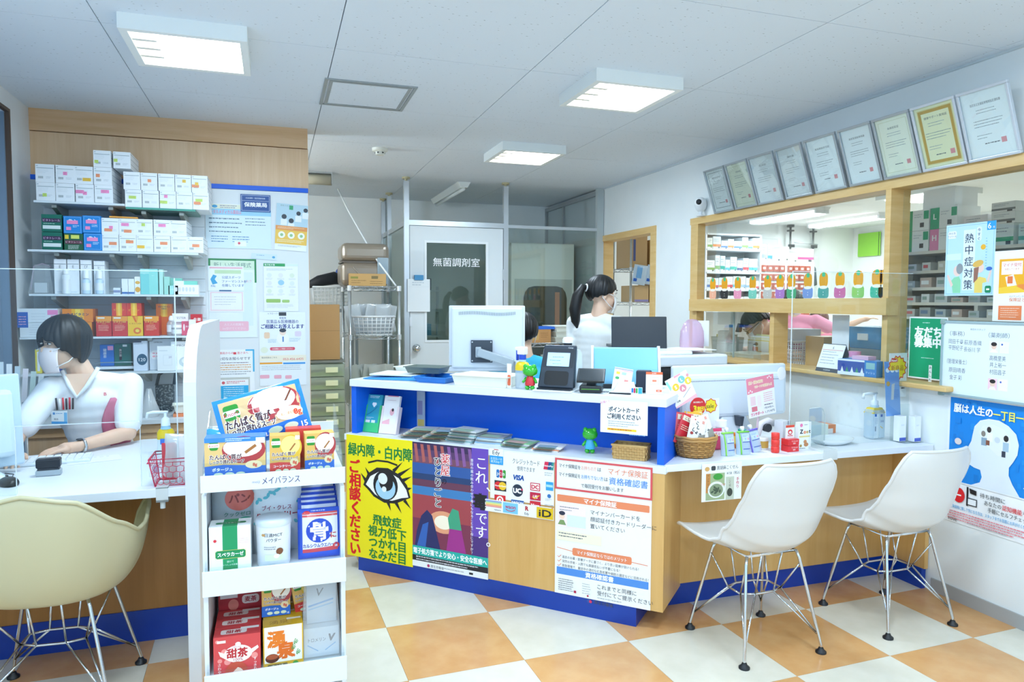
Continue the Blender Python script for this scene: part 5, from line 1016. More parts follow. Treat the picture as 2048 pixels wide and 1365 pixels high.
# lowest tray in view
z1 = .3475
def d_tea(s, H):
    for k in range(16): s.ell(8+(k*37 % 90), 10+(k*53 % 110), 4+k % 4, 4+k % 4, '#f0938c')
    s.ell(52, 42, 30, 20, '#fbf4ee').ell(52, 20, 6, 5, '#fbf4ee').poly([(78, 36), (94, 28), (96, 34), (80, 46)], '#fbf4ee').poly([(26, 40), (10, 32), (14, 44), (28, 54)], '#fbf4ee').text(50, 40, '甜茶', 23, '#c02430', .04, 'c', fit=44).text(52, 55, '100%', 10, '#c8505a', .01, 'c').text(50, 26, 'TEN-CHA', 4, '#c8505a', .01, 'c').rect(8, 8, 18, 6, '#f8eee8')
    s.ell(48, 84, 24, 24, '#c8503a').ell(47, 92, 17, 19, '#f8dcc6').poly([(28, 84), (46, 64), (70, 76), (70, 86), (52, 72), (34, 90)], '#c8503a').stroke([(36, 92), (40, 94), (44, 92)], 1.2, '#7a3a2a').stroke([(52, 92), (56, 94), (60, 92)], 1.2, '#7a3a2a').vtext(88, 54, 'すっきり気分', 8, '#fff4ee', .02).vtext(12, 60, 'さわやかな', 8, '#fff4ee', .02)
def t_tea(s, H): s.rr(14, H*.25, 56, H*.5, 6, '#f4e4de').text(42, H*.5, '甜茶', H*.36, '#b02a34', .04, 'c').rect(56, H*.1, 40, H*.24, '#f6f2ee')
for k in range(3):
    carton('tea_carton', ['red sweet tea carton with a teapot drawing, front one on the lowest tray', 'red sweet tea carton just behind the front one', 'red sweet tea carton third in the row'][k], .124, .058, .11, '#d8484a', d_tea if k == 0 else None, (-.113, 2.135+k*.062, z1), -.01, 'red tea cartons', top=t_tea)
carton('tea_carton', 'darker red barley tea carton raised at the back of the row', .124, .1, .16, '#b83038', lambda s, H: (s.rr(54, 8, 40, 22, 8, '#f4e4de'), s.text(74, 19, '麦茶', 14, '#b02a34', .03, 'c'), s.rect(4, 4, 40, 9, '#f2eeea'), s.ell(34, 30, 12, 14, '#e88a7a')), (-.112, 2.345, z1), 0, 'red tea cartons', top=lambda s, H: s.rr(20, H*.3, 60, H*.4, 8, '#c8606a').text(50, H*.5, '麦茶', H*.3, '#7a1c24', .03, 'c'))
def d_yus(s, H):
    s.rect(3, 0, 94, H, '#f2efe0').rect(0, 96, 100, H-96, '#d8a81c').text(32, 34, '湧', 46, '#e87a1c', .06, 'c').text(56, 66, '泉', 46, '#e06a1c', .06, 'c').ell(22, 84, 17, 12, '#5a2c1c').ell(22, 80, 15, 7, '#a8502c').rr(10, 100, 50, 9, 3, '#6a5a1c').text(35, 104.5, 'ブレンド茶', 6, '#f6eec8', .02, 'c').ell(80, 104, 7, 6, '#3f9a3a')
    for x, y in ((76, 46), (70, 60), (82, 74)):
        for k in range(5): s.poly([(x, y), (x+12*math.cos(k*.6-1.2), y+8*math.sin(k*.6-1.2)), (x+10*math.cos(k*.6-.9), y+8*math.sin(k*.6-.9))], '#4f9a4a')
for k in range(3):
    carton('herb_tea_carton', ['yellow and white herb tea carton with large orange characters on the lowest tray', 'yellow herb tea carton just behind the front one', 'yellow herb tea carton third in its row'][k], .11, .055, .118, '#dcae26', d_yus if k == 0 else None, (.01, 2.14+k*.058, z1), .02, 'yellow tea cartons', top=lambda s, H: s.text(40, H*.5, '湧泉', H*.5, '#b0801c', .02, 'c').rect(60, H*.1, 36, H*.2, '#f2ecd8'))
carton('soup_carton', 'small blue banded soup carton perched above the yellow tea cartons', .08, .035, .1, '#e2b45e', d_soup('ポタージュ', '#2468c4', False), (-.008, 2.2, z1+.1185), 0, GS, lean=-.08)
carton('soup_carton', 'small red banded soup carton tilted above the yellow tea cartons', .08, .035, .1, '#e6a23a', d_soup('コーンクリーム', '#d83a34', False), (.085, 2.215, z1+.118), .1, GS).rotation_euler[1] = -.14
tb = thing('thickener_bag', 'clear bag around a white thickener carton with a large V', 'bag', (.118, 2.16, z1))
MB(clear('clear film', '#eef3f6', .12, .08, dens=.22)).taper((.058, .045), (.045, .012), 0, .235).obj('film', tb)
b = MB(mat('#e3ebee', .4)); b.box(-.05, .05, -.03, .03, .003, .09); s = Sheet(b, .1, TR(-.05, -.03, .09)); s.text(12, 36, 'トロメリン', 14, '#3c4048', .02, fit=50).text(76, 32, 'V', 30, '#2c3036', .04, 'c', sh=.2).stroke([(10, 50), (40, 70)], 3, '#6aa8d8').stroke([(90, 50), (60, 70)], 3, '#6aa8d8'); b.obj('carton', tb)
b = MB(mat('#d8e0e4', .4)); b.box(-.04, .045, .0, .03, .092, .22); s = Sheet(b, .085, TR(-.04, 0, .22)); s.text(40, 40, 'V', 40, '#3c4048', .02, 'c', sh=.2).stroke([(5, 90), (90, 70)], 6, '#5aa0d8').stroke([(5, 102), (90, 84)], 4, '#8fc0e4'); b.obj('back_carton', tb)
# ================================================================ on top of the diagonal counter
def at_fc(x, y, z=.9935): return fcp(x, y, z)
M_trw = mat('#eef0e4', .35); M_trd = mat('#6f7a72', .4); M_trb = mat('#2f7fd0', .35)
def tray(name, label, w_, d, h, m, loc, rz=0, rot=None, wall=.004, cat='tray', group=None, flare=.012):
    b = MB(m); T = None
    a, c = (w_/2-flare, d/2-flare), (w_/2, d/2)
    b.taper(a, c, 0, h, cap=False); i1, i2 = (a[0]-wall, a[1]-wall), (c[0]-wall, c[1]-wall)
    vs = [(-i1[0], -i1[1], wall), (i1[0], -i1[1], wall), (i1[0], i1[1], wall), (-i1[0], i1[1], wall), (-i2[0], -i2[1], h), (i2[0], -i2[1], h), (i2[0], i2[1], h), (-i2[0], i2[1], h)]
    b.add(vs, [(0, 1, 2, 3), (4, 5, 1, 0), (5, 6, 2, 1), (6, 7, 3, 2), (7, 4, 0, 3)])
    o = [(-c[0], -c[1], h), (c[0], -c[1], h), (c[0], c[1], h), (-c[0], c[1], h)]
    b.add(o+vs[4:], [(0, 1, 5, 4), (1, 2, 6, 5), (2, 3, 7, 6), (3, 0, 4, 7)])
    l = h-.004; b.box(-c[0]-.006, c[0]+.006, -c[1]-.006, -c[1], l, h).box(-c[0]-.006, c[0]+.006, c[1], c[1]+.006, l, h).box(-c[0]-.006, -c[0], -c[1], c[1], l, h).box(c[0], c[0]+.006, -c[1], c[1], l, h)
    return tag(b.obj(name, None, loc, rz, rot=rot), label, cat, group)
tray('white_tray', 'long cream plastic tray in front of the white monitor on the blue counter', .3, .2, .052, M_trw, at_fc(.69, .14), RZ)
tag(MB(mat('#e8eaec', .5)).box(-.16, .16, -.11, .11, 0, .0015).obj('paper_sheet', None, at_fc(.16, .16), RZ+.1), 'loose paper sheet under the blue folder on the counter', 'paper')
b = MB(mat('#3f9be0', .3)); b.add([(-.16, -.12, .002), (.16, -.12, .002), (.16, .12, .002), (-.16, .12, .002), (-.16, -.12, .006), (.16, -.12, .018), (.16, .12, .024), (-.16, .12, .012)], [(3, 2, 1, 0), (4, 5, 6, 7), (0, 1, 5, 4), (1, 2, 6, 5), (2, 3, 7, 6), (3, 0, 4, 7)])
fo = thing('blue_folder', 'bright blue clear folder with papers at the left end of the counter top', 'folder', at_fc(.15, .18, .995), RZ+.15)
b.obj('cover', fo); MB(mat('#f0f3f4', .5)).box(-.14, .14, -.09, .12, .02, .026).obj('papers', fo)
tray('small_cream_tray', 'empty cream tray behind the blue folder on the counter', .2, .14, .05, M_trw, at_fc(.13, .36), RZ)
tray('blue_tray', 'blue plastic tray between the folder and the cream tray', .19, .2, .03, M_trb, at_fc(.4, .16), RZ)
tray('grey_tray', 'dark grey tray resting on the blue tray', .2, .13, .034, M_trd, at_fc(.3, .2, 1.03), RZ+.1)
# monitor seen from behind
mo = thing('computer_monitor', 'square white monitor seen from behind on a grey arm at the blue counter', 'monitor', (1.085, 3.7, .993), -.3)
b = MB(mat('#d9dfe5', .35)); b.box(-.205, .205, .0, .03, .03, .385); b.obj('screen_housing', mo, bevel=.006)
MB(mat('#d6dde4', .35)).box(-.19, .19, -.02, .0, .05, .375).obj('back_cover', mo, bevel=.012)
v = MB(mat('#8d979e', .5))
for k in range(34): v.box(-.15+k*.009, -.146+k*.009, -.0215, -.0195, .335+.004*math.sin(k*.2), .352+.004*math.sin(k*.2))
o = v.obj('vent_slot', mo); o['kind'] = 'stuff'
MB(mat('#3a434e', .4)).box(-.085, .03, -.032, -.02, .08, .2).obj('mount_plate', mo)
for sx in (-.078, .022):
    for z in (.09, .19): MB(M_alu).cyl(sx, 0, 0, .004, .004, 10, T=TR(0, -.032, z, rx=PI/2)).obj('screw', mo)
MB(mat('#b3bcc2', .35, .4)).box(-.06, -.03, -.065, -.03, .11, .165).obj('arm_joint', mo, bevel=.004)
a = MB(mat('#aab3b9', .35, .5)); a.box(0, .2, -.02, .02, -.022, .022, T=TR(-.05, -.07, .14, ry=.3)); a.obj('arm', mo, bevel=.006)
MB(mat('#8e979d', .4, .5)).cyl(.135, -.07, .0005, .09, .018).obj('arm_post', mo)
kb = thing('desk_fan_base', 'pale plastic document tray under the white monitor', 'tray', (1.02, 3.66, .9935), -.4)
MB(mat('#dfe6ea', .35)).box(-.13, .16, -.06, .1, 0, .022).obj('body', kb, bevel=.01); MB(mat('#e9eef1', .4)).box(-.12, .15, -.05, .09, .022, .024).obj('sheet', kb)
kb.name = 'document_tray'
# spray bottle
sp = thing('cleaner_spray', 'clear spray bottle with yellow shoulder and white blue trigger head', 'bottle', at_fc(.9, .085), RZ-.2)
MB(clear('clear bottle plastic', '#eef4f8', .08, dens=.35, hazy='#dfe8f2')).lathe([(.036, 0), (.038, .008), (.038, .085)], 24, sx=1, sy=.7).obj('body', sp)
MB(mat('#f0cf1f', .35)).lathe([(.0385, .085), (.038, .105), (.03, .12), (.016, .126)], 24, sx=1, sy=.7).obj('shoulder', sp)
MB(mat('#2a50c8', .35)).lathe([(.017, .135), (.017, .158)], 20).obj('blue_ring', sp); MB(mat('#bfdff0', .3)).lathe([(.016, .126), (.016, .135)], 20).obj('neck', sp)
MB(mat('#f6f8f8', .3)).box(-.022, .02, -.016, .016, .158, .195).box(-.04, -.02, -.01, .01, .176, .193).obj('trigger_head', sp, bevel=.005); MB(mat('#2a50c8', .35)).box(-.034, -.026, -.007, .007, .13, .178).obj('trigger', sp, bevel=.002)
sheet_obj('character_stand', 'small upright acrylic card with orange lower half beside the green figurine', 'acrylic card', .022, .115, at_fc(.842, .06), RZ, '#f3efe4', .003, lambda s, H: s.rr(14, 240, 72, 230, 26, '#e8704a').ell(50, 100, 30, 60, '#f3ead2').rect(30, 300, 40, 16, '#f8f4ee'))
def figurine(label, loc, rz, cloth):
    t = thing('green_figurine', label, 'figurine', loc, rz, group='glossy green toy figurines'); g = mat('#2fb52a', .15, coat=.6)
    MB(g).lathe([(.001, .062), (.02, .064), (.033, .074), (.036, .088), (.03, .104), (.018, .112), (.001, .114)], 24, sx=1, sy=.85).obj('head', t)
    MB(cloth).lathe([(.023, .02), (.0235, .03), (.019, .05), (.013, .064)], 24, sx=1, sy=.85).obj('body', t)
    for s in (-1, 1):
        MB(g).ball((s*.012, -.004, .01), (.0115, .014, .011)).obj('foot', t); MB(g).tube([(s*.016, 0, .055), (s*.027, -.004, .042), (s*.032, -.01, .033)], [.007, .0065, .006], 10).obj('arm', t)
        MB(g).ball((s*.02, -.008, .108), .011).obj('knob', t)
    return t
figurine('glossy green toy figurine with a red body on the counter top', at_fc(.955, .05), RZ+.2, mat('#d8363c', .2))
figurine('glossy green toy figurine with a light blue body on the counter ledge', fcp(1.225, .12, .7105), RZ+.2, mat('#49b4e4', .2))
# face reading card terminal
rd = thing('card_reader_terminal', 'black face recognition card reader with a pale blue screen on the counter', 'card reader', at_fc(1.075, .13), RZ+.04)
MB(mat('#e4e9ec', .4)).prism([(-.06, 0), (.09, 0), (.075, .16), (.045, .185), (.02, .185)], -.078, .092, T=TR(rz=PI/2)).obj('white_housing', rd, bevel=.004)
b = MB(mat('#2c3744', .35)); y0, z0, y1, z1 = -.075, .014, -.012, .205
b.add([(-.088, y0, z0), (.088, y0, z0), (.078, y1, z1), (-.078, y1, z1), (-.088, y0+.03, z0), (.088, y0+.03, z0), (.078, y1+.022, z1), (-.078, y1+.022, z1)], [(0, 1, 2, 3), (7, 6, 5, 4), (0, 4, 5, 1), (1, 5, 6, 2), (2, 6, 7, 3), (3, 7, 4, 0)]); b.obj('front_shell', rd, bevel=.006)
lean = math.atan2(y1-y0, z1-z0); T_ = TR(-.08, y1-.0008, z1, rx=-lean) 
b = MB(); s = Sheet(b, .16, T_); s.rr(4, 10, 92, 56, 4, '#1f2833').rect(16, 22, 68, 40, mat('#a9d4ee', .3, emit=.55)).bars(32, 34, 36, 1, 4, 2.4, '#6f98b8').bars(24, 44, 52, 1, 4, 2.2, '#6f98b8').bars(34, 54, 30, 1, 4, 2, '#7fa4c0').text(84, 6, 'Canny', 6, '#dfe6ea', .01, 'c').rr(14, 76, 72, 42, 8, '#05070a'); b.obj('screen', rd)
MB(mat('#1a2027', .35)).box(-.08, .08, -.1, -.06, .006, .014).obj('card_tray', rd); MB(mat('#e9edf0', .4)).box(-.095, .095, -.115, .09, 0, .006).obj('base_plate', rd)
pl_ = thing('desk_lamp_post', 'black round post with white cap behind the card reader', 'post', at_fc(1.03, .33), 0)
MB(mat('#23282f', .4)).cyl(0, 0, 0, .205, .021).obj('post', pl_); MB(mat('#f2f4f5', .35)).lathe([(.026, .205), (.026, .222), (.02, .232), (.001, .234)], 20).obj('cap', pl_); pl_.name = 'black_post'
# payment terminal
pt = thing('payment_terminal', 'black card payment terminal with a tilted dark screen on the counter', 'payment terminal', at_fc(1.235, .105), RZ+.25)
MB(mat('#22282a', .4)).box(-.05, .05, -.055, .06, 0, .034).obj('body', pt, bevel=.008); b = MB(mat('#1d2224', .3)); T2 = TR(0, -.05, .044, rx=.62); b.box(-.062, .062, 0, .09, 0, .012, T=T2); b.obj('screen_housing', pt, bevel=.003)
b = MB(mat('#343a3e', .15)); b.box(-.055, .055, .006, .082, .012, .0128, T=T2); b.obj('screen', pt); MB(mat('#5aa03a', .4)).box(-.04, .04, -.0562, -.055, .016, .019).obj('status_line', pt); MB(mat('#22282a', .4)).box(-.02, .02, -.02, .03, .034, .06).obj('neck', pt)
# pale blue document scanner
sc_ = thing('document_scanner', 'pale blue document scanner standing upright at the right end of the counter', 'scanner', at_fc(1.31, .37), -.42)
b = MB(mat('#7fc0de', .35)); b.prism([(-.075, 0), (.075, 0), (.06, .085), (.03, .185), (0, .19), (-.045, .09)], -.15, .15, T=TR(rz=PI/2) @ TR()); b.obj('lid', sc_, bevel=.008)
for s in (-1, 1): MB(mat('#dfe5e8', .35)).prism([(-.08, 0), (.08, 0), (.065, .09), (.034, .192), (0, .197), (-.05, .094)], -.006, .006, T=TR(s*.157, 0, 0, rz=PI/2)).obj('end_plate', sc_, bevel=.004)
MB(M_dark).box(-.14, .14, -.085, -.07, 0, .02).obj('feed_slot', sc_)
sheet_obj('payment_brand_card', 'leaning white card with small payment logos in front of the scanner', 'card', .085, .115, at_fc(1.345, .19), RZ+.3, '#f4f6f8', .001, lambda s, H: (s.rect(0, 4, 100, 6, '#8f9fd8'), s.rect(40, 12, 60, 5, '#f0a0c8'), s.rect(12, 24, 20, 16, '#f0cf3a'), s.rect(42, 24, 24, 16, '#a9c4ea'), s.rect(74, 26, 24, 14, '#f2e6d2'), s.rr(10, 54, 22, 16, 8, '#3fa860'), s.rr(60, 66, 22, 14, 3, '#ee8a80')), rot=(-.5, .15, RZ+.3))
pb = thing('white_card_box', 'crumpled white receipt bundle lying in front of the scanner', 'paper bundle', at_fc(1.375, .15), RZ+.3)
b = MB(mat('#e9ecef', .5)); b.taper((.055, .035), (.035, .02), 0, .045, off=(.008, .01)); b.obj('bundle', pb); MB(mat('#d5dade', .5)).box(-.06, .05, -.045, .035, 0, .006).obj('slip', pb); pb.name = 'receipt_bundle'
sheet_obj('brand_sign', 'tiny sign with coloured credit card mark beside the receipt bundle', 'sign', .05, .03, at_fc(1.44, .12), RZ+.1, '#f4f6f8', .002, lambda s, H: (s.rr(4, 8, 17, 44, 6, '#1d6fb8'), s.rr(23, 8, 17, 44, 6, '#c62a4c'), s.rr(42, 8, 17, 44, 6, '#3f9c3c'), s.rect(64, 4, 34, 52, '#2f9fd8')))
hd = thing('pen_holder', 'dark leather holder with a pen behind the small signs', 'pen holder', at_fc(1.45, .2), RZ+.2)
MB(mat('#232a3c', .5)).box(-.035, .035, -.015, .015, 0, .1).obj('holder', hd, bevel=.008); MB(mat('#e0c23a', .4)).tube([(.02, -.02, .02), (.024, -.018, .07)], .004, 8).obj('pen', hd)
sheet_obj('code_payment_stand', 'small white standing sign with an orange header at the counter corner', 'sign', .072, .098, at_fc(1.51, .15), RZ+.25, '#f6f7f7', .004, lambda s, H: (s.rect(0, 0, 100, 16, '#ec6a3a'), s.text(50, 8, 'au PAY', 9, '#ffffff', .02, 'c'), s.frame(26, 32, 50, 46, 2, '#b9bec2'), s.rr(38, 48, 26, 12, 2, '#f0805a'), s.rect(62, 108, 34, 14, '#ec6a3a'), s.text(79, 115, 'PAY', 9, '#ffffff', .02, 'c')), rot=(-.12, 0, RZ+.25))
st = thing('stylus_pen', 'black stylus pen with a coiled cord lying on the counter edge', 'pen', at_fc(1.37, .055, .998), RZ+.12)
MB(M_black).tube([(-.035, 0, .002), (.055, 0, .002), (.062, 0, .002)], [.003, .0045, .003], 8).obj('barrel', st)
MB(M_black).tube([(-.035-k*.0012, .004*math.cos(k*1.2), .002+.004*math.sin(k*1.2)+.004) for k in range(30)], .0011, 5).obj('coiled_cord', st)
# ---------------------------------------------------------------- in the open ledge
zl = .7105
def leaflet_stand(label, x, rz, cols, draw, w_=.105, h=.2):
    t = thing('leaflet_stand', label, 'leaflet stand', fcp(x, .12, zl), RZ+rz, group='leaflet stands in the ledge')
    b = MB(mat(cols[0], .35)); T = TR(0, -.04, .002, rx=-.28)
    b.box(-w_/2, w_/2, 0, .03, 0, h*.25, T=T).box(-w_/2, -w_/2+.012, 0, .03, h*.25, h*.72, T=T).box(w_/2-.012, w_/2, 0, .03, h*.25, h*.72, T=T); b.obj('pocket', t)
    b = MB(mat(cols[1], .35)); b.box(-w_/2+.006, w_/2-.006, .003, .02, .01, h, T=T); s = Sheet(b, w_-.012, T @ TR(-w_/2+.006, .003, h)); draw(s, 100*h/(w_-.012)); b.obj('leaflet', t)
    MB(mat(cols[2], .4)).box(-w_/2+.01, w_/2-.01, .03, .034, 0, h*.7, T=T).obj('back_stay', t)
leaflet_stand('green leaflet stand with turquoise heart leaflets at the left end of the ledge', .015, 0, ('#3fc07a', '#2f9fb8', '#2f9a60'), lambda s, H: (s.bars(14, 8, 70, 2, 8, 4, '#dff2f6'), s.ell(46, 54, 9, 9, '#f2f6f8'), s.ell(58, 54, 9, 9, '#f2f6f8'), s.poly([(38, 58), (66, 58), (52, 74)], '#f2f6f8'), s.stroke([(6, 120), (30, 108), (60, 84), (76, 66)], 3, '#1f5f8a'), s.rect(8, 146, 30, 30, '#e6e0e6'), s.rect(48, 146, 26, 30, '#dfeaf0'), s.bars(10, 130, 60, 2, 6, 3, '#bfe6ee')))
leaflet_stand('white and pink leaflet stand next to the green one in the ledge', .125, .05, ('#f2e4e8', '#f4f2f4', '#e6e2da'), lambda s, H: (s.rect(20, 0, 70, 5, '#e88a9a'), s.ell(60, 92, 14, 20, '#f4b8c4'), s.ell(64, 80, 7, 9, '#3a3234'), s.bars(20, 24, 60, 1, 6, 4, '#d8c8d0'), s.poly([(0, 150), (50, 130), (60, H), (0, H)], '#f4b8c4')))
sheet_obj('clear_leaflet_pocket', 'tall translucent leaflet pocket against the ledge back beside the pink stand', 'leaflet pocket', .05, .21, fcp(.225, .25, zl), RZ, '#aebfd6', .004, lambda s, H: (s.rect(10, 100, 60, 150, '#8f8fc0'), s.rect(10, 300, 80, 80, '#d8c070')))
r7 = random.Random(3)
def brochures(label, x, y, n, w_, d, cols, rz, fan=.0, tilt=0, th_=.0065):
    t = thing('brochure_stack', label, 'brochures', fcp(x, y, zl), RZ+rz, group='brochure stacks in the ledge')
    for k in range(n):
        b = MB(mat(cols[k % len(cols)], .45)); b.box(-w_/2, w_/2, -d/2, d/2, 0, th_)
        s = Sheet(b, w_, TR(-w_/2, d/2, th_, rx=-PI/2)); s.rect(6, 6, 88, 18, '#dfe3e4').rect(10, 40, 70, 40, ('#8fa8b0', '#c9a890', '#9fb89a')[k % 3])
        b.obj('brochure', t, (fan*k, fan*.3*k, k*(th_+.0004)+fan*k*0), rz=r7.uniform(-.05, .05), rot=None)
    return t
brochures('fanned stack of beige brochures beside the pink leaflet stand', .29, .1, 6, .15, .1, ['#cfc8b8', '#b9a894', '#d8d4cc'], .25, .012)
brochures('fanned stack of brown and grey brochures, second stack in the ledge', .42, .085, 7, .16, .1, ['#b9b0a4', '#8f8a86', '#c8bca8'], .22, .013)
brochures('thick stack of grey and teal booklets in the middle of the ledge', .57, .1, 9, .15, .11, ['#d8dcda', '#8fb8b8', '#c3c7c6', '#6f7a7c'], -.05, .004)
brochures('low stack of white and blue booklets in the ledge', .72, .12, 6, .14, .11, ['#dfe3e4', '#9fc4e0', '#8f9496'], .05, .003)
brochures('low stack of green edged leaflets in the ledge', .86, .11, 5, .14, .1, ['#e3e6e4', '#8fc08a', '#a9aeac'], -.08, .006, th_=.005)
brochures('thin stack of orange edged leaflets nearest the green figurine', 1.02, .1, 4, .13, .09, ['#e9e6e2', '#ef9a70', '#d8d4d0'], .08, .006, th_=.005)
# woven pen basket
M_str = mat('#d2ab6c', .6); M_str2 = mat('#c3985a', .6)
wbk = thing('woven_basket', 'small rectangular woven straw basket at the right end of the ledge', 'basket', fcp(1.425, .1, zl), RZ+.05)
bw, bd, bh = .155, .085, .062
b = MB(M_str2); b.taper((bw/2-.008, bd/2-.008), (bw/2-.002, bd/2-.002), 0, bh, cap=False); b.obj('lining', wbk)
b = MB(M_str)
for r in range(5):
    for k in range(12):
        u = -bw/2+.008+(bw-.016)*(k+.5)/12; e = .0025 if (r+k) % 2 else .0
        for sy in (-1, 1): b.cb(u, sy*(bd/2-.004+e+r*.0006), r*.012+.001, .0125, .004, .0112, (M_str, M_str2)[(r+k) % 2])
    for k in range(6):
        u = -bd/2+.008+(bd-.016)*(k+.5)/6; e = .0025 if (r+k) % 2 else .0
        for sx in (-1, 1): b.cb(sx*(bw/2-.004+e+r*.0006), u, r*.012+.001, .004, .0125, .0112, (M_str, M_str2)[(r+k) % 2])
o = b.obj('weave', wbk); o['kind'] = 'stuff'
MB(M_str).tube([(-bw/2, -bd/2, bh), (bw/2, -bd/2, bh), (bw/2, bd/2, bh), (-bw/2, bd/2, bh)], .005, 8, closed=True).obj('rim', wbk)
for k, c in enumerate(('#e0c23a', '#3a4048', '#c9a060')): tag(MB(mat(c, .4)).tube([(-.05, 0, 0), (.05, 0, .004)], .004, 8).obj('pen', None, fcp(1.425, .085+k*.014, zl+.05), RZ+.1*k), f'{("yellow", "black", "brown")[k]} pen lying in the small straw basket', 'pen', 'pens in the straw basket')
# ================================================================ on the low right counter
zr = .7155
# printer on its stand and dark laptop
ps = thing('printer_stand', 'wooden stand under the multifunction printer behind the counters', 'stand', (2.17, 3.72, 0))
MB(M_ply).box(-.32, .32, -.2, .2, .86, .885).obj('top_board', ps)
for sx in (-1, 1): MB(M_ply).box(sx*.3-.012, sx*.3+.012, -.2, .2, 0, .86).obj('side_panel', ps)
pr = thing('multifunction_printer', 'black and white multifunction printer behind the diagonal counter', 'printer', (2.17, 3.72, .8855))
MB(mat('#23282d', .4)).box(-.31, .31, -.19, .19, 0, .15).obj('body', pr, bevel=.02); MB(mat('#0e1114', .4)).box(-.27, .25, -.195, -.15, .05, .11).obj('paper_slot', pr)
MB(mat('#e6ebee', .35)).box(-.315, .315, -.2, .2, .15, .215).obj('scanner_lid', pr, bevel=.012); MB(mat('#eef2f4', .4)).box(-.3, .1, -.17, .17, .215, .235).obj('document_feeder', pr, bevel=.008); MB(mat('#f2f4f4', .5)).box(.0, .27, -.15, .12, .236, .24).obj('paper', pr)
lp = thing('laptop_screen', 'black notebook computer open on top of the printer', 'laptop', (2.04, 3.74, 1.1255), -.3)
b = MB(mat('#1a2129', .3)); b.box(-.165, .165, 0, .012, 0, .19, T=TR(0, .05, .0, rx=-.12)); b.obj('screen_lid', lp, bevel=.004); MB(mat('#2a3138', .35)).box(-.165, .165, .055, .27, 0, .016).obj('keyboard_base', lp)
# white till monitor seen from behind
po = thing('till_monitor', 'wide white all-in-one computer seen from behind on the low counter', 'monitor', (2.15, 3.02, zr), -.02)
b = MB(mat('#dae0e8', .35)); b.box(-.325, .325, 0, .028, .125, .375); b.obj('screen_housing', po, bevel=.01)
MB(mat('#e0e6ee', .35)).box(-.3, .3, -.045, 0, .12, .335).obj('back_cover', po, bevel=.02)
v = MB(mat('#7f8896', .5))
for k in range(60): v.box(-.27+k*.009, -.266+k*.009, -.0465, -.0445, .3, .305)
o = v.obj('vent_slot', po); o['kind'] = 'stuff'
b = MB(mat('#dde3ea', .35)); b.taper((.12, .085), (.07, .03), 0, .13); b.obj('stand', po, bevel=.012); MB(mat('#39424e', .4)).prism([(-.012, .13), (.012, .13), (.003, .08), (-.003, .08)], -.1, -.05).obj('cable_gap', po)
# bamboo basket with snack bags
bk = thing('bamboo_basket', 'round bamboo basket of snack packets beside the blue counter', 'basket', (1.772, 2.745, zr))
M_bam = mat('#c08f4e', .5); M_bam2 = mat('#a97a3e', .5)
def bas_r(z): return .068+.022*min(1, z/.07)**.7
b = MB(mat('#8f6430', .6)); b.lathe([(.055, .0)]+[(bas_r(z)-.004, z) for z in (.004, .02, .04, .06, .085)], 32, cap=True); b.obj('lining', bk)
for k in range(8):
    z = .008+k*.0095; MB(M_bam if k % 2 else M_bam2).tube([((bas_r(z)+.0025*math.cos(18*a+PI*(k % 2)))*math.cos(a), (bas_r(z)+.0025*math.cos(18*a+PI*(k % 2)))*math.sin(a), z) for a in [2*PI*i/72 for i in range(72)]], .0052, 6, closed=True).obj('woven_band', bk)
for k in range(18):
    a = 2*PI*k/18+.1; MB(M_bam2).tube([((bas_r(z)+.003)*math.cos(a), (bas_r(z)+.003)*math.sin(a), z) for z in (.002, .03, .06, .084)], .0035, 5).obj('upright', bk)
for k in range(2): MB(M_bam).tube([((bas_r(.085)+.004)*math.cos(a), (bas_r(.085)+.004)*math.sin(a), .08+k*.011+.0015*math.sin(9*a)) for a in [2*PI*i/60 for i in range(60)]], .006, 6, closed=True).obj('rim', bk)
bx_, by_ = 1.772, 2.745
def d_gob(s, H): s.text(40, 30, 'こ', 20, K, .04, 'c', rot=.3).text(50, 52, 'し', 22, K, .04, 'c', rot=.3).text(46, 78, 'しょう', 22, K, .04, 'c', rot=.4).rect(66, 10, 14, 16, '#e8a090').ell(18, 90, 9, 8, '#a8342c').ell(24, 16, 4, 4, '#d8403a').bars(10, 40, 20, 3, 6, 2, '#e0b0b0').poly([(60, 90), (100, 74), (100, H), (50, H)], '#9a9a90')
pouch('snack_packet', 'white snack packet with brush lettering, front left in the bamboo basket', .085, .125, .012, '#f4f4f1', d_gob, (bx_-.03, by_-.04, zr+.055), (-.25, .35, -.1), .3, 'packet', 'snack packets in the bamboo basket')
pouch('snack_packet', 'white snack packet with brush lettering, tilted right in the bamboo basket', .085, .13, .012, '#f2f2ef', d_gob, (bx_+.05, by_-.035, zr+.055), (-.25, -.2, .1), .3, 'packet', 'snack packets in the bamboo basket')
for x, y, c, r, nm in ((-.07, .0, '#d8303a', .45, 'red snack packet leaning out at the left of the bamboo basket'), (-.055, .02, '#e0525a', .2, 'second red snack packet at the left of the bamboo basket'), (.0, .03, '#eeb23c', .15, 'amber snack packet in the middle of the bamboo basket'), (.05, .04, '#f0bd4a', -.15, 'amber snack packet at the right of the bamboo basket')):
    pouch('snack_packet', nm, .09, .14, .014, c, lambda s, H: (s.rect(8, 10, 84, 26, '#f2e4c8'), s.text(50, 22, 'こしょう', 16, K, .03, 'c', fit=60), s.bars(12, 60, 70, 3, 10, 4, '#f8e0c0')), (bx_+x, by_+y, zr+.05), (-.15, r, 0), .25, 'packet', 'snack packets in the bamboo basket')
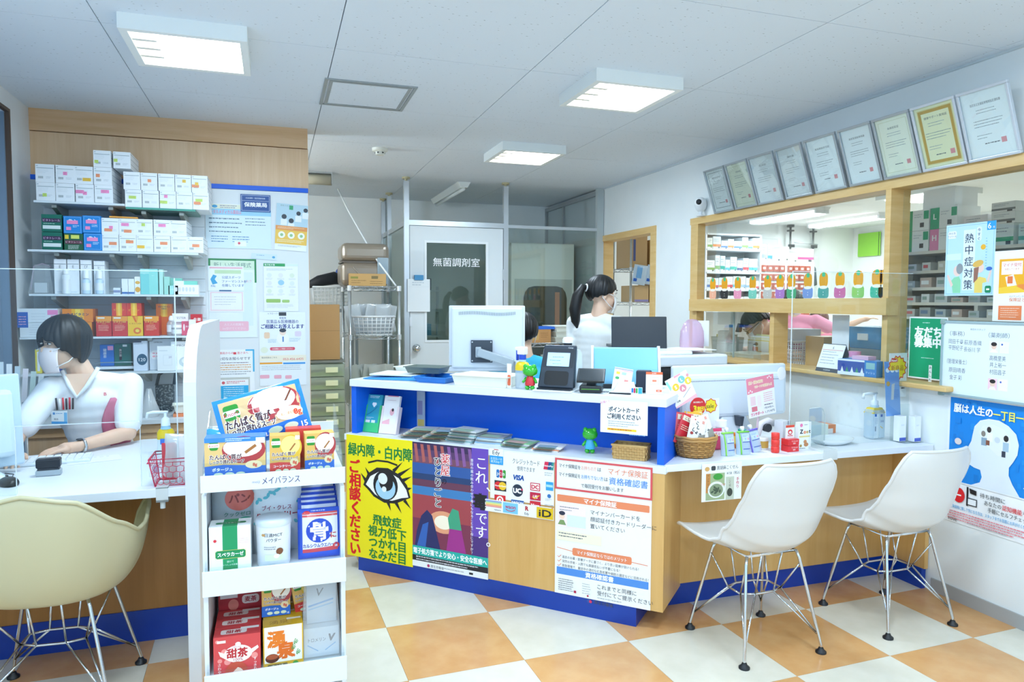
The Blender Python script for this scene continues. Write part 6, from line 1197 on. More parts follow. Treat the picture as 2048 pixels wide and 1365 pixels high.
def d_sale(s, H):
    for x, y, c, l in ((32, 40, '#eac53c', 'S'), (66, 24, '#7fc4c0', 'L'), (58, 56, '#e2909c', 'A'), (90, 40, '#f0d04a', 'E')): s.ell(x, y, 15, 14, c); s.text(x, y, l, 18, '#ffffff', .05, 'c')
    s.poly([(0, 8), (8, 4), (14, 34), (6, 44)], '#8fd0cc').poly([(40, 0), (70, 0), (70, 6), (40, 8)], '#f2a8b4').stroke([(44, 88), (88, 66)], 2, '#9aa0a8').text(20, 92, '定価', 8, K, .02, 'c').ell(96, 20, 6, 6, '#e8a0a8').poly([(0, H-6), (100, H-14), (100, H), (0, H)], '#f0b8c0').ell(16, 74, 2, 2, '#c9d4d8').ell(26, 74, 2, 2, '#c9d4d8')
sheet_obj('sale_card', 'tilted white sale card with coloured letter discs above the bamboo basket', 'sale card', .12, .135, (1.745, 2.77, zr+.235), 0, '#f4f4f2', .0015, d_sale, rot=(-.1, -.42, .05))
tag(MB(mat('#b9c2cc', .3)).tube([(0, 0, 0), (-.005, 0, .2)], .002, 6).obj('card_stick', None, (1.75, 2.775, zr+.06)), 'thin stick holding the sale card in the bamboo basket', 'stick')
ct = thing('discount_sign', 'round red discount sign with yellow number rising from the bamboo basket', 'sign', (1.84, 2.83, zr+.08))
b = MB(mat('#d8262c', .35)); pts = [(.042*math.cos(2*PI*k/32), .125+.042*math.sin(2*PI*k/32)) for k in range(32)]; b.prism(pts, 0, .0015); s = Sheet(b, .084, TR(-.042, 0, .167)); s.text(50, 26, '表示価格より', 10, '#f4e8d8', .03, 'c', fit=58).text(32, 60, '3', 46, '#f6e020', .06, 'c').text(70, 62, '割引', 26, '#f6e020', .05, 'c'); b.obj('disc', ct); MB(mat('#d5dade', .3)).tube([(0, .002, 0), (0, .002, .09)], .002, 6).obj('stick', ct)
ct = thing('sale_bubble', 'white card with a yellow sale bubble behind the discount sign', 'sign', (1.925, 2.86, zr+.07))
b = MB(mat('#eef2f4', .4)); b.box(-.05, .05, 0, .0015, .02, .165); s = Sheet(b, .1, TR(-.05, 0, .165)); s.star(54, 34, 30, 36, 8, '#d8342c'); s.star(54, 34, 26, 32, 8, '#f4dc2a').text(50, 34, 'sale', 28, K, .02, 'c'); b.obj('card', ct); MB(mat('#d5dade', .3)).tube([(0, .002, -.065), (0, .002, .03)], .002, 6).obj('stick', ct)
# jelly pouches with spouts
def spout_pouch(label, x, y, rz, edge, lean=0):
    t = thing('spout_pouch', label, 'drink pouch', (x, y, zr), rz, group='clear drink pouches', rot=(-.12, lean, rz))
    w_, h, th_ = .072, .1, .03
    def bul(a, c): return th_/2*max(0, (1-abs(2*a-1)**3)*(1-c**2.5))**.6+.001
    m = clear('pouch film', '#dce8f4', .1, .1, dens=.55, hazy='#cfe0f2')
    b = MB(m); b.grid(lambda u, v: (u*w_-w_/2, bul(u, v), v*h), 14, 14).grid(lambda u, v: (w_/2-u*w_, -bul(1-u, v), v*h), 14, 14); b.obj('film', t)
    e = MB(mat(edge, .35)); e.tube([(-w_/2+.006, -.004, h), (w_/2-.004, -.004, h)], .0045, 6).tube([(-w_/2+.016, -bul(.25, v)-.001, v*h) for v in (0, .25, .5, .75, 1)], .0035, 6); e.obj('coloured_edge', t)
    b = MB(); s = Sheet(b, w_, TR(-w_/2, -.002, h)); s.warp = lambda X, Y: bul(X/w_, 1-Y/h); s.rect(34, 14, 56, 46, '#c3d4ee').bars(40, 20, 44, 2, 7, 3, '#6f8fc8').rect(36, 60, 54, 4, '#2f4fa8').rect(36, 104, 54, 4, '#2f4fa8').ell(78, 44, 6, 6, '#e6a0b0').text(58, 46, 'T', 20, '#5a7ac0', .02, 'c'); b.obj('print', t)
    MB(mat('#f2f5f6', .35)).lathe([(.006, h), (.006, h+.008), (.0095, h+.009), (.0095, h+.022), (.007, h+.025)], 14).obj('spout_cap', t)
spout_pouch('clear drink pouch with lime green edge nearest the bamboo basket', 1.915, 2.7, .05, '#8fd850')
spout_pouch('clear drink pouch with green edge, middle of the three', 2.0, 2.705, -.03, '#7fd048')
spout_pouch('clear drink pouch with violet edge leaning to the right', 2.085, 2.735, -.1, '#7a6ad0', -.18)
bottle('supplement_bottle', 'white capped supplement bottle behind the drink pouches', (1.985, 2.86, zr), [(.03, 0), (.032, .006), (.032, .085), (.024, .1)], '#e9eaee', (.0325, .015, .08), [(.029, .1), (.029, .13)], labcol='#dcd8e2')
pouch('jelly_cup_bag', 'pink and red sweets pouch behind the drink pouches', .07, .1, .03, '#d8406a', lambda s, H: s.rect(10, 20, 80, 30, '#f2e4ea').text(50, 35, 'グミ', 22, '#d02a50', .03, 'c'), (1.935, 2.82, zr), (-.1, 0, 0), .25)
pouch('cookie_bag', 'orange and brown sweets bag behind the middle drink pouch', .07, .075, .03, '#d8742c', lambda s, H: s.ell(50, 50, 26, 26, '#f0d060'), (2.03, 2.83, zr), (-.1, .1, 0), .25)
bottle('teal_bottle', 'small teal capped bottle behind the violet edged pouch', (2.09, 2.84, zr), [(.02, 0), (.021, .006), (.021, .07)], '#2c3a6a', None, [(.019, .07), (.019, .085)], '#2fa090')
bottle('white_can', 'small white and gold can beside the red tube stack', (2.155, 2.78, zr), [(.028, 0), (.03, .004), (.03, .05), (.026, .055)], '#e6e4dc', (.0305, .008, .04), None, labcol='#c8a24a', cat='can')
rs = thing('red_tube_stack', 'stack of three bright red tubes on the low counter edge', 'tubes', (2.16, 2.69, zr))
for k in range(3): MB(mat('#e83a30', .3)).lathe([(.0165, k*.0305), (.0185, k*.0305+.003), (.0185, k*.0305+.028), (.0165, k*.0305+.03)], 20).obj('tube', rs)
rb = thing('red_paw_box', 'red dispenser box with a white paw card on the low counter', 'box', (2.25, 2.7, zr), .08)
for k in range(2):
    b = MB(mat('#df2f34', .3)); b.box(-.032, .032, -.022, .022, k*.0295, k*.0295+.028); s = Sheet(b, .064, TR(-.032, -.022, k*.0295+.028)); s.text(60, 14, 'ワンちゃんの', 12, '#f8e8e0', .02, 'c', fit=56).text(56, 30, '健康', 12, '#f8e8e0', .02, 'c'); b.obj('box', rb)
b = MB(mat('#f4f2f0', .4)); b.box(-.028, .024, .0, .0015, .058, .12); s = Sheet(b, .052, TR(-.028, 0, .12)); s.rect(0, 0, 100, 22, '#e04a30').ell(52, 62, 26, 24, '#e0383a').ell(52, 66, 15, 12, '#f6f0ee'); [s.ell(30+k*15, 38-5*math.sin(k*1.04), 6, 8, '#f6f0ee') for k in range(4)]; s.text(52, 92, 'WanPaw', 18, '#e0383a', .03, 'c', fit=60); b.obj('paw_card', rb)
carton('dog_treat_carton', 'white Zoo lettered carton with a puppy picture', .075, .02, .128, '#eef0f0', lambda s, H: (s.text(24, 56, 'Z', 36, K, .05, 'c'), s.text(50, 58, 'o', 34, '#e87a2a', .05, 'c'), s.text(70, 58, 'o', 30, '#c8a030', .05, 'c'), s.text(88, 56, 't', 32, K, .04, 'c'), s.rect(6, 84, 84, 10, '#e4d48a'), s.ell(22, 18, 11, 11, '#e87aa8'), s.bars(44, 14, 40, 1, 6, 4, '#8f9498'), s.ell(54, 122, 13, 12, '#c98a58'), s.ell(62, 140, 18, 13, '#c08050'), s.ell(20, 146, 9, 9, '#b09040'), s.bars(8, 160, 60, 1, 6, 5, '#77787a')), (2.335, 2.715, zr), .05)
carton('dog_treat_carton', 'white carton turned sideways behind the Zoo lettered carton', .05, .05, .125, '#e6e8ea', lambda s, H: s.rect(70, 0, 30, H, '#5a4a6a'), (2.285, 2.8, zr), .2)
ph = thing('phone_headset', 'pale grey curved tape dispenser behind the red box', 'tape dispenser', (2.24, 2.86, zr)); MB(mat('#d8d2d4', .4)).tube([(-.05, 0, .0), (-.052, 0, .05), (-.03, 0, .1), (.01, 0, .115), (.045, 0, .1)], [.02, .018, .017, .017, .015], 12).obj('body', ph); MB(M_dark).cyl(0, 0, -.012, .012, .02, 16, T=TR(-.01, -.02, .085, rx=PI/2)).obj('roller', ph); ph.name = 'tape_dispenser'
def d_one(s, H):
    s.poly([(0, 0), (100, 0), (100, 40), (0, 46)], '#e8899c')
    for bo, c in ((.1, '#fff8e8'), (.02, '#e0a860')): s.text(8, 14, '愛犬・愛猫の健康を', 10, c, bo, fit=52).text(28, 28, 'サポートする便利グッズ', 9, c, bo, fit=64)
    for x, y in ((6, 40), (12, 36), (18, 40), (78, 8), (84, 5), (90, 9)): s.ell(x, y, 2.4, 2.8, '#f6e0e4')
    s.rect(10, 54, 18, 26, '#f0d0d4').rect(12, 84, 20, 14, '#e07a86').rr(34, 54, 14, 34, 4, '#f4e4e0').bars(58, 50, 36, 5, 6, 2, '#f0a8b0').text(8, 106, 'ワンサポート', 11, '#e05a78', .03, fit=46).bars(58, 84, 36, 1, 5, 3, '#66686c').text(58, 94, '1包30包入', 6.5, '#55575c', .006, fit=34).text(60, 106, '1,719円', 8, '#55575c', .006, fit=34)
sheet_obj('pet_support_sign', 'tilted pink and white price sign held above the red boxes', 'sign', .165, .19, (2.205, 2.84, zr+.145), 0, '#f2f0f2', .0015, d_one, rot=(0, -.13, .08))
tag(MB(clear('sign stick', '#e6dce0', .1, dens=.5, hazy='#f0d0d8')).tube([(0, 0, 0), (.012, 0, .15)], .005, 8).obj('sign_stick', None, (2.175, 2.85, zr)), 'clear stick carrying the pink pet sign', 'stick')
tag(MB(mat('#e6e4e6', .4)).ball((0, 0, 0), (.026, .003, .032)).obj('cloud_tag', None, (2.295, 2.825, zr+.345)), 'small white cloud shaped tag on the corner of the pink sign', 'tag')
b = MB(mat('#dfe4e4', .3)); b.lathe([(.07, 0), (.1, .012), (.115, .028), (.11, .028), (.095, .014), (.001, .006)], 40, sx=1, sy=.7, cap=False); tag(b.obj('oval_dish', None, (2.56, 2.78, zr)), 'shallow pale grey oval dish near the counter edge', 'dish')
carton('tissue_box', 'cream tissue box behind the oval dish', .2, .1, .07, '#eef0e0', None, (2.55, 2.95, zr), .05, cat='box')
carton('orange_box', 'flat orange and white box behind the tissue box', .14, .1, .045, '#f2e8e2', lambda s, H: s.rect(0, 0, 100, 14, '#ec8a4a').rect(86, 14, 14, H-14, '#ec8a4a'), (2.72, 3.05, zr), .1, cat='box', top=lambda s, H: s.rect(0, 0, 100, H, '#f0a070'))
# acrylic screens
as_ = thing('acrylic_screen', 'clear acrylic screen standing along the low right counter', 'acrylic screen', (2.64, 2.745, zr))
MB(M_acry).box(-.36, .36, 0, .003, .0, .83).obj('sheet', as_); b = MB(M_edge); b.box(-.3605, -.3575, -.0005, .0035, 0, .83).box(-.36, .36, -.0005, .0035, .828, .831); b.obj('polished_edge', as_)
MB(mat('#e9eeec', .3, alpha=.7)).box(-.28, -.2, -.135, .02, -.035, .012).obj('foot_clamp', as_)
as2 = thing('document_guard', 'small rounded clear acrylic guard next to the dog treat carton', 'acrylic screen', (2.42, 2.72, zr), .25)
b = MB(M_acry); pts = [(-.06, 0), (.06, 0), (.06, .15), (.045, .18), (.02, .19), (-.06, .19)]; b.prism(pts, 0, .003); b.obj('sheet', as2); MB(M_edge).tube([(.06, .0015, 0), (.06, .0015, .15), (.045, .0015, .18), (.02, .0015, .19), (-.06, .0015, .19)], .0018, 5).obj('polished_edge', as2)
# hand sanitiser, cosmetics in a clear tray
hs = thing('hand_sanitiser', 'square clear pump bottle with yellow shoulder at the end of the low counter', 'bottle', (2.87, 2.83, zr), .1)
MB(clear('gel bottle', '#f4fafe', .05, dens=.5, hazy='#e6f3fc')).box(-.045, .045, -.03, .03, 0, .15).obj('body', hs, bevel=.012); MB(mat('#f2cf2a', .35)).taper((.046, .031), (.03, .022), .13, .158).obj('shoulder', hs, bevel=.004)
b = MB(); s = Sheet(b, .08, TR(-.04, -.031, .13)); s.rect(2, 4, 40, 150, '#eaf1f6').rect(52, 4, 46, 150, '#dbe9f4').rect(6, 2, 18, 16, '#2a62c0').rect(58, 6, 18, 16, '#2a62c0').poly([(56, 78), (80, 92), (80, 98), (56, 84)], '#e8c22a').text(72, 50, '消毒', 16, '#4a6fa8', .02, 'c').rect(10, 80, 10, 30, '#8f9aa4').bars(8, 30, 30, 4, 10, 3, '#a9bccc'); b.obj('label', hs)
MB(mat('#cfe4f2', .3)).lathe([(.02, .158), (.02, .17)], 20).obj('neck', hs); MB(mat('#f4f6f6', .3)).lathe([(.017, .17), (.017, .19), (.008, .195), (.008, .225)], 20).obj('pump', hs); MB(mat('#f4f6f6', .3)).tube([(.012, 0, .228), (-.04, 0, .23), (-.078, 0, .228), (-.085, 0, .205)], .007, 8).obj('nozzle', hs)
ctry = thing('cosmetic_tray', 'clear acrylic tray with white cosmetic samples at the wall end', 'display', (2.955, 2.71, zr))
MB(M_acry).box(-.06, .06, -.045, .045, 0, .004).obj('tray_base', ctry); MB(M_acry).box(-.06, .06, .042, .045, .004, .18).obj('tray_back', ctry)
for k, (x, y, h) in enumerate(((-.035, .01, .125), (.028, -.02, .125))):
    carton('cosmetic_tube_box', f'white and blue cosmetic sample box, {("left", "right")[k]} one in the clear tray', .042, .035, h, '#eef2f8', lambda s, H: s.rect(0, H-44, 100, 40, '#4a5fc0').bars(24, 100, 50, 2, 10, 4, '#b9c4d8'), (2.955+x, 2.71+y, zr+.0045), .05, 'cosmetic sample boxes')
sheet_obj('blue_cosmetic_card', 'tall blue cosmetic advert card with a silver tube on the counter', 'advert card', .095, .27, (2.905, 2.745, zr+.125), .05, '#6f9fdc', .002, lambda s, H: (s.rect(0, 0, 100, 110, '#5a8fd6'), s.ell(20, 46, 14, 12, '#dfe8f6'), s.ell(52, 46, 14, 12, '#dfe8f6'), s.ell(84, 46, 14, 12, '#dfe8f6'), s.poly([(44, 120), (66, 114), (54, 200), (36, 200)], '#c3c8cc'), s.ell(20, 116, 13, 13, '#c8a050'), s.bars(58, 150, 36, 6, 8, 2.4, '#2f5fa8'), s.poly([(0, 0), (100, 20), (100, 60), (60, 20)], '#8fb4ea')), rot=(-.08, 0, .05))
sheet_obj('new_product_sign', 'white card with a spiky yellow new product burst over the blue card', 'sign', .12, .22, (2.945, 2.765, zr+.215), .05, '#e9ecee', .002, lambda s, H: (s.star(46, 62, 46, 54, 14, '#d8472c'), s.star(46, 62, 40, 48, 14, '#f6d81c'), s.text(46, 62, '新商品', 24, '#a8381c', .02, 'c', fit=70), s.rr(8, 22, 40, 16, 8, '#d8302c'), s.text(28, 30, 'New!!', 13, '#ffffff', .03, 'c'), s.bars(70, 130, 24, 2, 14, 6, K)))
# things on the window sill
cal = thing('desk_calendar', 'white desk calendar with dark foot on the oak sill', 'calendar', (3.0, 3.26, 1.0105), -PI/2)
b = MB(mat('#f2f3f3', .45)); T = TR(0, -.05, 0, rx=-.35); b.box(-.085, .085, 0, .002, 0, .165, T=T); s = Sheet(b, .17, T @ TR(-.085, 0, .165)); s.rect(0, 84, 100, 13, '#343a44').text(50, 90.5, 'CALENDAR', 6, '#dfe4ea', .01, 'c').text(50, 12, '6', 14, '#3c4046', .02, 'c'); [s.bars(8, 26+r*10, 84, 1, 4, 3, '#a9b0b8') for r in range(5)]; s.rect(4, 20, 92, 1.5, '#d8606a'); b.obj('page', cal)
b = MB(mat('#39404a', .5)); b.box(-.085, .085, 0, .003, 0, .165, T=TR(0, .06, 0, rx=.34)); b.obj('back_stay', cal)
tb_ = thing('tissue_carton', 'blue winter patterned tissue carton on the oak sill', 'tissue box', (3.0, 3.04, 1.0105), -PI/2+.12)
b = MB(mat('#2f7fc4', .4)); b.box(-.12, .12, -.055, .055, 0, .085); s = Sheet(b, .24, TR(-.12, -.055, .085)); s.rect(0, 0, 70, 35.4, '#2c4fa0').rect(0, 28, 70, 7.4, '#e6eef4').rect(0, 0, 70, 4, '#e9eef4'); [s.poly([(8+k*13, 28), (12+k*13, 16), (16+k*13, 28)], ('#eef4f6', '#3f9a6a')[k % 2]) for k in range(5)]; s.rect(74, 4, 22, 14, '#8fc0c0').text(85, 26, 'ティシュ', 6, '#d8eaf4', .01, 'c'); b.obj('carton', tb_)
MB(mat('#eab8cc', .5)).box(-.05, .05, -.03, .03, .085, .105).obj('pink_pack', tb_)
bottle('cream_jar', 'small jar with pink lid and blue stopper on the oak sill', (3.06, 3.17, 1.0105), [(.03, 0), (.032, .006), (.032, .09)], '#e9eef0', None, [(.034, .09), (.034, .12)], '#f09ac0', cat='jar')
# ================================================================ on the reception desk
zd = .7205
lm = thing('desk_monitor', 'pale blue grey monitor seen from the side at the left picture edge', 'monitor', (-1.1, 3.16, zd), .62)
b = MB(mat('#c9dbe8', .35)); T = TR(0, 0, .03, rx=-.1); b.box(-.19, .19, 0, .035, 0, .36, T=T); b.obj('screen_housing', lm, bevel=.008); MB(mat('#dbe8f0', .35)).box(-.15, .15, -.05, .0, .04, .3, T=T).obj('back_cover', lm, bevel=.02)
MB(mat('#d3e0ea', .35)).taper((.11, .09), (.06, .03), 0, .05).obj('stand', lm, bevel=.01)
kb = thing('keyboard', 'slim white keyboard on the reception desk', 'keyboard', (-.95, 3.42, zd), .12)
MB(mat('#dfe6ea', .4)).box(-.2, .2, -.065, .065, 0, .012).obj('base', kb, bevel=.004)
km = MB(mat('#eef2f4', .45)).box(-.0115, .0115, -.0105, .0105, 0, .006).mesh('key')
for r in range(5):
    for k in range(14): mobj('key', km, kb, (-.182+k*.028, -.05+r*.025, .012))
ms = thing('computer_mouse', 'black mouse with a thin cord on the reception desk', 'mouse', (-.935, 3.04, zd), .5)
MB(M_black).ball((0, 0, .008), (.032, .052, .022)).obj('body', ms); MB(M_dark).tube([(.0, .05, .006), (.03, .1, .004), (.05, .16, .004), (.03, .2, .004)], .002, 6).obj('cord', ms); MB(M_dark).box(-.003, .003, .015, .035, .026, .032).obj('wheel', ms)
sk = thing('stamp_block', 'black self inking stamp on a grey base on the reception desk', 'stamp', (-.84, 3.17, zd), .1)
MB(mat('#a9b4ba', .4)).box(-.042, .042, -.022, .022, 0, .022).obj('base', sk, bevel=.004); MB(mat('#1c222b', .35)).box(-.041, .041, -.022, .022, .03, .066).obj('handle', sk, bevel=.006); MB(mat('#2a3038', .4)).box(-.036, .036, -.018, .018, .022, .03).obj('pad', sk)
sheet_ = MB(mat('#eef1f3', .5)).box(-.1, .1, -.06, .06, 0, .001); s = Sheet(sheet_, .2, TR(-.1, .06, .001, rx=-PI/2)); s.bars(10, 8, 80, 1, 5, 4, '#c3cad0', .3).bars(10, 30, 70, 2, 8, 1.4, '#dbe0e4'); tag(sheet_.obj('paper_form', None, (-.74, 3.42, zd), .3), 'printed white form lying on the reception desk', 'paper')
gp = thing('pump_bottle', 'yellow and white pump bottle behind the red wire basket', 'bottle', (-.47, 3.5, zd), .0)
MB(mat('#e6eef2', .3)).lathe([(.034, 0), (.036, .006), (.036, .06)], 24, sx=1, sy=.7).obj('body', gp); MB(mat('#efc820', .35)).lathe([(.0365, .06), (.036, .09), (.026, .105)], 24, sx=1, sy=.7).obj('shoulder', gp); MB(mat('#2f6fd0', .35)).box(-.02, .005, -.0268, -.024, .04, .065).obj('badge', gp)
MB(mat('#a9d4ea', .3)).lathe([(.022, .105), (.018, .12)], 20).obj('collar', gp); MB(mat('#eef3f5', .3)).lathe([(.02, .12), (.017, .15), (.007, .16), (.007, .178)], 20).obj('pump', gp); MB(mat('#f2f5f6', .3)).tube([(.01, 0, .18), (-.05, 0, .182), (-.072, 0, .178), (-.076, 0, .155)], .0065, 8).obj('nozzle', gp)
sheet_obj('desk_card', 'small white standing card beside the red wire basket', 'card', .045, .095, (-.445, 3.02, zd), .25, '#f0f4f6', .001, lambda s, H: s.rect(30, 120, 50, 60, '#b9cfe6').bars(20, 30, 60, 3, 18, 5, '#d5c8e0'), rot=(-.15, 0, .25))
# red wire basket
wb_ = thing('wire_basket', 'red wire mesh basket with plastic bags on the reception desk', 'basket', (-.372, 2.9, zd), .0)
M_rw = mat('#d83a5a', .35); b1, t1, hb = (.05, .055), (.066, .08), .105
def rim(hx, hy, z, r): return MB(M_rw).tube([(-hx, -hy, z), (hx, -hy, z), (hx, hy, z), (-hx, hy, z)], r, 6, closed=True)
rim(t1[0], t1[1], hb, .0028).obj('rim', wb_); rim(t1[0]+.004, t1[1]+.003, hb-.012, .002).obj('rim', wb_); rim(b1[0], b1[1], .003, .0028).obj('rim', wb_)
for sx in (-1, 1):
    for sy in (-1, 1): MB(M_rw).tube([(sx*b1[0], sy*b1[1], .003), (sx*t1[0], sy*t1[1], hb)], .0022, 6).obj('corner_wire', wb_)
hx = MB(M_rw); n_ = 5
for face in range(4):
    def pt(u, v, f=face):
        k = v; X = (b1[0]+(t1[0]-b1[0])*k); Y = (b1[1]+(t1[1]-b1[1])*k); z = .003+(hb-.015)*v
        return [((2*u-1)*X, -Y, z), (X, (2*u-1)*Y, z), ((1-2*u)*X, Y, z), (-X, (1-2*u)*Y, z)][f]
    for r in range(4):
        v0 = r/4
        for k in range(n_):
            o_ = .5*(r % 2); u0, u1 = (k+o_)/n_, (k+o_+.5)/n_; u2_ = (k+o_+1)/n_
            if u2_ > 1.01: continue
            hx.tube([pt(u0, v0+.04), pt(u1, v0+.1)], .0011, 4).tube([pt(u1, v0+.1), pt(min(1, u2_), v0+.04)], .0011, 4).tube([pt(u1, v0+.1), pt(u1, min(1, v0+.26))], .0011, 4)
o = hx.obj('mesh_wires', wb_); o['kind'] = 'stuff'
pouch('plastic_bag', 'crumpled clear plastic bag in the red wire basket', .1, .17, .07, '#eef2f4', None, (-.36, 2.91, zd+.01), (0, .1, .1), m=clear('white film', '#f4f6f8', .1, .1, dens=.5))
pouch('red_tag_bag', 'red topped small packet in the red wire basket', .05, .14, .03, '#e83a48', None, (-.38, 2.9, zd+.01), (0, 0, 0), .3)
# acrylic screen with service opening and clamp
sc2 = thing('acrylic_screen', 'clear acrylic screen with a service opening on the reception desk', 'acrylic screen', (0, 2.87, zd))
b = MB(M_acry); b.prism([(LX+.03, 0), (-.86, 0), (-.86, .24), (-.47, .24), (-.47, .0), (-.345, 0), (-.345, .76), (-.37, .785), (LX+.03, .785)], 0, .003); b.obj('sheet', sc2)
b = MB(M_edge); b.box(LX+.03, -.37, -.0005, .0035, .783, .786).box(-.348, -.344, -.0005, .0035, 0, .76).box(-.86, -.47, -.0005, .0035, .239, .2415).box(-.4715, -.469, -.0005, .0035, 0, .24).box(-.861, -.8585, -.0005, .0035, 0, .24); b.obj('polished_edge', sc2)
b = MB(mat('#e3e8e6', .3, alpha=.8)); b.box(-.02, .02, -.06, -.052, -.05, .004).box(-.02, .02, -.06, .02, .0005, .006).box(-.02, .02, -.06, -.02, -.05, -.042).cyl(0, -.045, -.075, -.05, .009); b.obj('desk_clamp', sc2, (-.395, .003, 0))
# things on the back cabinet
zc = .7355
bottle('funnel_bag', 'cone shaped clear bag standing on the back cabinet', (-.69, 4.52, zc), [(.05, 0), (.055, .03), (.03, .1), (.012, .16)], clear('cone film', '#f0f4f6', .08, .1, dens=.4), cat='bag')
tray('cream_box_tray', 'cream cardboard tray with a yellow mark on the back cabinet', .14, .1, .05, mat('#eeeee0', .5), (-.49, 4.5, zc+.02), .1)
tag(MB(mat('#e88a5a', .5)).box(-.07, .06, -.05, .05, 0, .018).obj('orange_notebook', None, (-.49, 4.5, zc), .05), 'thin orange notebook under the cream tray on the back cabinet', 'notebook')
tray('grey_bowl_tray', 'grey round bottomed tray at the woman\'s elbow on the back cabinet', .12, .1, .06, mat('#a9bccb', .4), (-.79, 4.5, zc), .2)
fl = thing('file_stand', 'clear stand with leaflets at the far left behind the desk', 'file stand', (-1.17, 4.05, .9), .2)
for k, c in enumerate(('#d8e4ea', '#eef2f4', '#c3d4dc', '#e9dfe4', '#cfe0d8', '#e6eaec')): MB(mat(c, .5)).box(-.1+k*.03, -.078+k*.03, -.01, .0, .0, .2-k*.012).obj('leaflet', fl, rot=(-.1, .02*k, 0))
MB(M_acry).box(-.11, .09, -.02, .03, -.005, .12).obj('pocket', fl); MB(M_alu).tube([(0, .03, -.9), (0, .03, 0)], .01, 8).obj('pole', fl); MB(M_alu).cyl(0, .03, -.9, -.89, .1).obj('foot', fl)
for k, (x, c, h) in enumerate(((-1.225, '#e8d84a', .13), (-1.18, '#c8283a', .15), (-1.14, '#3a4a9c', .14))):
    carton('small_booklet', f'{("yellow", "red", "blue")[k]} booklet on the lowest shelf beside the woman', .03, .05, h, c, lambda s, H: s.rect(30, 40, 40, H-80, '#eef0f4'), (x, SB+.06, z5), 0, 'booklets on the lowest shelf')
# ================================================================ the back of the room
M_wire = mat('#c3c9cb', .25, .8)
def wire_rack(label, x, y, w_, d, h, levels, rz=0, cat='rack', name='wire_rack'):
    t = thing(name, label, cat, (x, y, 0), rz)
    for sx in (-1, 1):
        for sy in (-1, 1):
            MB(M_wire).tube([(sx*w_/2, sy*d/2, 0), (sx*w_/2, sy*d/2, h)], .0125, 10).obj('post', t)
    for z in levels:
        b = MB(M_wire)
        for sy in (-1, 1):
            for dz in (0, -.028): b.tube([(-w_/2, sy*d/2, z+dz), (w_/2, sy*d/2, z+dz)], .003, 6)
            n = max(4, int(w_/.05)); b.tube([(-w_/2+w_*k/n, sy*d/2, z-.028*(k % 2)) for k in range(n+1)], .0024, 5)
        for sx in (-1, 1):
            for dz in (0, -.028): b.tube([(sx*w_/2, -d/2, z+dz), (sx*w_/2, d/2, z+dz)], .003, 6)
        for k in range(1, int(w_/.03)): X = -w_/2+k*.03; b.tube([(X, -d/2, z+.003), (X, d/2, z+.003)], .0022, 4)
        b.obj('wire_shelf', t)
        for sx in (-1, 1):
            for sy in (-1, 1): MB(mat('#d6dadb', .3, .5)).cyl(sx*w_/2, sy*d/2, z-.035, z+.008, .018, 12).obj('collar', t)
    return t
def lattice(name, label, w_, d, h, col, loc, rz=0, nx=9, nz=5, group=None):
    t = thing(name, label, 'basket', loc, rz, group); m = mat(col, .4); b = MB(m); f = .88
    def pt(u, v, k):
        s = f+(1-f)*v; X, Y = w_/2*s, d/2*s
        return [(X*(2*u-1), -Y, h*v), (X, Y*(2*u-1), h*v), (X*(1-2*u), Y, h*v), (-X, Y*(1-2*u), h*v)][k]
    for k in range(4):
        for i in range(nx+1): b.tube([pt(i/nx, 0, k), pt(i/nx, 1, k)], .0032, 4)
        for j in range(nz+1): b.tube([pt(0, j/nz, k), pt(1, j/nz, k)], .0032 if j < nz else .008, 4)
    b.box(-w_/2*f, w_/2*f, -d/2*f, d/2*f, 0, .005); o = b.obj('lattice', t); o['kind'] = 'stuff'; return t
wire_rack('chrome wire rack with baskets and a suitcase behind the diagonal counter', .775, 6.2, .4, .6, 1.53, (.55, 1.12, 1.52))
sc3 = thing('suitcase', 'bronze brown hard shell suitcase lying on top of the wire rack', 'suitcase', (.72, 6.22, 1.526))
MB(mat('#8d8172', .3, .3)).box(-.2, .2, -.16, .2, .0, .2).obj('lower_shell', sc3, bevel=.05, seg=4); MB(mat('#958a7b', .3, .3)).box(-.195, .205, -.15, .2, .205, .36).obj('upper_shell', sc3, bevel=.05, seg=4); MB(mat('#5f574d', .4)).box(-.19, .19, -.13, .18, .195, .21).obj('zip_band', sc3)
MB(mat('#a59b8c', .3, .2)).tube([(-.1, -.163, .16), (-.05, -.165, .1), (.1, -.165, .1), (.15, -.163, .15)], .005, 6).obj('shell_rib', sc3)
MB(mat('#a9bcc6', .3, alpha=.7)).box(.1, .19, -.17, -.164, .02, .24).obj('plastic_wrap', sc3)
carton('flat_cardboard_box', 'flat brown cardboard box with printed marks in front of the suitcase', .3, .05, .1, '#c39a5a', lambda s, H: s.rect(4, 8, 20, 6, '#8a8a3a').rect(60, 6, 18, 8, '#7a6a3a').bars(6, 18, 40, 2, 6, 2, '#8a6a34').bars(56, 20, 38, 2, 6, 2, '#8a6a34'), (.73, 6.0, 1.5275), cat='box')
lattice('plastic_basket', 'white lattice basket of clear packets on the middle shelf of the wire rack', .34, .4, .15, '#f0f3f3', (.775, 6.12, 1.125), group='lattice baskets in the back')
M_pk = clear('packet film', '#e6ebec', .1, .15, dens=.45, hazy='#e9eef0')
for k in range(9): pouch('clear_packet', f'clear plastic packet, {ORD[k]} from the left in the white rack basket', .13, .24, .02, '#e6eaea', None, (.64+k*.034, 6.0+.03*(k % 3), 1.135), (.05-.03*(k % 3), .12*((k % 4)-1.5), .2*(k % 2)), cat='packet', group='clear packets in the rack basket', m=M_pk)
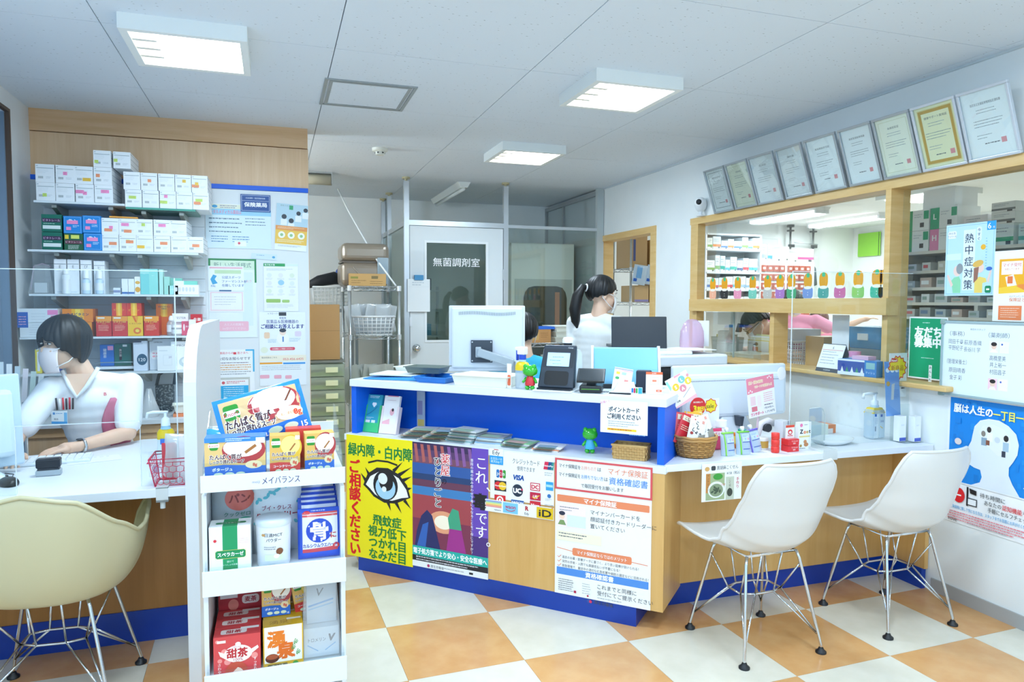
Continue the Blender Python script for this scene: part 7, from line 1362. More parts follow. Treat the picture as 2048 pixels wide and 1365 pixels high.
lattice('plastic_basket', 'light green lattice basket on the low shelf of the wire rack', .34, .5, .2, '#b5dc82', (.76, 6.2, .555), nz=8, nx=14, group='lattice baskets in the back')
for k in range(8): pouch('file_packet', f'grey document packet, {ORD[k]} in the green rack basket', .16, .3, .016, '#b9bcb4', None, (.63+k*.035, 6.08+.02*(k % 3), .57), (.1, .5*((k % 5)/4-.5), .3), .4, 'packet', 'document packets in the green basket')
lattice('plastic_basket', 'white lattice basket holding black gear left of the wire rack', .34, .36, .2, '#eef2f2', (.5, 6.85, 1.33), nx=10, nz=6, group='lattice baskets in the back')
sb_ = thing('storage_shelf', 'grey steel shelf behind the wire rack carrying the white basket', 'shelf', (.42, 6.85, 0)); MB(mat('#8f979a', .5)).box(-.3, .3, -.2, .2, 1.3, 1.328).obj('board', sb_); [MB(mat('#7f8789', .5)).box(sx*.29-.012, sx*.29+.012, sy*.19-.012, sy*.19+.012, 0, 1.3).obj('post', sb_) for sx in (-1, 1) for sy in (-1, 1)]
bg_ = thing('black_gear_bag', 'black folded umbrella bag on top of the white basket', 'bag', (.48, 6.8, 1.535), .3); MB(mat('#202429', .6)).tube([(-.2, 0, .01), (-.1, 0, .05), (.05, 0, .08), (.16, 0, .05)], [.03, .05, .06, .03], 12).obj('body', bg_); MB(mat('#2b4f9a', .6)).ball((.13, .05, .12), (.05, .04, .06)).obj('blue_cloth', bg_)
carton('cardboard_box', 'tall plain brown cardboard box standing beside the wood wall end', .3, .3, .42, '#b08a54', lambda s, H: s.rect(0, 66, 100, 1, '#8f6c3c'), (.32, 5.75, .955), cat='box')
dr = thing('drawer_tower', 'stack of clear drawers with green trays under the brown cardboard box', 'drawer unit', (.36, 5.72, 0))
MB(mat('#6fcf3f', .4)).box(-.16, -.14, -.16, .16, 0, .95).obj('side_frame', dr)
for k in range(9):
    z = .03+k*.1; d_ = MB(clear('drawer film', '#dfe9e2', .06, .1, dens=.35, hazy='#cfdcc8')).box(-.135, .14, -.16, .14, z, z+.092).obj('drawer', dr); MB(mat('#a8c85a', .4)).box(-.13, .13, -.15, .12, z+.004, z+.03).obj('green_tray', d_); MB(mat('#e6ecc0', .4)).box(.0, .09, -.168, -.16, z+.03, z+.07).obj('label_card', d_)
MB(mat('#7a8078', .4)).box(-.16, .145, -.16, .15, .935, .95).obj('top_board', dr)
pc = thing('pull_cord', 'white twisted cord running down from the ceiling to the wire rack', 'cord', (0, 0, 0)); MB(mat('#eef1f1', .5)).tube([(.55, 6.6, 2.4), (.62, 6.45, 2.2), (.8, 6.1, 1.78), (.95, 5.91, 1.53)], .007, 8).obj('cord', pc)
pb_ = thing('hanging_pocket', 'white document pocket hanging by a blue clip on the clean room door', 'pocket', (1.215, 6.29, 1.31)); b = MB(mat('#eef2f2', .4)); b.box(-.1, .1, 0, .012, 0, .29); s = Sheet(b, .2, TR(-.1, 0, .29)); s.bars(20, 14, 60, 2, 10, 5, '#c9d2d6').rect(2, 34, 96, 1, '#dfe5e6'); b.obj('pocket', pb_); MB(mat('#3f8fc0', .4)).box(-.04, .04, -.012, .014, .28, .325).obj('clip', pb_)
# inside the clean room
cb_ = thing('clean_bench', 'white clean bench with a rounded dark hatch behind the clean room glass', 'cabinet', (2.57, 7.0, 0))
MB(mat('#e9ece4', .4)).box(-.34, .34, -.24, .3, 0, 1.99).obj('body', cb_, bevel=.01); MB(mat('#c3cac4', .2)).box(-.3, .31, -.25, -.24, 1.0, 1.63).obj('sash', cb_)
b = MB(mat('#39413e', .15)); hh = [(x, z) for x, z in [(-.21, .8), (.25, .8), (.25, 1.44), (.235, 1.5), (.2, 1.545), (.14, 1.56), (-.1, 1.56), (-.16, 1.545), (-.195, 1.5), (-.21, 1.44)]]; b.prism(hh, -.262, -.25); b.obj('hatch', cb_)
MB(mat('#b5754a', .4)).box(.12, .17, -.266, -.262, .8, 1.5).obj('hatch_post', cb_)
ir = thing('white_shelf', 'white wire shelf with supplies seen through the clean room door window', 'shelf', (1.42, 7.1, 0))
for sx in (-1, 1): MB(M_white).tube([(sx*.14, 0, 0), (sx*.14, 0, 1.55)], .014, 8).obj('post', ir)
for z, c in ((1.05, '#6fb0d0'), (1.3, '#e6ecee'), (1.5, '#39424a')):
    MB(M_white).box(-.15, .15, -.12, .12, z, z+.015).obj('board', ir); MB(mat(c, .4)).box(-.1, .06, -.08, .08, z+.016, z+.13).obj('supply_box', ir)
wire_rack('low wire shelf with trays in front of the clean room glass', 2.35, 5.75, .75, .35, 1.08, (.6, 1.055), name='wire_shelf_rack')
carton('tray_carton', 'brown cardboard box on the low wire shelf', .2, .25, .11, '#c08d58', lambda s, H: s.rect(6, 10, 40, 34, '#c8a060').bars(54, 14, 38, 3, 8, 2, '#8a6034'), (2.1, 5.72, 1.0595), cat='box')
tag(MB(mat('#2f6fd8', .4)).box(-.15, .15, -.1, .1, 0, .02).obj('blue_binder', None, (2.12, 5.72, 1.171), .1), 'blue binder lying on the brown box by the clean room', 'binder')
for k in range(3): tray('document_tray', f'cream document tray, {("bottom", "middle", "top")[k]} of the stack on the low wire shelf', .36, .28, .045, M_trw, (2.42, 5.74, 1.0595+k*.0465), .03*k, group='cream trays on the low wire shelf')
# staff desk behind the counter
sd = thing('staff_desk', 'white staff desk behind the diagonal counter', 'desk', (1.75, 4.35, 0), 0); MB(M_white).box(-.45, .4, -.25, .3, .69, .72).obj('desktop', sd); [MB(M_grey).box(sx, sx+.03, sy, sy+.03, 0, .69).obj('leg', sd) for sx in (-.44, .36) for sy in (-.24, .26)]
yb = thing('yellow_file_basket', 'yellow basket of pink and clear files beside the standing woman', 'basket', (2.42, 4.75, 1.0)); MB(mat('#e8cf7a', .4)).taper((.1, .07), (.11, .08), 0, .12, cap=False).obj('basket', yb)
for k in range(6): MB(mat(['#f3a8bc', '#f2f2f2', '#f0b8c8', '#dfe8dc', '#f39ab4', '#eceff0'][k], .4)).box(-.09+k*.03, -.085+k*.03, -.05, .05, .02, .26-.015*(k % 3)).obj('file', yb, rot=(.05, .06*(k % 3), 0))
fb = thing('filing_stand', 'grey filing cabinet under the yellow basket', 'cabinet', (2.45, 4.78, 0)); MB(mat('#d8dcdc', .4)).box(-.2, .2, -.15, .2, 0, .998).obj('body', fb); [MB(mat('#e3e7e7', .4)).box(-.19, .19, -.16, -.15, .04+k*.32, .33+k*.32).obj('drawer', fb) for k in range(3)]
pf = thing('pink_bag', 'clear pink vinyl bag standing behind the notebook computer', 'bag', (2.42, 3.8, 1.104)); MB(clear('pink vinyl', '#fbeef8', .1, .1, dens=.3, hazy='#f2cfe8')).lathe([(.1, 0), (.105, .06), (.1, .12), (.075, .165), (.04, .19), (.001, .195)], 24, sx=.8, sy=.3).obj('bag', pf)
sheet_obj('white_binder', 'white binder leaning at the printer edge beside the oak jamb', 'binder', .1, .16, (2.52, 3.86, 1.126), -.6, '#eef0ee', .03, lambda s, H: s.rect(10, 20, 20, 6, '#8fc0a0'))
# ================================================================ dispensary seen through the pass window
r11 = random.Random(21)
def pack_mesh(w_, d, h, col, acc):
    b = MB(mat(col, .45)); b.box(-w_/2, w_/2, -d/2, d/2, 0, h); s = Sheet(b, w_, TR(-w_/2, -d/2, h)); H = 100*h/w_
    s.rect(0, H*.62, 100, H*.2, acc).bars(10, H*.2, 70, 2, H*.14, H*.05, '#9aa6b0').rect(66, H*.82, 22, min(16, H*.16), '#4a5056'); return b.mesh('medicine_pack')
ACC = ['#3f78c0', '#58b8d8', '#e88a3c', '#40b0a0', '#4a5f90', '#d8505a', '#9ab8d8', '#7fae5a']
ds1 = thing('dispensary_shelf', 'white dispensary shelf full of medicine packs left in the pass window', 'shelf', (5.72, 8.2, 0))
for z in (2.3, 2.1, 1.8, 1.575, 1.3): MB(M_white).box(-.42, .42, -.18, .18, z-.02, z).obj('board', ds1)
for sx in (-1, 1): MB(M_white).box(sx*.42-.01, sx*.42+.01, -.18, .18, 0, 2.3).obj('side_panel', ds1)
MB(mat('#d9dcdc', .5)).box(-.41, .41, .17, .18, 0, 2.28).obj('back_panel', ds1)
SN = {2.1: 'top', 1.8: 'second', 1.575: 'third', 1.3: 'fourth'}
for z, hm in ((2.1, .17), (1.8, .26), (1.575, .19), (1.3, .24)):
    x = -.39; k = 0
    while x < .33 and k < 12:
        w_ = r11.uniform(.06, .13); h = hm*r11.uniform(.55, .95); c = r11.choice(['#eef2f4', '#e6ecf0', '#f2f3f0', '#dfe8f0'])
        o = mobj('medicine_pack', pack_mesh(w_, .2, h, c, r11.choice(ACC)), None, (5.72+x+w_/2, 8.14, z+.0005)); tag(o, f'medicine pack, {ORD[k]} from the left on the {SN[z]} board of the dispensary shelf', 'medicine pack', 'packs on the dispensary shelf'); x += w_+.008; k += 1
dc = thing('drawer_cabinet', 'white cabinet with rows of reddish drawers in the dispensary', 'cabinet', (6.59, 8.2, 0))
MB(M_white).box(-.44, .44, -.16, .02, 0, 1.96).obj('body', dc)
dm = mat('#b5604f', .3); dl = MB(dm).box(-.045, .045, -.012, 0, 0, .085).box(-.02, .02, -.014, -.012, .03, .06, mat('#f0ece6', .4)).mesh('drawer')
for r in range(9):
    for k in range(8): mobj('drawer', dl, dc, (-.385+k*.096+(.04 if k > 3 else 0)+.0, -.16, 1.82-r*.118))
x = 6.18
for k, (w_, h, c, a) in enumerate(((.09, .23, '#c9cff0', '#a9b4ea'), (.07, .2, '#dfeaf6', '#3f9fe0'), (.13, .17, '#eef1f2', '#d8dee2'), (.12, .2, '#f2f4f2', '#d8e6c0'), (.13, .12, '#eeeedd', '#dcdcc8'), (.26, .18, '#f0e6ea', '#e05a8a'))):
    o = mobj('medicine_pack', pack_mesh(w_, .2, h, c, a), None, (x+w_/2, 8.16, 1.9605)); tag(o, ['lilac', 'pale blue', 'white', 'tall white', 'cream', 'wide pink lidded'][k]+' pack on top of the reddish drawer cabinet', 'medicine pack', 'packs on the drawer cabinet'); x += w_+.01
for k, x in enumerate((6.86, 7.25)):
    tp = thing('tension_pole', f'chrome tension pole with black foot, {("left", "right")[k]} one in the dispensary', 'pole', (x, 8.33, 0)); MB(M_chrome).tube([(0, 0, 0), (0, 0, 2.46)], .016, 10).obj('pole', tp); MB(M_black).cyl(0, 0, 2.46, ZC-.001, .05, 16).cyl(0, 0, 2.4, 2.42, .05, 16).obj('foot', tp); MB(M_black).box(-.02, .06, -.02, .02, 2.18, 2.22).obj('clamp', tp)
hb_ = thing('hanging_bag', 'dark grey bag hanging from the tension poles', 'bag', (7.13, 8.3, 1.75)); MB(mat('#5a6064', .7)).tube([(-.12, 0, .36), (-.06, 0, .2), (.05, 0, .1), (.12, 0, -.1)], [.05, .1, .09, .05], 12).obj('body', hb_); MB(M_alu).tube([(-.2, .03, .5), (.2, .03, .48)], .008, 6).obj('rod', hb_)
gf = thing('green_folder', 'bright green sheet hanging on the dispensary wall beside the mullion', 'folder', (8.02, 8.1, 2.07), -PI/2); MB(mat('#8fd23a', .4)).box(-.2, .2, 0, .006, 0, .33).obj('sheet', gf); MB(mat('#3a6a2a', .4)).box(.17, .18, -.002, 0, 0, .33).obj('binding', gf)
# right hand shelves with glove boxes
rs2 = thing('sorting_shelf', 'cream shelf with narrow compartments right in the pass window', 'shelf', (4.36, 3.4, 0), -PI/2)
for z in (1.754, 1.622, 1.508, 1.406, 1.31, 1.15, 1.0): MB(mat('#e6e2d6', .4)).box(-.55, .6, -.16, .16, z-.02, z).obj('board', rs2)
for x in (-.55, .03, .6): MB(mat('#ddd9cc', .4)).box(x-.012, x+.012, -.155, .16, 0, 1.75).obj('upright', rs2)
MB(mat('#b5b4ac', .5)).box(-.54, .59, .15, .16, 0, 1.74).obj('back_panel', rs2)
for q, z in enumerate((1.622, 1.508, 1.406, 1.31, 1.15, 1.0)):
    for k in range(9):
        c = r11.choice(['#c9cfd0', '#b9c4c6', '#dfe3e2', '#a9b0b0', '#c8b4a8', '#d8d8cc']); w_ = r11.uniform(.06, .1); h = r11.uniform(.03, .07)
        o = mobj('small_pack', MB(mat(c, .35)).box(-w_/2, w_/2, -.05, .05, 0, h).box(-w_/2+.01, w_/2-.02, -.0515, -.05, h*.3, h*.7, mat(r11.choice(['#eef1f1', '#d8606a', '#6a88a8', '#8fa8a0']), .4)).mesh('small_pack'), None, (4.25, 3.86-k*.12, z+.0005), -PI/2)
        tag(o, f'small pack, {ORD[k]} from the mullion in compartment row {ORD[q]} of the sorting shelf', 'medicine pack', 'packs in the sorting shelf')
def d_glove(c, l): return lambda s, H: (s.rect(0, 0, 34, H, c), s.text(17, H*.4, l, 26, '#ffffff', .03, 'c'), s.rect(78, 4, 20, H*.4, c), s.rect(64, H*.62, 16, H*.22, '#33383c'), s.bars(40, H*.2, 34, 2, 8, 3, '#b9c3c8'))
for k, (y, z, c, l, nm) in enumerate(((3.83, 1.7545, '#14a878', 'L', 'lower green L glove box at the mullion'), (3.83, 1.896, '#14a878', 'L', 'upper green L glove box at the mullion'), (3.62, 1.7545, '#e88ab8', 'H', 'pink H glove box beside the green ones'), (3.62, 1.896, '#14a878', 'L', 'green L glove box above the pink one'))):
    carton('glove_box', nm, .2, .2, .14, '#eef2f1', d_glove(c, l), (4.3, y, z), -PI/2, 'glove boxes on the sorting shelf', side=None)
carton('white_box', 'plain white box on top of the glove boxes', .24, .2, .13, '#eceeee', None, (4.32, 3.68, 2.037), -PI/2, 'white boxes on the sorting shelf', cat='box')
for k, (y, z, w_, h, c) in enumerate(((3.4, 1.7545, .16, .1, '#eaf2ee'), (3.4, 1.855, .16, .1, '#f2eef0'), (3.22, 1.7545, .14, .13, '#e6f0ec'), (3.22, 1.885, .15, .07, '#eef0ee'), (3.22, 1.956, .15, .06, '#f2f3f2'), (3.06, 1.7545, .12, .12, '#cfe8e6'), (2.92, 1.7545, .13, .11, '#f2ece8'), (2.92, 1.865, .13, .09, '#eef0f2'))):
    o = mobj('medicine_pack', pack_mesh(w_, .18, h, c, ['#40c090', '#e88ab8', '#40b080', '#7a8288', '#7a8288', '#40a8a0', '#e8703c', '#e05a7a'][k]), None, (4.3, y, z), -PI/2); tag(o, f'pack number {ORD[k]} from the mullion behind the blue heat notice', 'medicine pack', 'packs on the sorting shelf top')
bfs = thing('blue_file', 'blue file standing on the sorting shelf edge beside the mullion', 'file', (4.1, 3.9, 1.5), -PI/2); MB(mat('#2f7fd8', .4)).box(-.05, .05, 0, .02, 0, .25).obj('cover', bfs); MB(M_white).box(-.05, .05, -.001, 0, .2, .25).obj('label', bfs); MB(M_alu).box(-.05, .05, 0, .1, -.02, 0).obj('bracket', bfs)
# cart in the doorway
wire_rack('chrome rack stacked with cardboard cartons seen through the oak doorway', 3.72, 6.75, .55, .4, 2.05, (.9, 1.4, 1.75), name='carton_rack')
def d_crt(s, H): s.rect(20, H*.3, 60, H*.12, '#3a4a8a').bars(10, H*.12, 40, 1, 8, 4, '#5a5a80').rect(70, H*.08, 20, H*.14, '#6a5a50')
carton('supply_carton', 'brown carton with vertical blue lettering, top left in the doorway', .2, .3, .33, '#bf9a62', lambda s, H: s.rect(20, 20, 14, 110, '#3a4a8a'), (3.55, 6.74, 1.754), 0, 'cartons in the doorway rack', cat='box')
carton('supply_carton', 'brown carton with a blue printed band, top right in the doorway', .28, .3, .29, '#c49f66', d_crt, (3.82, 6.74, 1.754), 0, 'cartons in the doorway rack', cat='box')
for k, (x, w_, z, h, c) in enumerate(((3.57, .16, 1.404, .17, '#c8a878'), (3.78, .22, 1.404, .12, '#b08a58'), (3.79, .2, 1.5245, .09, '#c09660'))):
    carton('supply_carton', ['small pale carton with a violet foot in the doorway rack', 'brown carton with a white label in the doorway rack', 'small brown carton with blue tape in the doorway rack'][k], w_, .3, h, c, [lambda s, H: s.rect(0, H-16, 100, 14, '#8f8ac0'), lambda s, H: s.rect(6, 6, 34, H-12, '#e9e9e6').rect(44, 0, 10, H, '#6fa8c0'), lambda s, H: s.rect(40, 4, 14, H-8, '#4fa8c8')][k], (x, 6.7, z), 0, 'cartons in the doorway rack', cat='box')
for k in range(3): pouch('blue_packet', f'clear packet of blue printed supplies, {ORD[k]} from the left in the doorway', .15, .2, .03, '#b9cfe2', lambda s, H: s.rect(20, 10, 40, H*.6, '#6fa8dc').rect(6, H*.7, 24, 20, '#2f62c0'), (3.5+k*.15, 6.5, 1.58), (.1, .12, 0), .2, 'packet', 'blue packets in the doorway')
# desk inside the window with files, tray and basket
dk = thing('dispensary_desk', 'oak desk on the dispensary side of the pass window', 'desk', (0, 0, 0)); MB(M_oakh).box(3.17, 3.62, 2.95, 4.95, .96, .985).obj('desktop', dk); [MB(M_oak).box(3.58, 3.61, y, y+.03, 0, .96).obj('leg', dk) for y in (2.98, 4.9)]; [MB(M_oak).box(3.18, 3.21, y, y+.03, 0, .96).obj('leg', dk) for y in (2.98, 4.9)]
zz = .9855
tray('sill_tray', 'cream tray with folded paper on the pass window desk', .3, .24, .05, mat('#eeeee0', .4), (3.29, 4.38, zz), -PI/2+.1)
fk = thing('folder_rack', 'rack of yellow edged folders with an orange tag behind the cream tray', 'folder rack', (3.44, 4.5, zz), -PI/2)
for k in range(4):
    b = MB(mat(['#eef0ea', '#e8e8c8', '#f0f0ec', '#e6e4b0'][k], .4)); b.box(-.13, .13, k*.015, k*.015+.01, 0, .14+.012*k)
    if k == 0: s = Sheet(b, .26, TR(-.13, 0, .14)); s.rect(24, 22, 24, 12, '#f0824a').ell(40, 14, 8, 5, '#8a6a5a').bars(26, 15, 16, 1, 4, 3, '#6a7078').frame(2, 2, 96, 50, 2, '#e4d24a')
    b.obj('folder', fk)
gb = thing('file_box', 'grey translucent file box beside the yellow edged folders', 'file box', (3.32, 4.72, zz), -PI/2); MB(mat('#b5c0be', .4)).taper((.09, .07), (.1, .08), 0, .15, cap=False).obj('box', gb); [MB(mat(c, .5)).box(-.07+k*.04, -.06+k*.04, -.05, .05, .02, .17).obj('sheet', gb) for k, c in enumerate(('#e6d86a', '#eef2f0', '#8fb8d0', '#eceada'))]
wb2 = lattice('letter_basket', 'white lattice basket of papers right of the oak post', .22, .25, .16, '#eef0f2', (3.35, 3.98, zz), -PI/2, 12, 6); MB(mat('#e3e6ee', .5)).box(-.1, .1, -.11, .11, .165, .24).obj('paper_stack', wb2)
carton('desk_carton', 'brown cardboard carton behind the desk calendar', .16, .3, .2, '#c8a468', None, (3.42, 3.72, zz), -PI/2, cat='box')
bt = thing('blue_tub', 'blue translucent tub behind the tissue carton', 'tub', (3.48, 3.42, zz), -PI/2); MB(mat('#5aa0d4', .35)).taper((.12, .1), (.13, .11), .14, .27).obj('upper_tub', bt); MB(mat('#9fb8c8', .35)).taper((.1, .1), (.11, .11), 0, .139).obj('lower_tub', bt); MB(mat('#e6f0f4', .4)).box(-.05, .03, -.112, -.106, .19, .23).obj('label', bt)
MBp = sheet_obj('white_sheet', 'blank white sheet taped inside the right pane of the lower window', 'paper', .13, .2, (3.1, 3.32, 1.13), -PI/2, '#e9eef0', .001)
pm = thing('spray_stand', 'clear hanging bottle behind the left lower pane', 'bottle', (3.24, 4.56, zz)); MB(clear('pet bottle', '#e6eef0', .08, dens=.4)).lathe([(.035, 0), (.037, .01), (.037, .15), (.015, .2), (.015, .23)], 20).obj('body', pm); MB(mat('#f0a8bc', .4)).lathe([(.0375, .12), (.03, .16)], 20, cap=False).obj('band', pm); MB(mat('#4a8a78', .4)).cyl(0, 0, .23, .25, .017).obj('cap', pm)
wf = thing('white_folder', 'upright white folded card inside the left jamb of the pass window', 'card', (3.2, 4.62, zz), -PI/2+.3); MB(M_white).box(-.05, .05, 0, .002, 0, .2, T=TR(rx=-.1)).box(-.05, .05, .06, .062, 0, .2, T=TR(rx=.12)).obj('card', wf)
# ================================================================ people
def fuse(mb, name, voxel, m, parent, smooth=6):
    """one continuous skin over overlapping volumes"""
    me = mb.mesh('volumes'); o = bpy.data.objects.new('volumes', me); C.objects.link(o)
    r = o.modifiers.new('r', 'REMESH'); r.mode = 'VOXEL'; r.voxel_size = voxel
    s = o.modifiers.new('s', 'SMOOTH'); s.factor = .5; s.iterations = smooth
    dg = bpy.context.evaluated_depsgraph_get(); n = bpy.data.meshes.new_from_object(o.evaluated_get(dg)); n.name = name
    bpy.data.objects.remove(o); bpy.data.meshes.remove(me)
    n.materials.clear(); n.materials.append(m); n.polygons.foreach_set('use_smooth', [True]*len(n.polygons))
    return mobj(name, n, parent)
def limb(b, pts, rs, n=14):
    P = []; Q = []
    for i in range(len(pts)-1):
        for k in range(4): t = k/4; P.append(Vector(pts[i]).lerp(Vector(pts[i+1]), t)); Q.append(rs[i]+(rs[i+1]-rs[i])*t)
    P.append(Vector(pts[-1])); Q.append(rs[-1]); b.tube(P, Q, n)
    for p, r in zip(pts, rs): b.ball(p, r, 12, 8)
def hand(b, w_, d, up_, side=1, s=1.0, curl=.5):
    """palm and five bent fingers; w_ wrist, d direction of the fingers, up_ back of the hand"""
    w_ = Vector(w_); d = Vector(d).normalized(); u = Vector(up_); u = (u-d*u.dot(d)).normalized(); c = d.cross(u)*side
    limb(b, [w_, w_+d*.05*s], [.022*s, .026*s]); pm = w_+d*.055*s
    for k in (-1, 0, 1): b.ball(pm+c*k*.02*s, .02*s, 12, 8)
    for k, l in enumerate((.068, .078, .072, .056)):
        r0 = w_+d*.085*s+c*(.033-.022*k)*s; p1 = r0+d*l*.42*s-u*.01*curl*s; p2 = p1+(d*.8-u*.7*curl)*l*.33*s; p3 = p2+(d*.5-u*1.1*curl).normalized()*l*.27*s
        limb(b, [r0-d*.02*s, r0, p1, p2, p3], [.0095*s, .0092*s, .0085*s, .008*s, .0072*s], 10)
    t0 = w_+d*.03*s+c*.026*s; t1 = t0+(d*.6+c*.75)*.034*s; t2 = t1+(d*.95+c*.2-u*.2)*.03*s
    limb(b, [t0, t1, t2], [.013*s, .0105*s, .0085*s], 10)
SKIN = mat('#e6bfa4', .5, sss=.1, name='skin'); HAIR = mat('#08080a', .5, name='black hair')
def hair_cap(parent, T, r, ef, es, eb, m, low=1.1, drop=1.0):
    """shell of hair: lowest elevation at the front, sides and back in degrees"""
    b = MB(m)
    def fn(u, v):
        a = 2*PI*u-PI; f = (1+math.cos(a))/2; q = (1-math.cos(a))/2; sd = math.sin(a)**2
        e0 = math.radians(ef*f**2.2+eb*q**1.6+es*sd)
        tot = f**2.2+q**1.6+sd; e0 = e0/tot+math.radians(7*math.sin(a)*f+2.5*math.sin(a*13))
        e = PI/2+(e0-PI/2)*v; k = 1+(low-1)*max(0, -math.sin(e))+(.014*math.sin(a*31+v*4)+.012*math.sin(a*17-v*6)+.012*math.sin(a*7))*min(1, v*1.6)
        return (r[0]*math.cos(e)*math.sin(a)*k, -r[1]*math.cos(e)*math.cos(a)*k, r[2]*math.sin(e)*(1 if e > 0 else drop))
    b.grid(fn, 128, 22, T=T); return b.obj('hair', parent, solid=.012)
def head_volumes(b, T, k=1.0):
    b.ball((0, .012, .03), (.076*k, .092*k, .088*k), 24, 16, T=T); b.ball((0, -.02, -.035), (.062*k, .072*k, .075*k), 20, 12, T=T); b.ball((0, -.045, -.075), (.038, .038, .03), 16, 10, T=T); b.ball((0, -.091, -.012), (.012, .016, .02), 12, 8, T=T)
    for s in (-1, 1): b.ball((s*.077, .012, -.012), (.009, .018, .028), 12, 8, T=T); b.ball((s*.03, -.074, -.02), (.022, .02, .02), 12, 8, T=T)
def face(parent, T, mask=True, maskc='#f3e4e2', glasses=False, eyes=True):
    for s in (-1, 1):
        if eyes:
            MB(mat('#f4f2ee', .3)).ball((s*.031, -.083, .017), (.0135, .006, .0048), 12, 8, T=T).obj('eye', parent); MB(mat('#1c1412', .2)).ball((s*.031, -.088, .017), (.0055, .003, .0046), 10, 8, T=T).obj('iris', parent)
            MB(mat('#1a1614', .5)).tube([T @ Vector((s*.016, -.09, .022)), T @ Vector((s*.031, -.0915, .0245)), T @ Vector((s*.047, -.083, .02))], .0018, 6).obj('eyelash', parent)
            MB(mat('#2a201c', .6)).tube([T @ Vector((s*.014, -.092, .038)), T @ Vector((s*.032, -.093, .042)), T @ Vector((s*.052, -.081, .036))], .0028, 6).obj('eyebrow', parent)
    if mask:
        def fn(u, v):
            a = (u-.5)*2.1; e = v; x = .07*math.sin(a)*(.66+.34*math.sin(PI*(.12+.5*e))); y = -.03-.078*math.cos(a*.95)*(.7+.36*math.sin(PI*min(1, e*.72+.12))); z = -.118+.112*e+.006*math.cos(a)**3*e
            return (x, y+.004, z)
        MB(mat(maskc, .6)).grid(fn, 20, 12, T=T).obj('face_mask', parent, solid=.003)
        for s in (-1, 1): MB(mat('#f0f0f0', .6)).tube([T @ Vector(p) for p in ((s*.06, -.088, -.015), (s*.075, -.04, .002), (s*.084, .022, .012), (s*.082, .03, -.02), (s*.074, -.03, -.07), (s*.052, -.075, -.09))], .0022, 6).obj('mask_loop', parent)
    if glasses:
        for s in (-1, 1): MB(M_black).tube([T @ Vector((s*.032+.022*math.cos(a), -.098+.012*abs(math.cos(a)), .014+.016*math.sin(a))) for a in [2*PI*k/16 for k in range(16)]], .0022, 6, closed=True).obj('glasses_rim', parent); MB(M_black).tube([T @ Vector((s*.054, -.088, .018)), T @ Vector((s*.084, .02, .016))], .0022, 6).obj('glasses_temple', parent)
def person(label, head, hrot, neck, chest, pelvis, shL, elL, wrL, hdL, shR, elR, wrR, hdR, legs, cloth, sleeve=.62, voxel=.007, trouser='#e9ecee', mask=True, eyes=True, glasses=False, maskc='#f3e4e2', hup=(0, 0, 1), fat=1.0, hands=True):
    t = thing('person', label, 'person', (pelvis[0], pelvis[1], 0)); off = Vector((-pelvis[0], -pelvis[1], 0)); V = lambda p: Vector(p)+off
    T = Matrix.Translation(V(head)) @ Matrix.Rotation(hrot[2], 4, 'Z') @ Matrix.Rotation(hrot[0], 4, 'X') @ Matrix.Rotation(hrot[1], 4, 'Y')
    b = MB(SKIN); head_volumes(b, T); limb(b, [V(neck)-Vector((0, 0, .03)), V(neck).lerp(V(head), .4), V(head)-Vector((0, 0, .04))], [.06, .05, .052])
    sw = (V(shL)-V(shR)); ax = sw.normalized()
    def torso(b, g):
        M3 = Matrix.Rotation(math.atan2(ax.y, ax.x), 4, 'Z'); sp = V(chest)-V(pelvis)
        for k in range(9):
            q = k/8; c = V(pelvis)+sp*q; hw = (.15-.028*math.sin(PI*min(1, q*1.1))+.02*q)*fat*g; hd_ = (.105+.012*q)*fat*g
            b.ball((0, 0, 0), (hw, hd_, .1), 20, 12, T=Matrix.Translation(c) @ M3)
        limb(b, [V(shL)-ax*.03, V(neck)-Vector((0, 0, .045)), V(shR)+ax*.03], [.052*g, .062*g, .052*g])
    torso(b, .92)
    arms = [(shL, elL, wrL, hdL, 1), (shR, elR, wrR, hdR, -1)]
    for s, e, w_, h, sd in arms:
        limb(b, [V(s), V(e), V(w_)], [.046*fat, .038*fat, .025*fat])
        if hands: hand(b, V(w_), V(h)-V(w_), hup, sd)
    for lg in legs: limb(b, [V(p) for p in lg], [.085, .058, .042, .04][:len(lg)])
    fuse(b, 'body', voxel, SKIN, t)
    b = MB(); torso(b, 1.06)
    for s, e, w_, h, sd in arms:
        q = V(s).lerp(V(e), sleeve); limb(b, [V(s), V(s).lerp(V(e), sleeve*.5), q], [.062*fat, .061*fat, .06*fat])
    fuse(b, 'tunic', max(voxel, .008), cloth, t, 4)
    b = MB()
    for lg in legs: limb(b, [V(p) for p in lg[:3]], [.1, .078, .062])
    if legs: fuse(b, 'trousers', .012, mat(trouser, .7), t, 4)
    face(t, T, mask, maskc, glasses, eyes)
    return t, T, V
W_T = mottled('white tunic cloth', '#f8fafd', '#ffffff', 14, .8, .25)
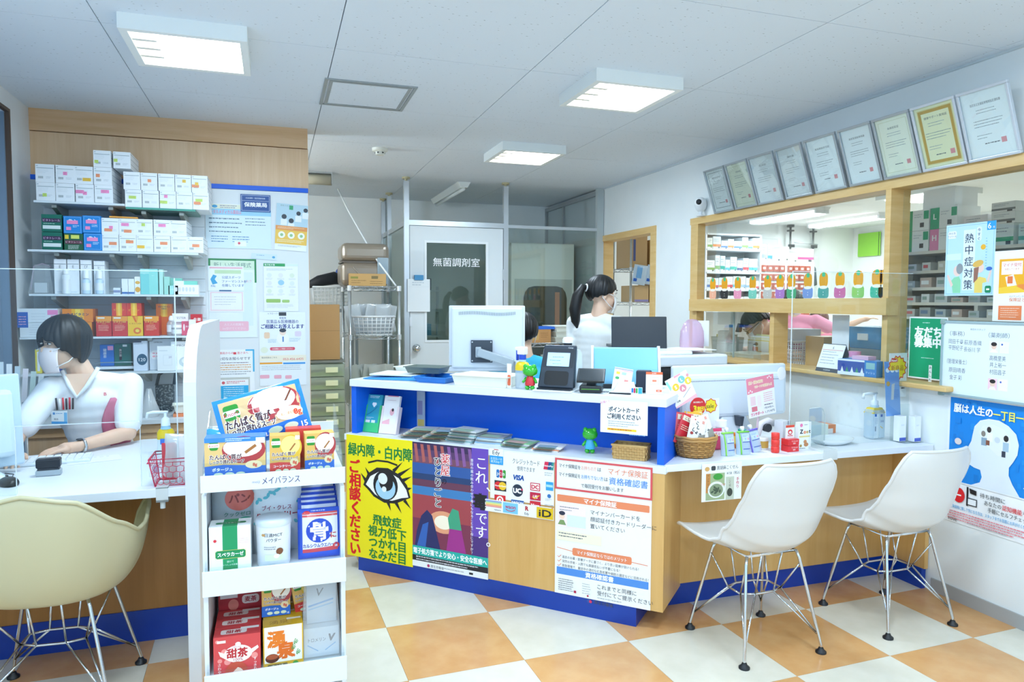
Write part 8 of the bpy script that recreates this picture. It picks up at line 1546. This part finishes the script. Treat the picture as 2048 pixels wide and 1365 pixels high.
# receptionist
p1, T1, V1 = person('woman in a white tunic and pale pink mask seated at the reception desk, typing', (-.925, 3.77, 1.195), (.1, 0, -.78), (-.86, 3.83, 1.055), (-.83, 3.87, .93), (-.8, 3.98, .52),
    (-.672, 3.86, .99), (-.665, 3.745, .775), (-.835, 3.585, .752), (-.93, 3.53, .748), (-.985, 3.79, .985), (-1.09, 3.66, .8), (-1.06, 3.48, .755), (-1.04, 3.4, .75),
    [[(-.73, 3.95, .5), (-.75, 3.55, .5), (-.75, 3.6, .1)], [(-.88, 3.93, .5), (-.95, 3.55, .5), (-.95, 3.6, .1)]], W_T, .78, .0045)
hair_cap(p1, T1 @ TR(0, .012, .03), (.094, .109, .104), 6, -42, -74, HAIR, low=.9, drop=1.5)
PK = mat('#d87a94', .7)
def panel(u, v):
    z = .66+.28*v; q = (z-.52)/.41; c = Vector((-.8-.03*q, 3.98-.11*q, z)); th_ = math.radians(-62+24*(u-.5)*2*math.sin(PI*(.1+.85*v))); e = (.168*math.cos(th_), .131*math.sin(th_)); k = .22
    return V1(c+Vector((e[0]*math.cos(k)-e[1]*math.sin(k), e[0]*math.sin(k)+e[1]*math.cos(k), 0)))
MB(PK).grid(panel, 10, 14).obj('side_panel', p1, solid=.008)
b = MB(SKIN); b.add([V1((-.915, 3.742, 1.06)), V1((-.8, 3.76, 1.06)), V1((-.868, 3.735, .955))], [(0, 1, 2)]); b.obj('neckline', p1, solid=.004)
b = MB(mat('#e9edf2', .7)); b.tube([V1(p) for p in ((-.93, 3.755, 1.075), (-.9, 3.732, 1.01), (-.868, 3.728, .952), (-.83, 3.735, 1.0), (-.785, 3.765, 1.085))], .009, 8); b.obj('collar', p1)
wtch = MB(M_chrome).tube([V1((-.822, 3.597, .753))+Vector((.02*math.cos(a), -.02*math.cos(a), .028*math.sin(a))) for a in [2*PI*k/20 for k in range(20)]], .0065, 6, closed=True); wtch.obj('watch_strap', p1); MB(mat('#3a4046', .2)).ball(V1((-.83, 3.588, .782)), (.014, .014, .005)).obj('watch_face', p1)
bd = MB(mat('#f2f6f8', .4)); bd.box(-.037, .037, -.002, 0, -.06, 0); s = Sheet(bd, .074, TR(-.037, -.002, 0)); s.rect(0, 66, 100, 15, '#2f9fe0').rect(10, 10, 14, 14, '#3f8fd0').bars(30, 14, 50, 1, 5, 5, '#8fb4d8').text(30, 52, '薬局', 14, '#4a5a6a', .01, 'c').rect(80, 10, 20, 56, '#7fc4ee'); bd.obj('name_badge', p1, tuple(V1((-.938, 3.722, .895))), -.35)
for k, c in enumerate(('#1c2230', '#f2f4f6', '#d8283c', '#1c2230', '#c83048', '#20242a')): MB(mat(c, .35)).tube([V1((-.945+k*.012, 3.716+k*.002, .9)), V1((-.947+k*.013, 3.71+k*.002, .955-.004*(k % 2)))], .0042, 8).obj('pen', p1)
b = MB(); s = Sheet(b, .022, Matrix.Translation(V1((-.765, 3.735, .975))) @ Matrix.Rotation(.25, 4, 'Z')); s.text(50, 50, 'B', 100, '#e0404a', .03, 'c'); b.obj('emblem', p1)
# standing woman with a ponytail
p2, T2_, V2 = person('woman in a white short sleeved tunic with a black ponytail standing behind the counter', (2.1, 4.4, 1.45), (.12, 0, PI/2-.05), (2.075, 4.4, 1.315), (2.05, 4.41, 1.18), (2.03, 4.43, .84),
    (1.955, 4.535, 1.255), (1.925, 4.47, 1.03), (2.03, 4.6, .97), (2.1, 4.68, .97), (2.165, 4.28, 1.255), (2.17, 4.27, 1.03), (2.32, 4.42, .99), (2.4, 4.48, .99),
    [[(1.98, 4.48, .84), (1.98, 4.48, .45), (1.98, 4.46, .06)], [(2.08, 4.38, .84), (2.08, 4.38, .45), (2.08, 4.36, .06)]], mottled('white uniform', '#e9ecea', '#f0f2f0', 14, .8, .25), .55, .007, maskc='#f4f4f2', hup=(0, 0, 1), fat=.9)
hair_cap(p2, T2_ @ TR(0, .014, .03), (.087, .104, .099), 26, -14, -52, HAIR, low=1.0)
b = MB(HAIR); b.tube([T2_ @ Vector(p) for p in ((0, .1, .03), (0, .145, .035), (.0, .175, -.03), (.005, .18, -.12), (.004, .165, -.2), (0, .15, -.245))], [.018, .024, .036, .04, .03, .006], 14); b.obj('ponytail', p2); MB(mat('#e9e6e2', .5)).tube([T2_ @ Vector((.022*math.cos(a), .12, .032+.022*math.sin(a))) for a in [2*PI*k/14 for k in range(14)]], .006, 6, closed=True).obj('hair_tie', p2)
# seated colleague hidden behind the white monitor
p3, T3, V3 = person('dark haired person in a blue top seated behind the white monitor', (1.5, 4.3, 1.2), (.2, 0, PI-.2), (1.5, 4.27, 1.06), (1.49, 4.25, .9), (1.48, 4.15, .52), (1.34, 4.27, .99), (1.3, 4.38, .78), (1.4, 4.5, .76), (1.42, 4.55, .76), (1.66, 4.25, .99), (1.68, 4.4, .78), (1.58, 4.5, .76), (1.56, 4.55, .76),
    [[(1.42, 4.2, .5), (1.42, 4.5, .5), (1.42, 4.5, .1)], [(1.56, 4.2, .5), (1.56, 4.5, .5), (1.56, 4.5, .1)]], mat('#39b4d8', .8), .6, .01)
hair_cap(p3, T3 @ TR(0, .014, .03), (.09, .106, .1), 20, -20, -60, HAIR, low=1.03)
# man bending over the dispensary desk
p4, T4, V4 = person('man with glasses and mask bending over the desk behind the pass window', (3.52, 4.63, 1.225), (.75, 0, -PI/2-.5), (3.67, 4.58, 1.19), (3.81, 4.53, 1.1), (4.17, 4.45, 0.86), (3.75, 4.37, 1.12), (3.64, 4.3, 1.02), (3.51, 4.45, 1.03), (3.45, 4.5, 1.03), (3.77, 4.75, 1.12), (3.65, 4.85, 1.02), (3.53, 4.77, 1.03), (3.47, 4.75, 1.03),
    [[(4.17, 4.37, 0.84), (4.09, 4.37, 0.45), (4.14, 4.37, 0.05)], [(4.19, 4.55, 0.84), (4.11, 4.55, 0.45), (4.16, 4.55, 0.05)]], mat('#8a4a68', .8), .7, .009, trouser='#3a3f4a', maskc='#f2f2f2', glasses=True, fat=1.05)
hair_cap(p4, T4 @ TR(0, .014, .03), (.09, .107, .102), 24, 0, -35, HAIR, low=1.0)
MB(HAIR).grid(lambda u, v: (-.07+.14*u, -.085-.045*v-.012*math.sin(u*19)*v, .1-.035*v-.02*abs(u-.5)), 18, 6, T=T4).obj('fringe', p4, solid=.02)
# colleagues in pink further back
PT = mat('#f0a0bc', .8)
p5, T5, V5 = person('woman in a pink tunic reaching to the side in the dispensary', (4.66, 5.62, 1.4), (.25, 0, .6), (4.66, 5.6, 1.28), (4.66, 5.6, 1.13), (4.62, 5.6, .8), (4.5, 5.68, 1.22), (4.42, 5.6, 1.0), (4.36, 5.5, .95), (4.33, 5.45, .95), (4.84, 5.5, 1.23), (5.0, 5.42, 1.14), (5.2, 5.32, 1.24), (5.27, 5.28, 1.26),
    [[(4.56, 5.64, .8), (4.56, 5.62, .45), (4.56, 5.64, .05)], [(4.72, 5.58, .8), (4.72, 5.56, .45), (4.72, 5.58, .05)]], PT, .6, .009, fat=1.05)
hair_cap(p5, T5 @ TR(0, .014, .03), (.09, .106, .1), 20, -20, -60, mat('#3a3432', .4), low=1.05)
p6, T6, V6 = person('brown haired woman in pink behind the reaching colleague', (5.72, 6.45, 1.2), (.5, 0, 2.4), (5.76, 6.45, 1.08), (5.78, 6.45, .95), (5.8, 6.45, .6), (5.66, 6.55, 1.03), (5.6, 6.6, .8), (5.6, 6.7, .75), (5.6, 6.75, .75), (5.92, 6.35, 1.03), (5.95, 6.3, .8), (5.95, 6.4, .75), (5.95, 6.45, .75),
    [[(5.74, 6.5, .55), (5.7, 6.8, .5), (5.7, 6.8, .05)], [(5.88, 6.4, .55), (5.85, 6.7, .5), (5.85, 6.7, .05)]], mat('#e88aa4', .8), .6, .012)
hair_cap(p6, T6 @ TR(0, .014, .03), (.094, .11, .104), 15, -40, -70, mat('#6a4438', .4), low=1.1)
# seats under the seated people
def stool(label, x, y, h):
    t = thing('desk_stool', label, 'stool', (x, y, 0)); MB(mat('#4a525c', .7)).lathe([(.001, h-.06), (.17, h-.06), (.19, h-.03), (.17, h), (.001, h+.005)], 28).obj('seat', t); MB(M_chrome).cyl(0, 0, .08, h-.05, .025).obj('column', t)
    for k in range(5): MB(M_black).tube([(0, 0, .08), (.24*math.cos(k*1.2566), .24*math.sin(k*1.2566), .03)], [.02, .014], 8).obj('leg', t)
stool('grey office stool under the receptionist', -.8, 4.0, .4); stool('grey office stool under the person in blue', 1.48, 4.12, .4); stool('grey office stool under the brown haired woman', 5.8, 6.42, .45)
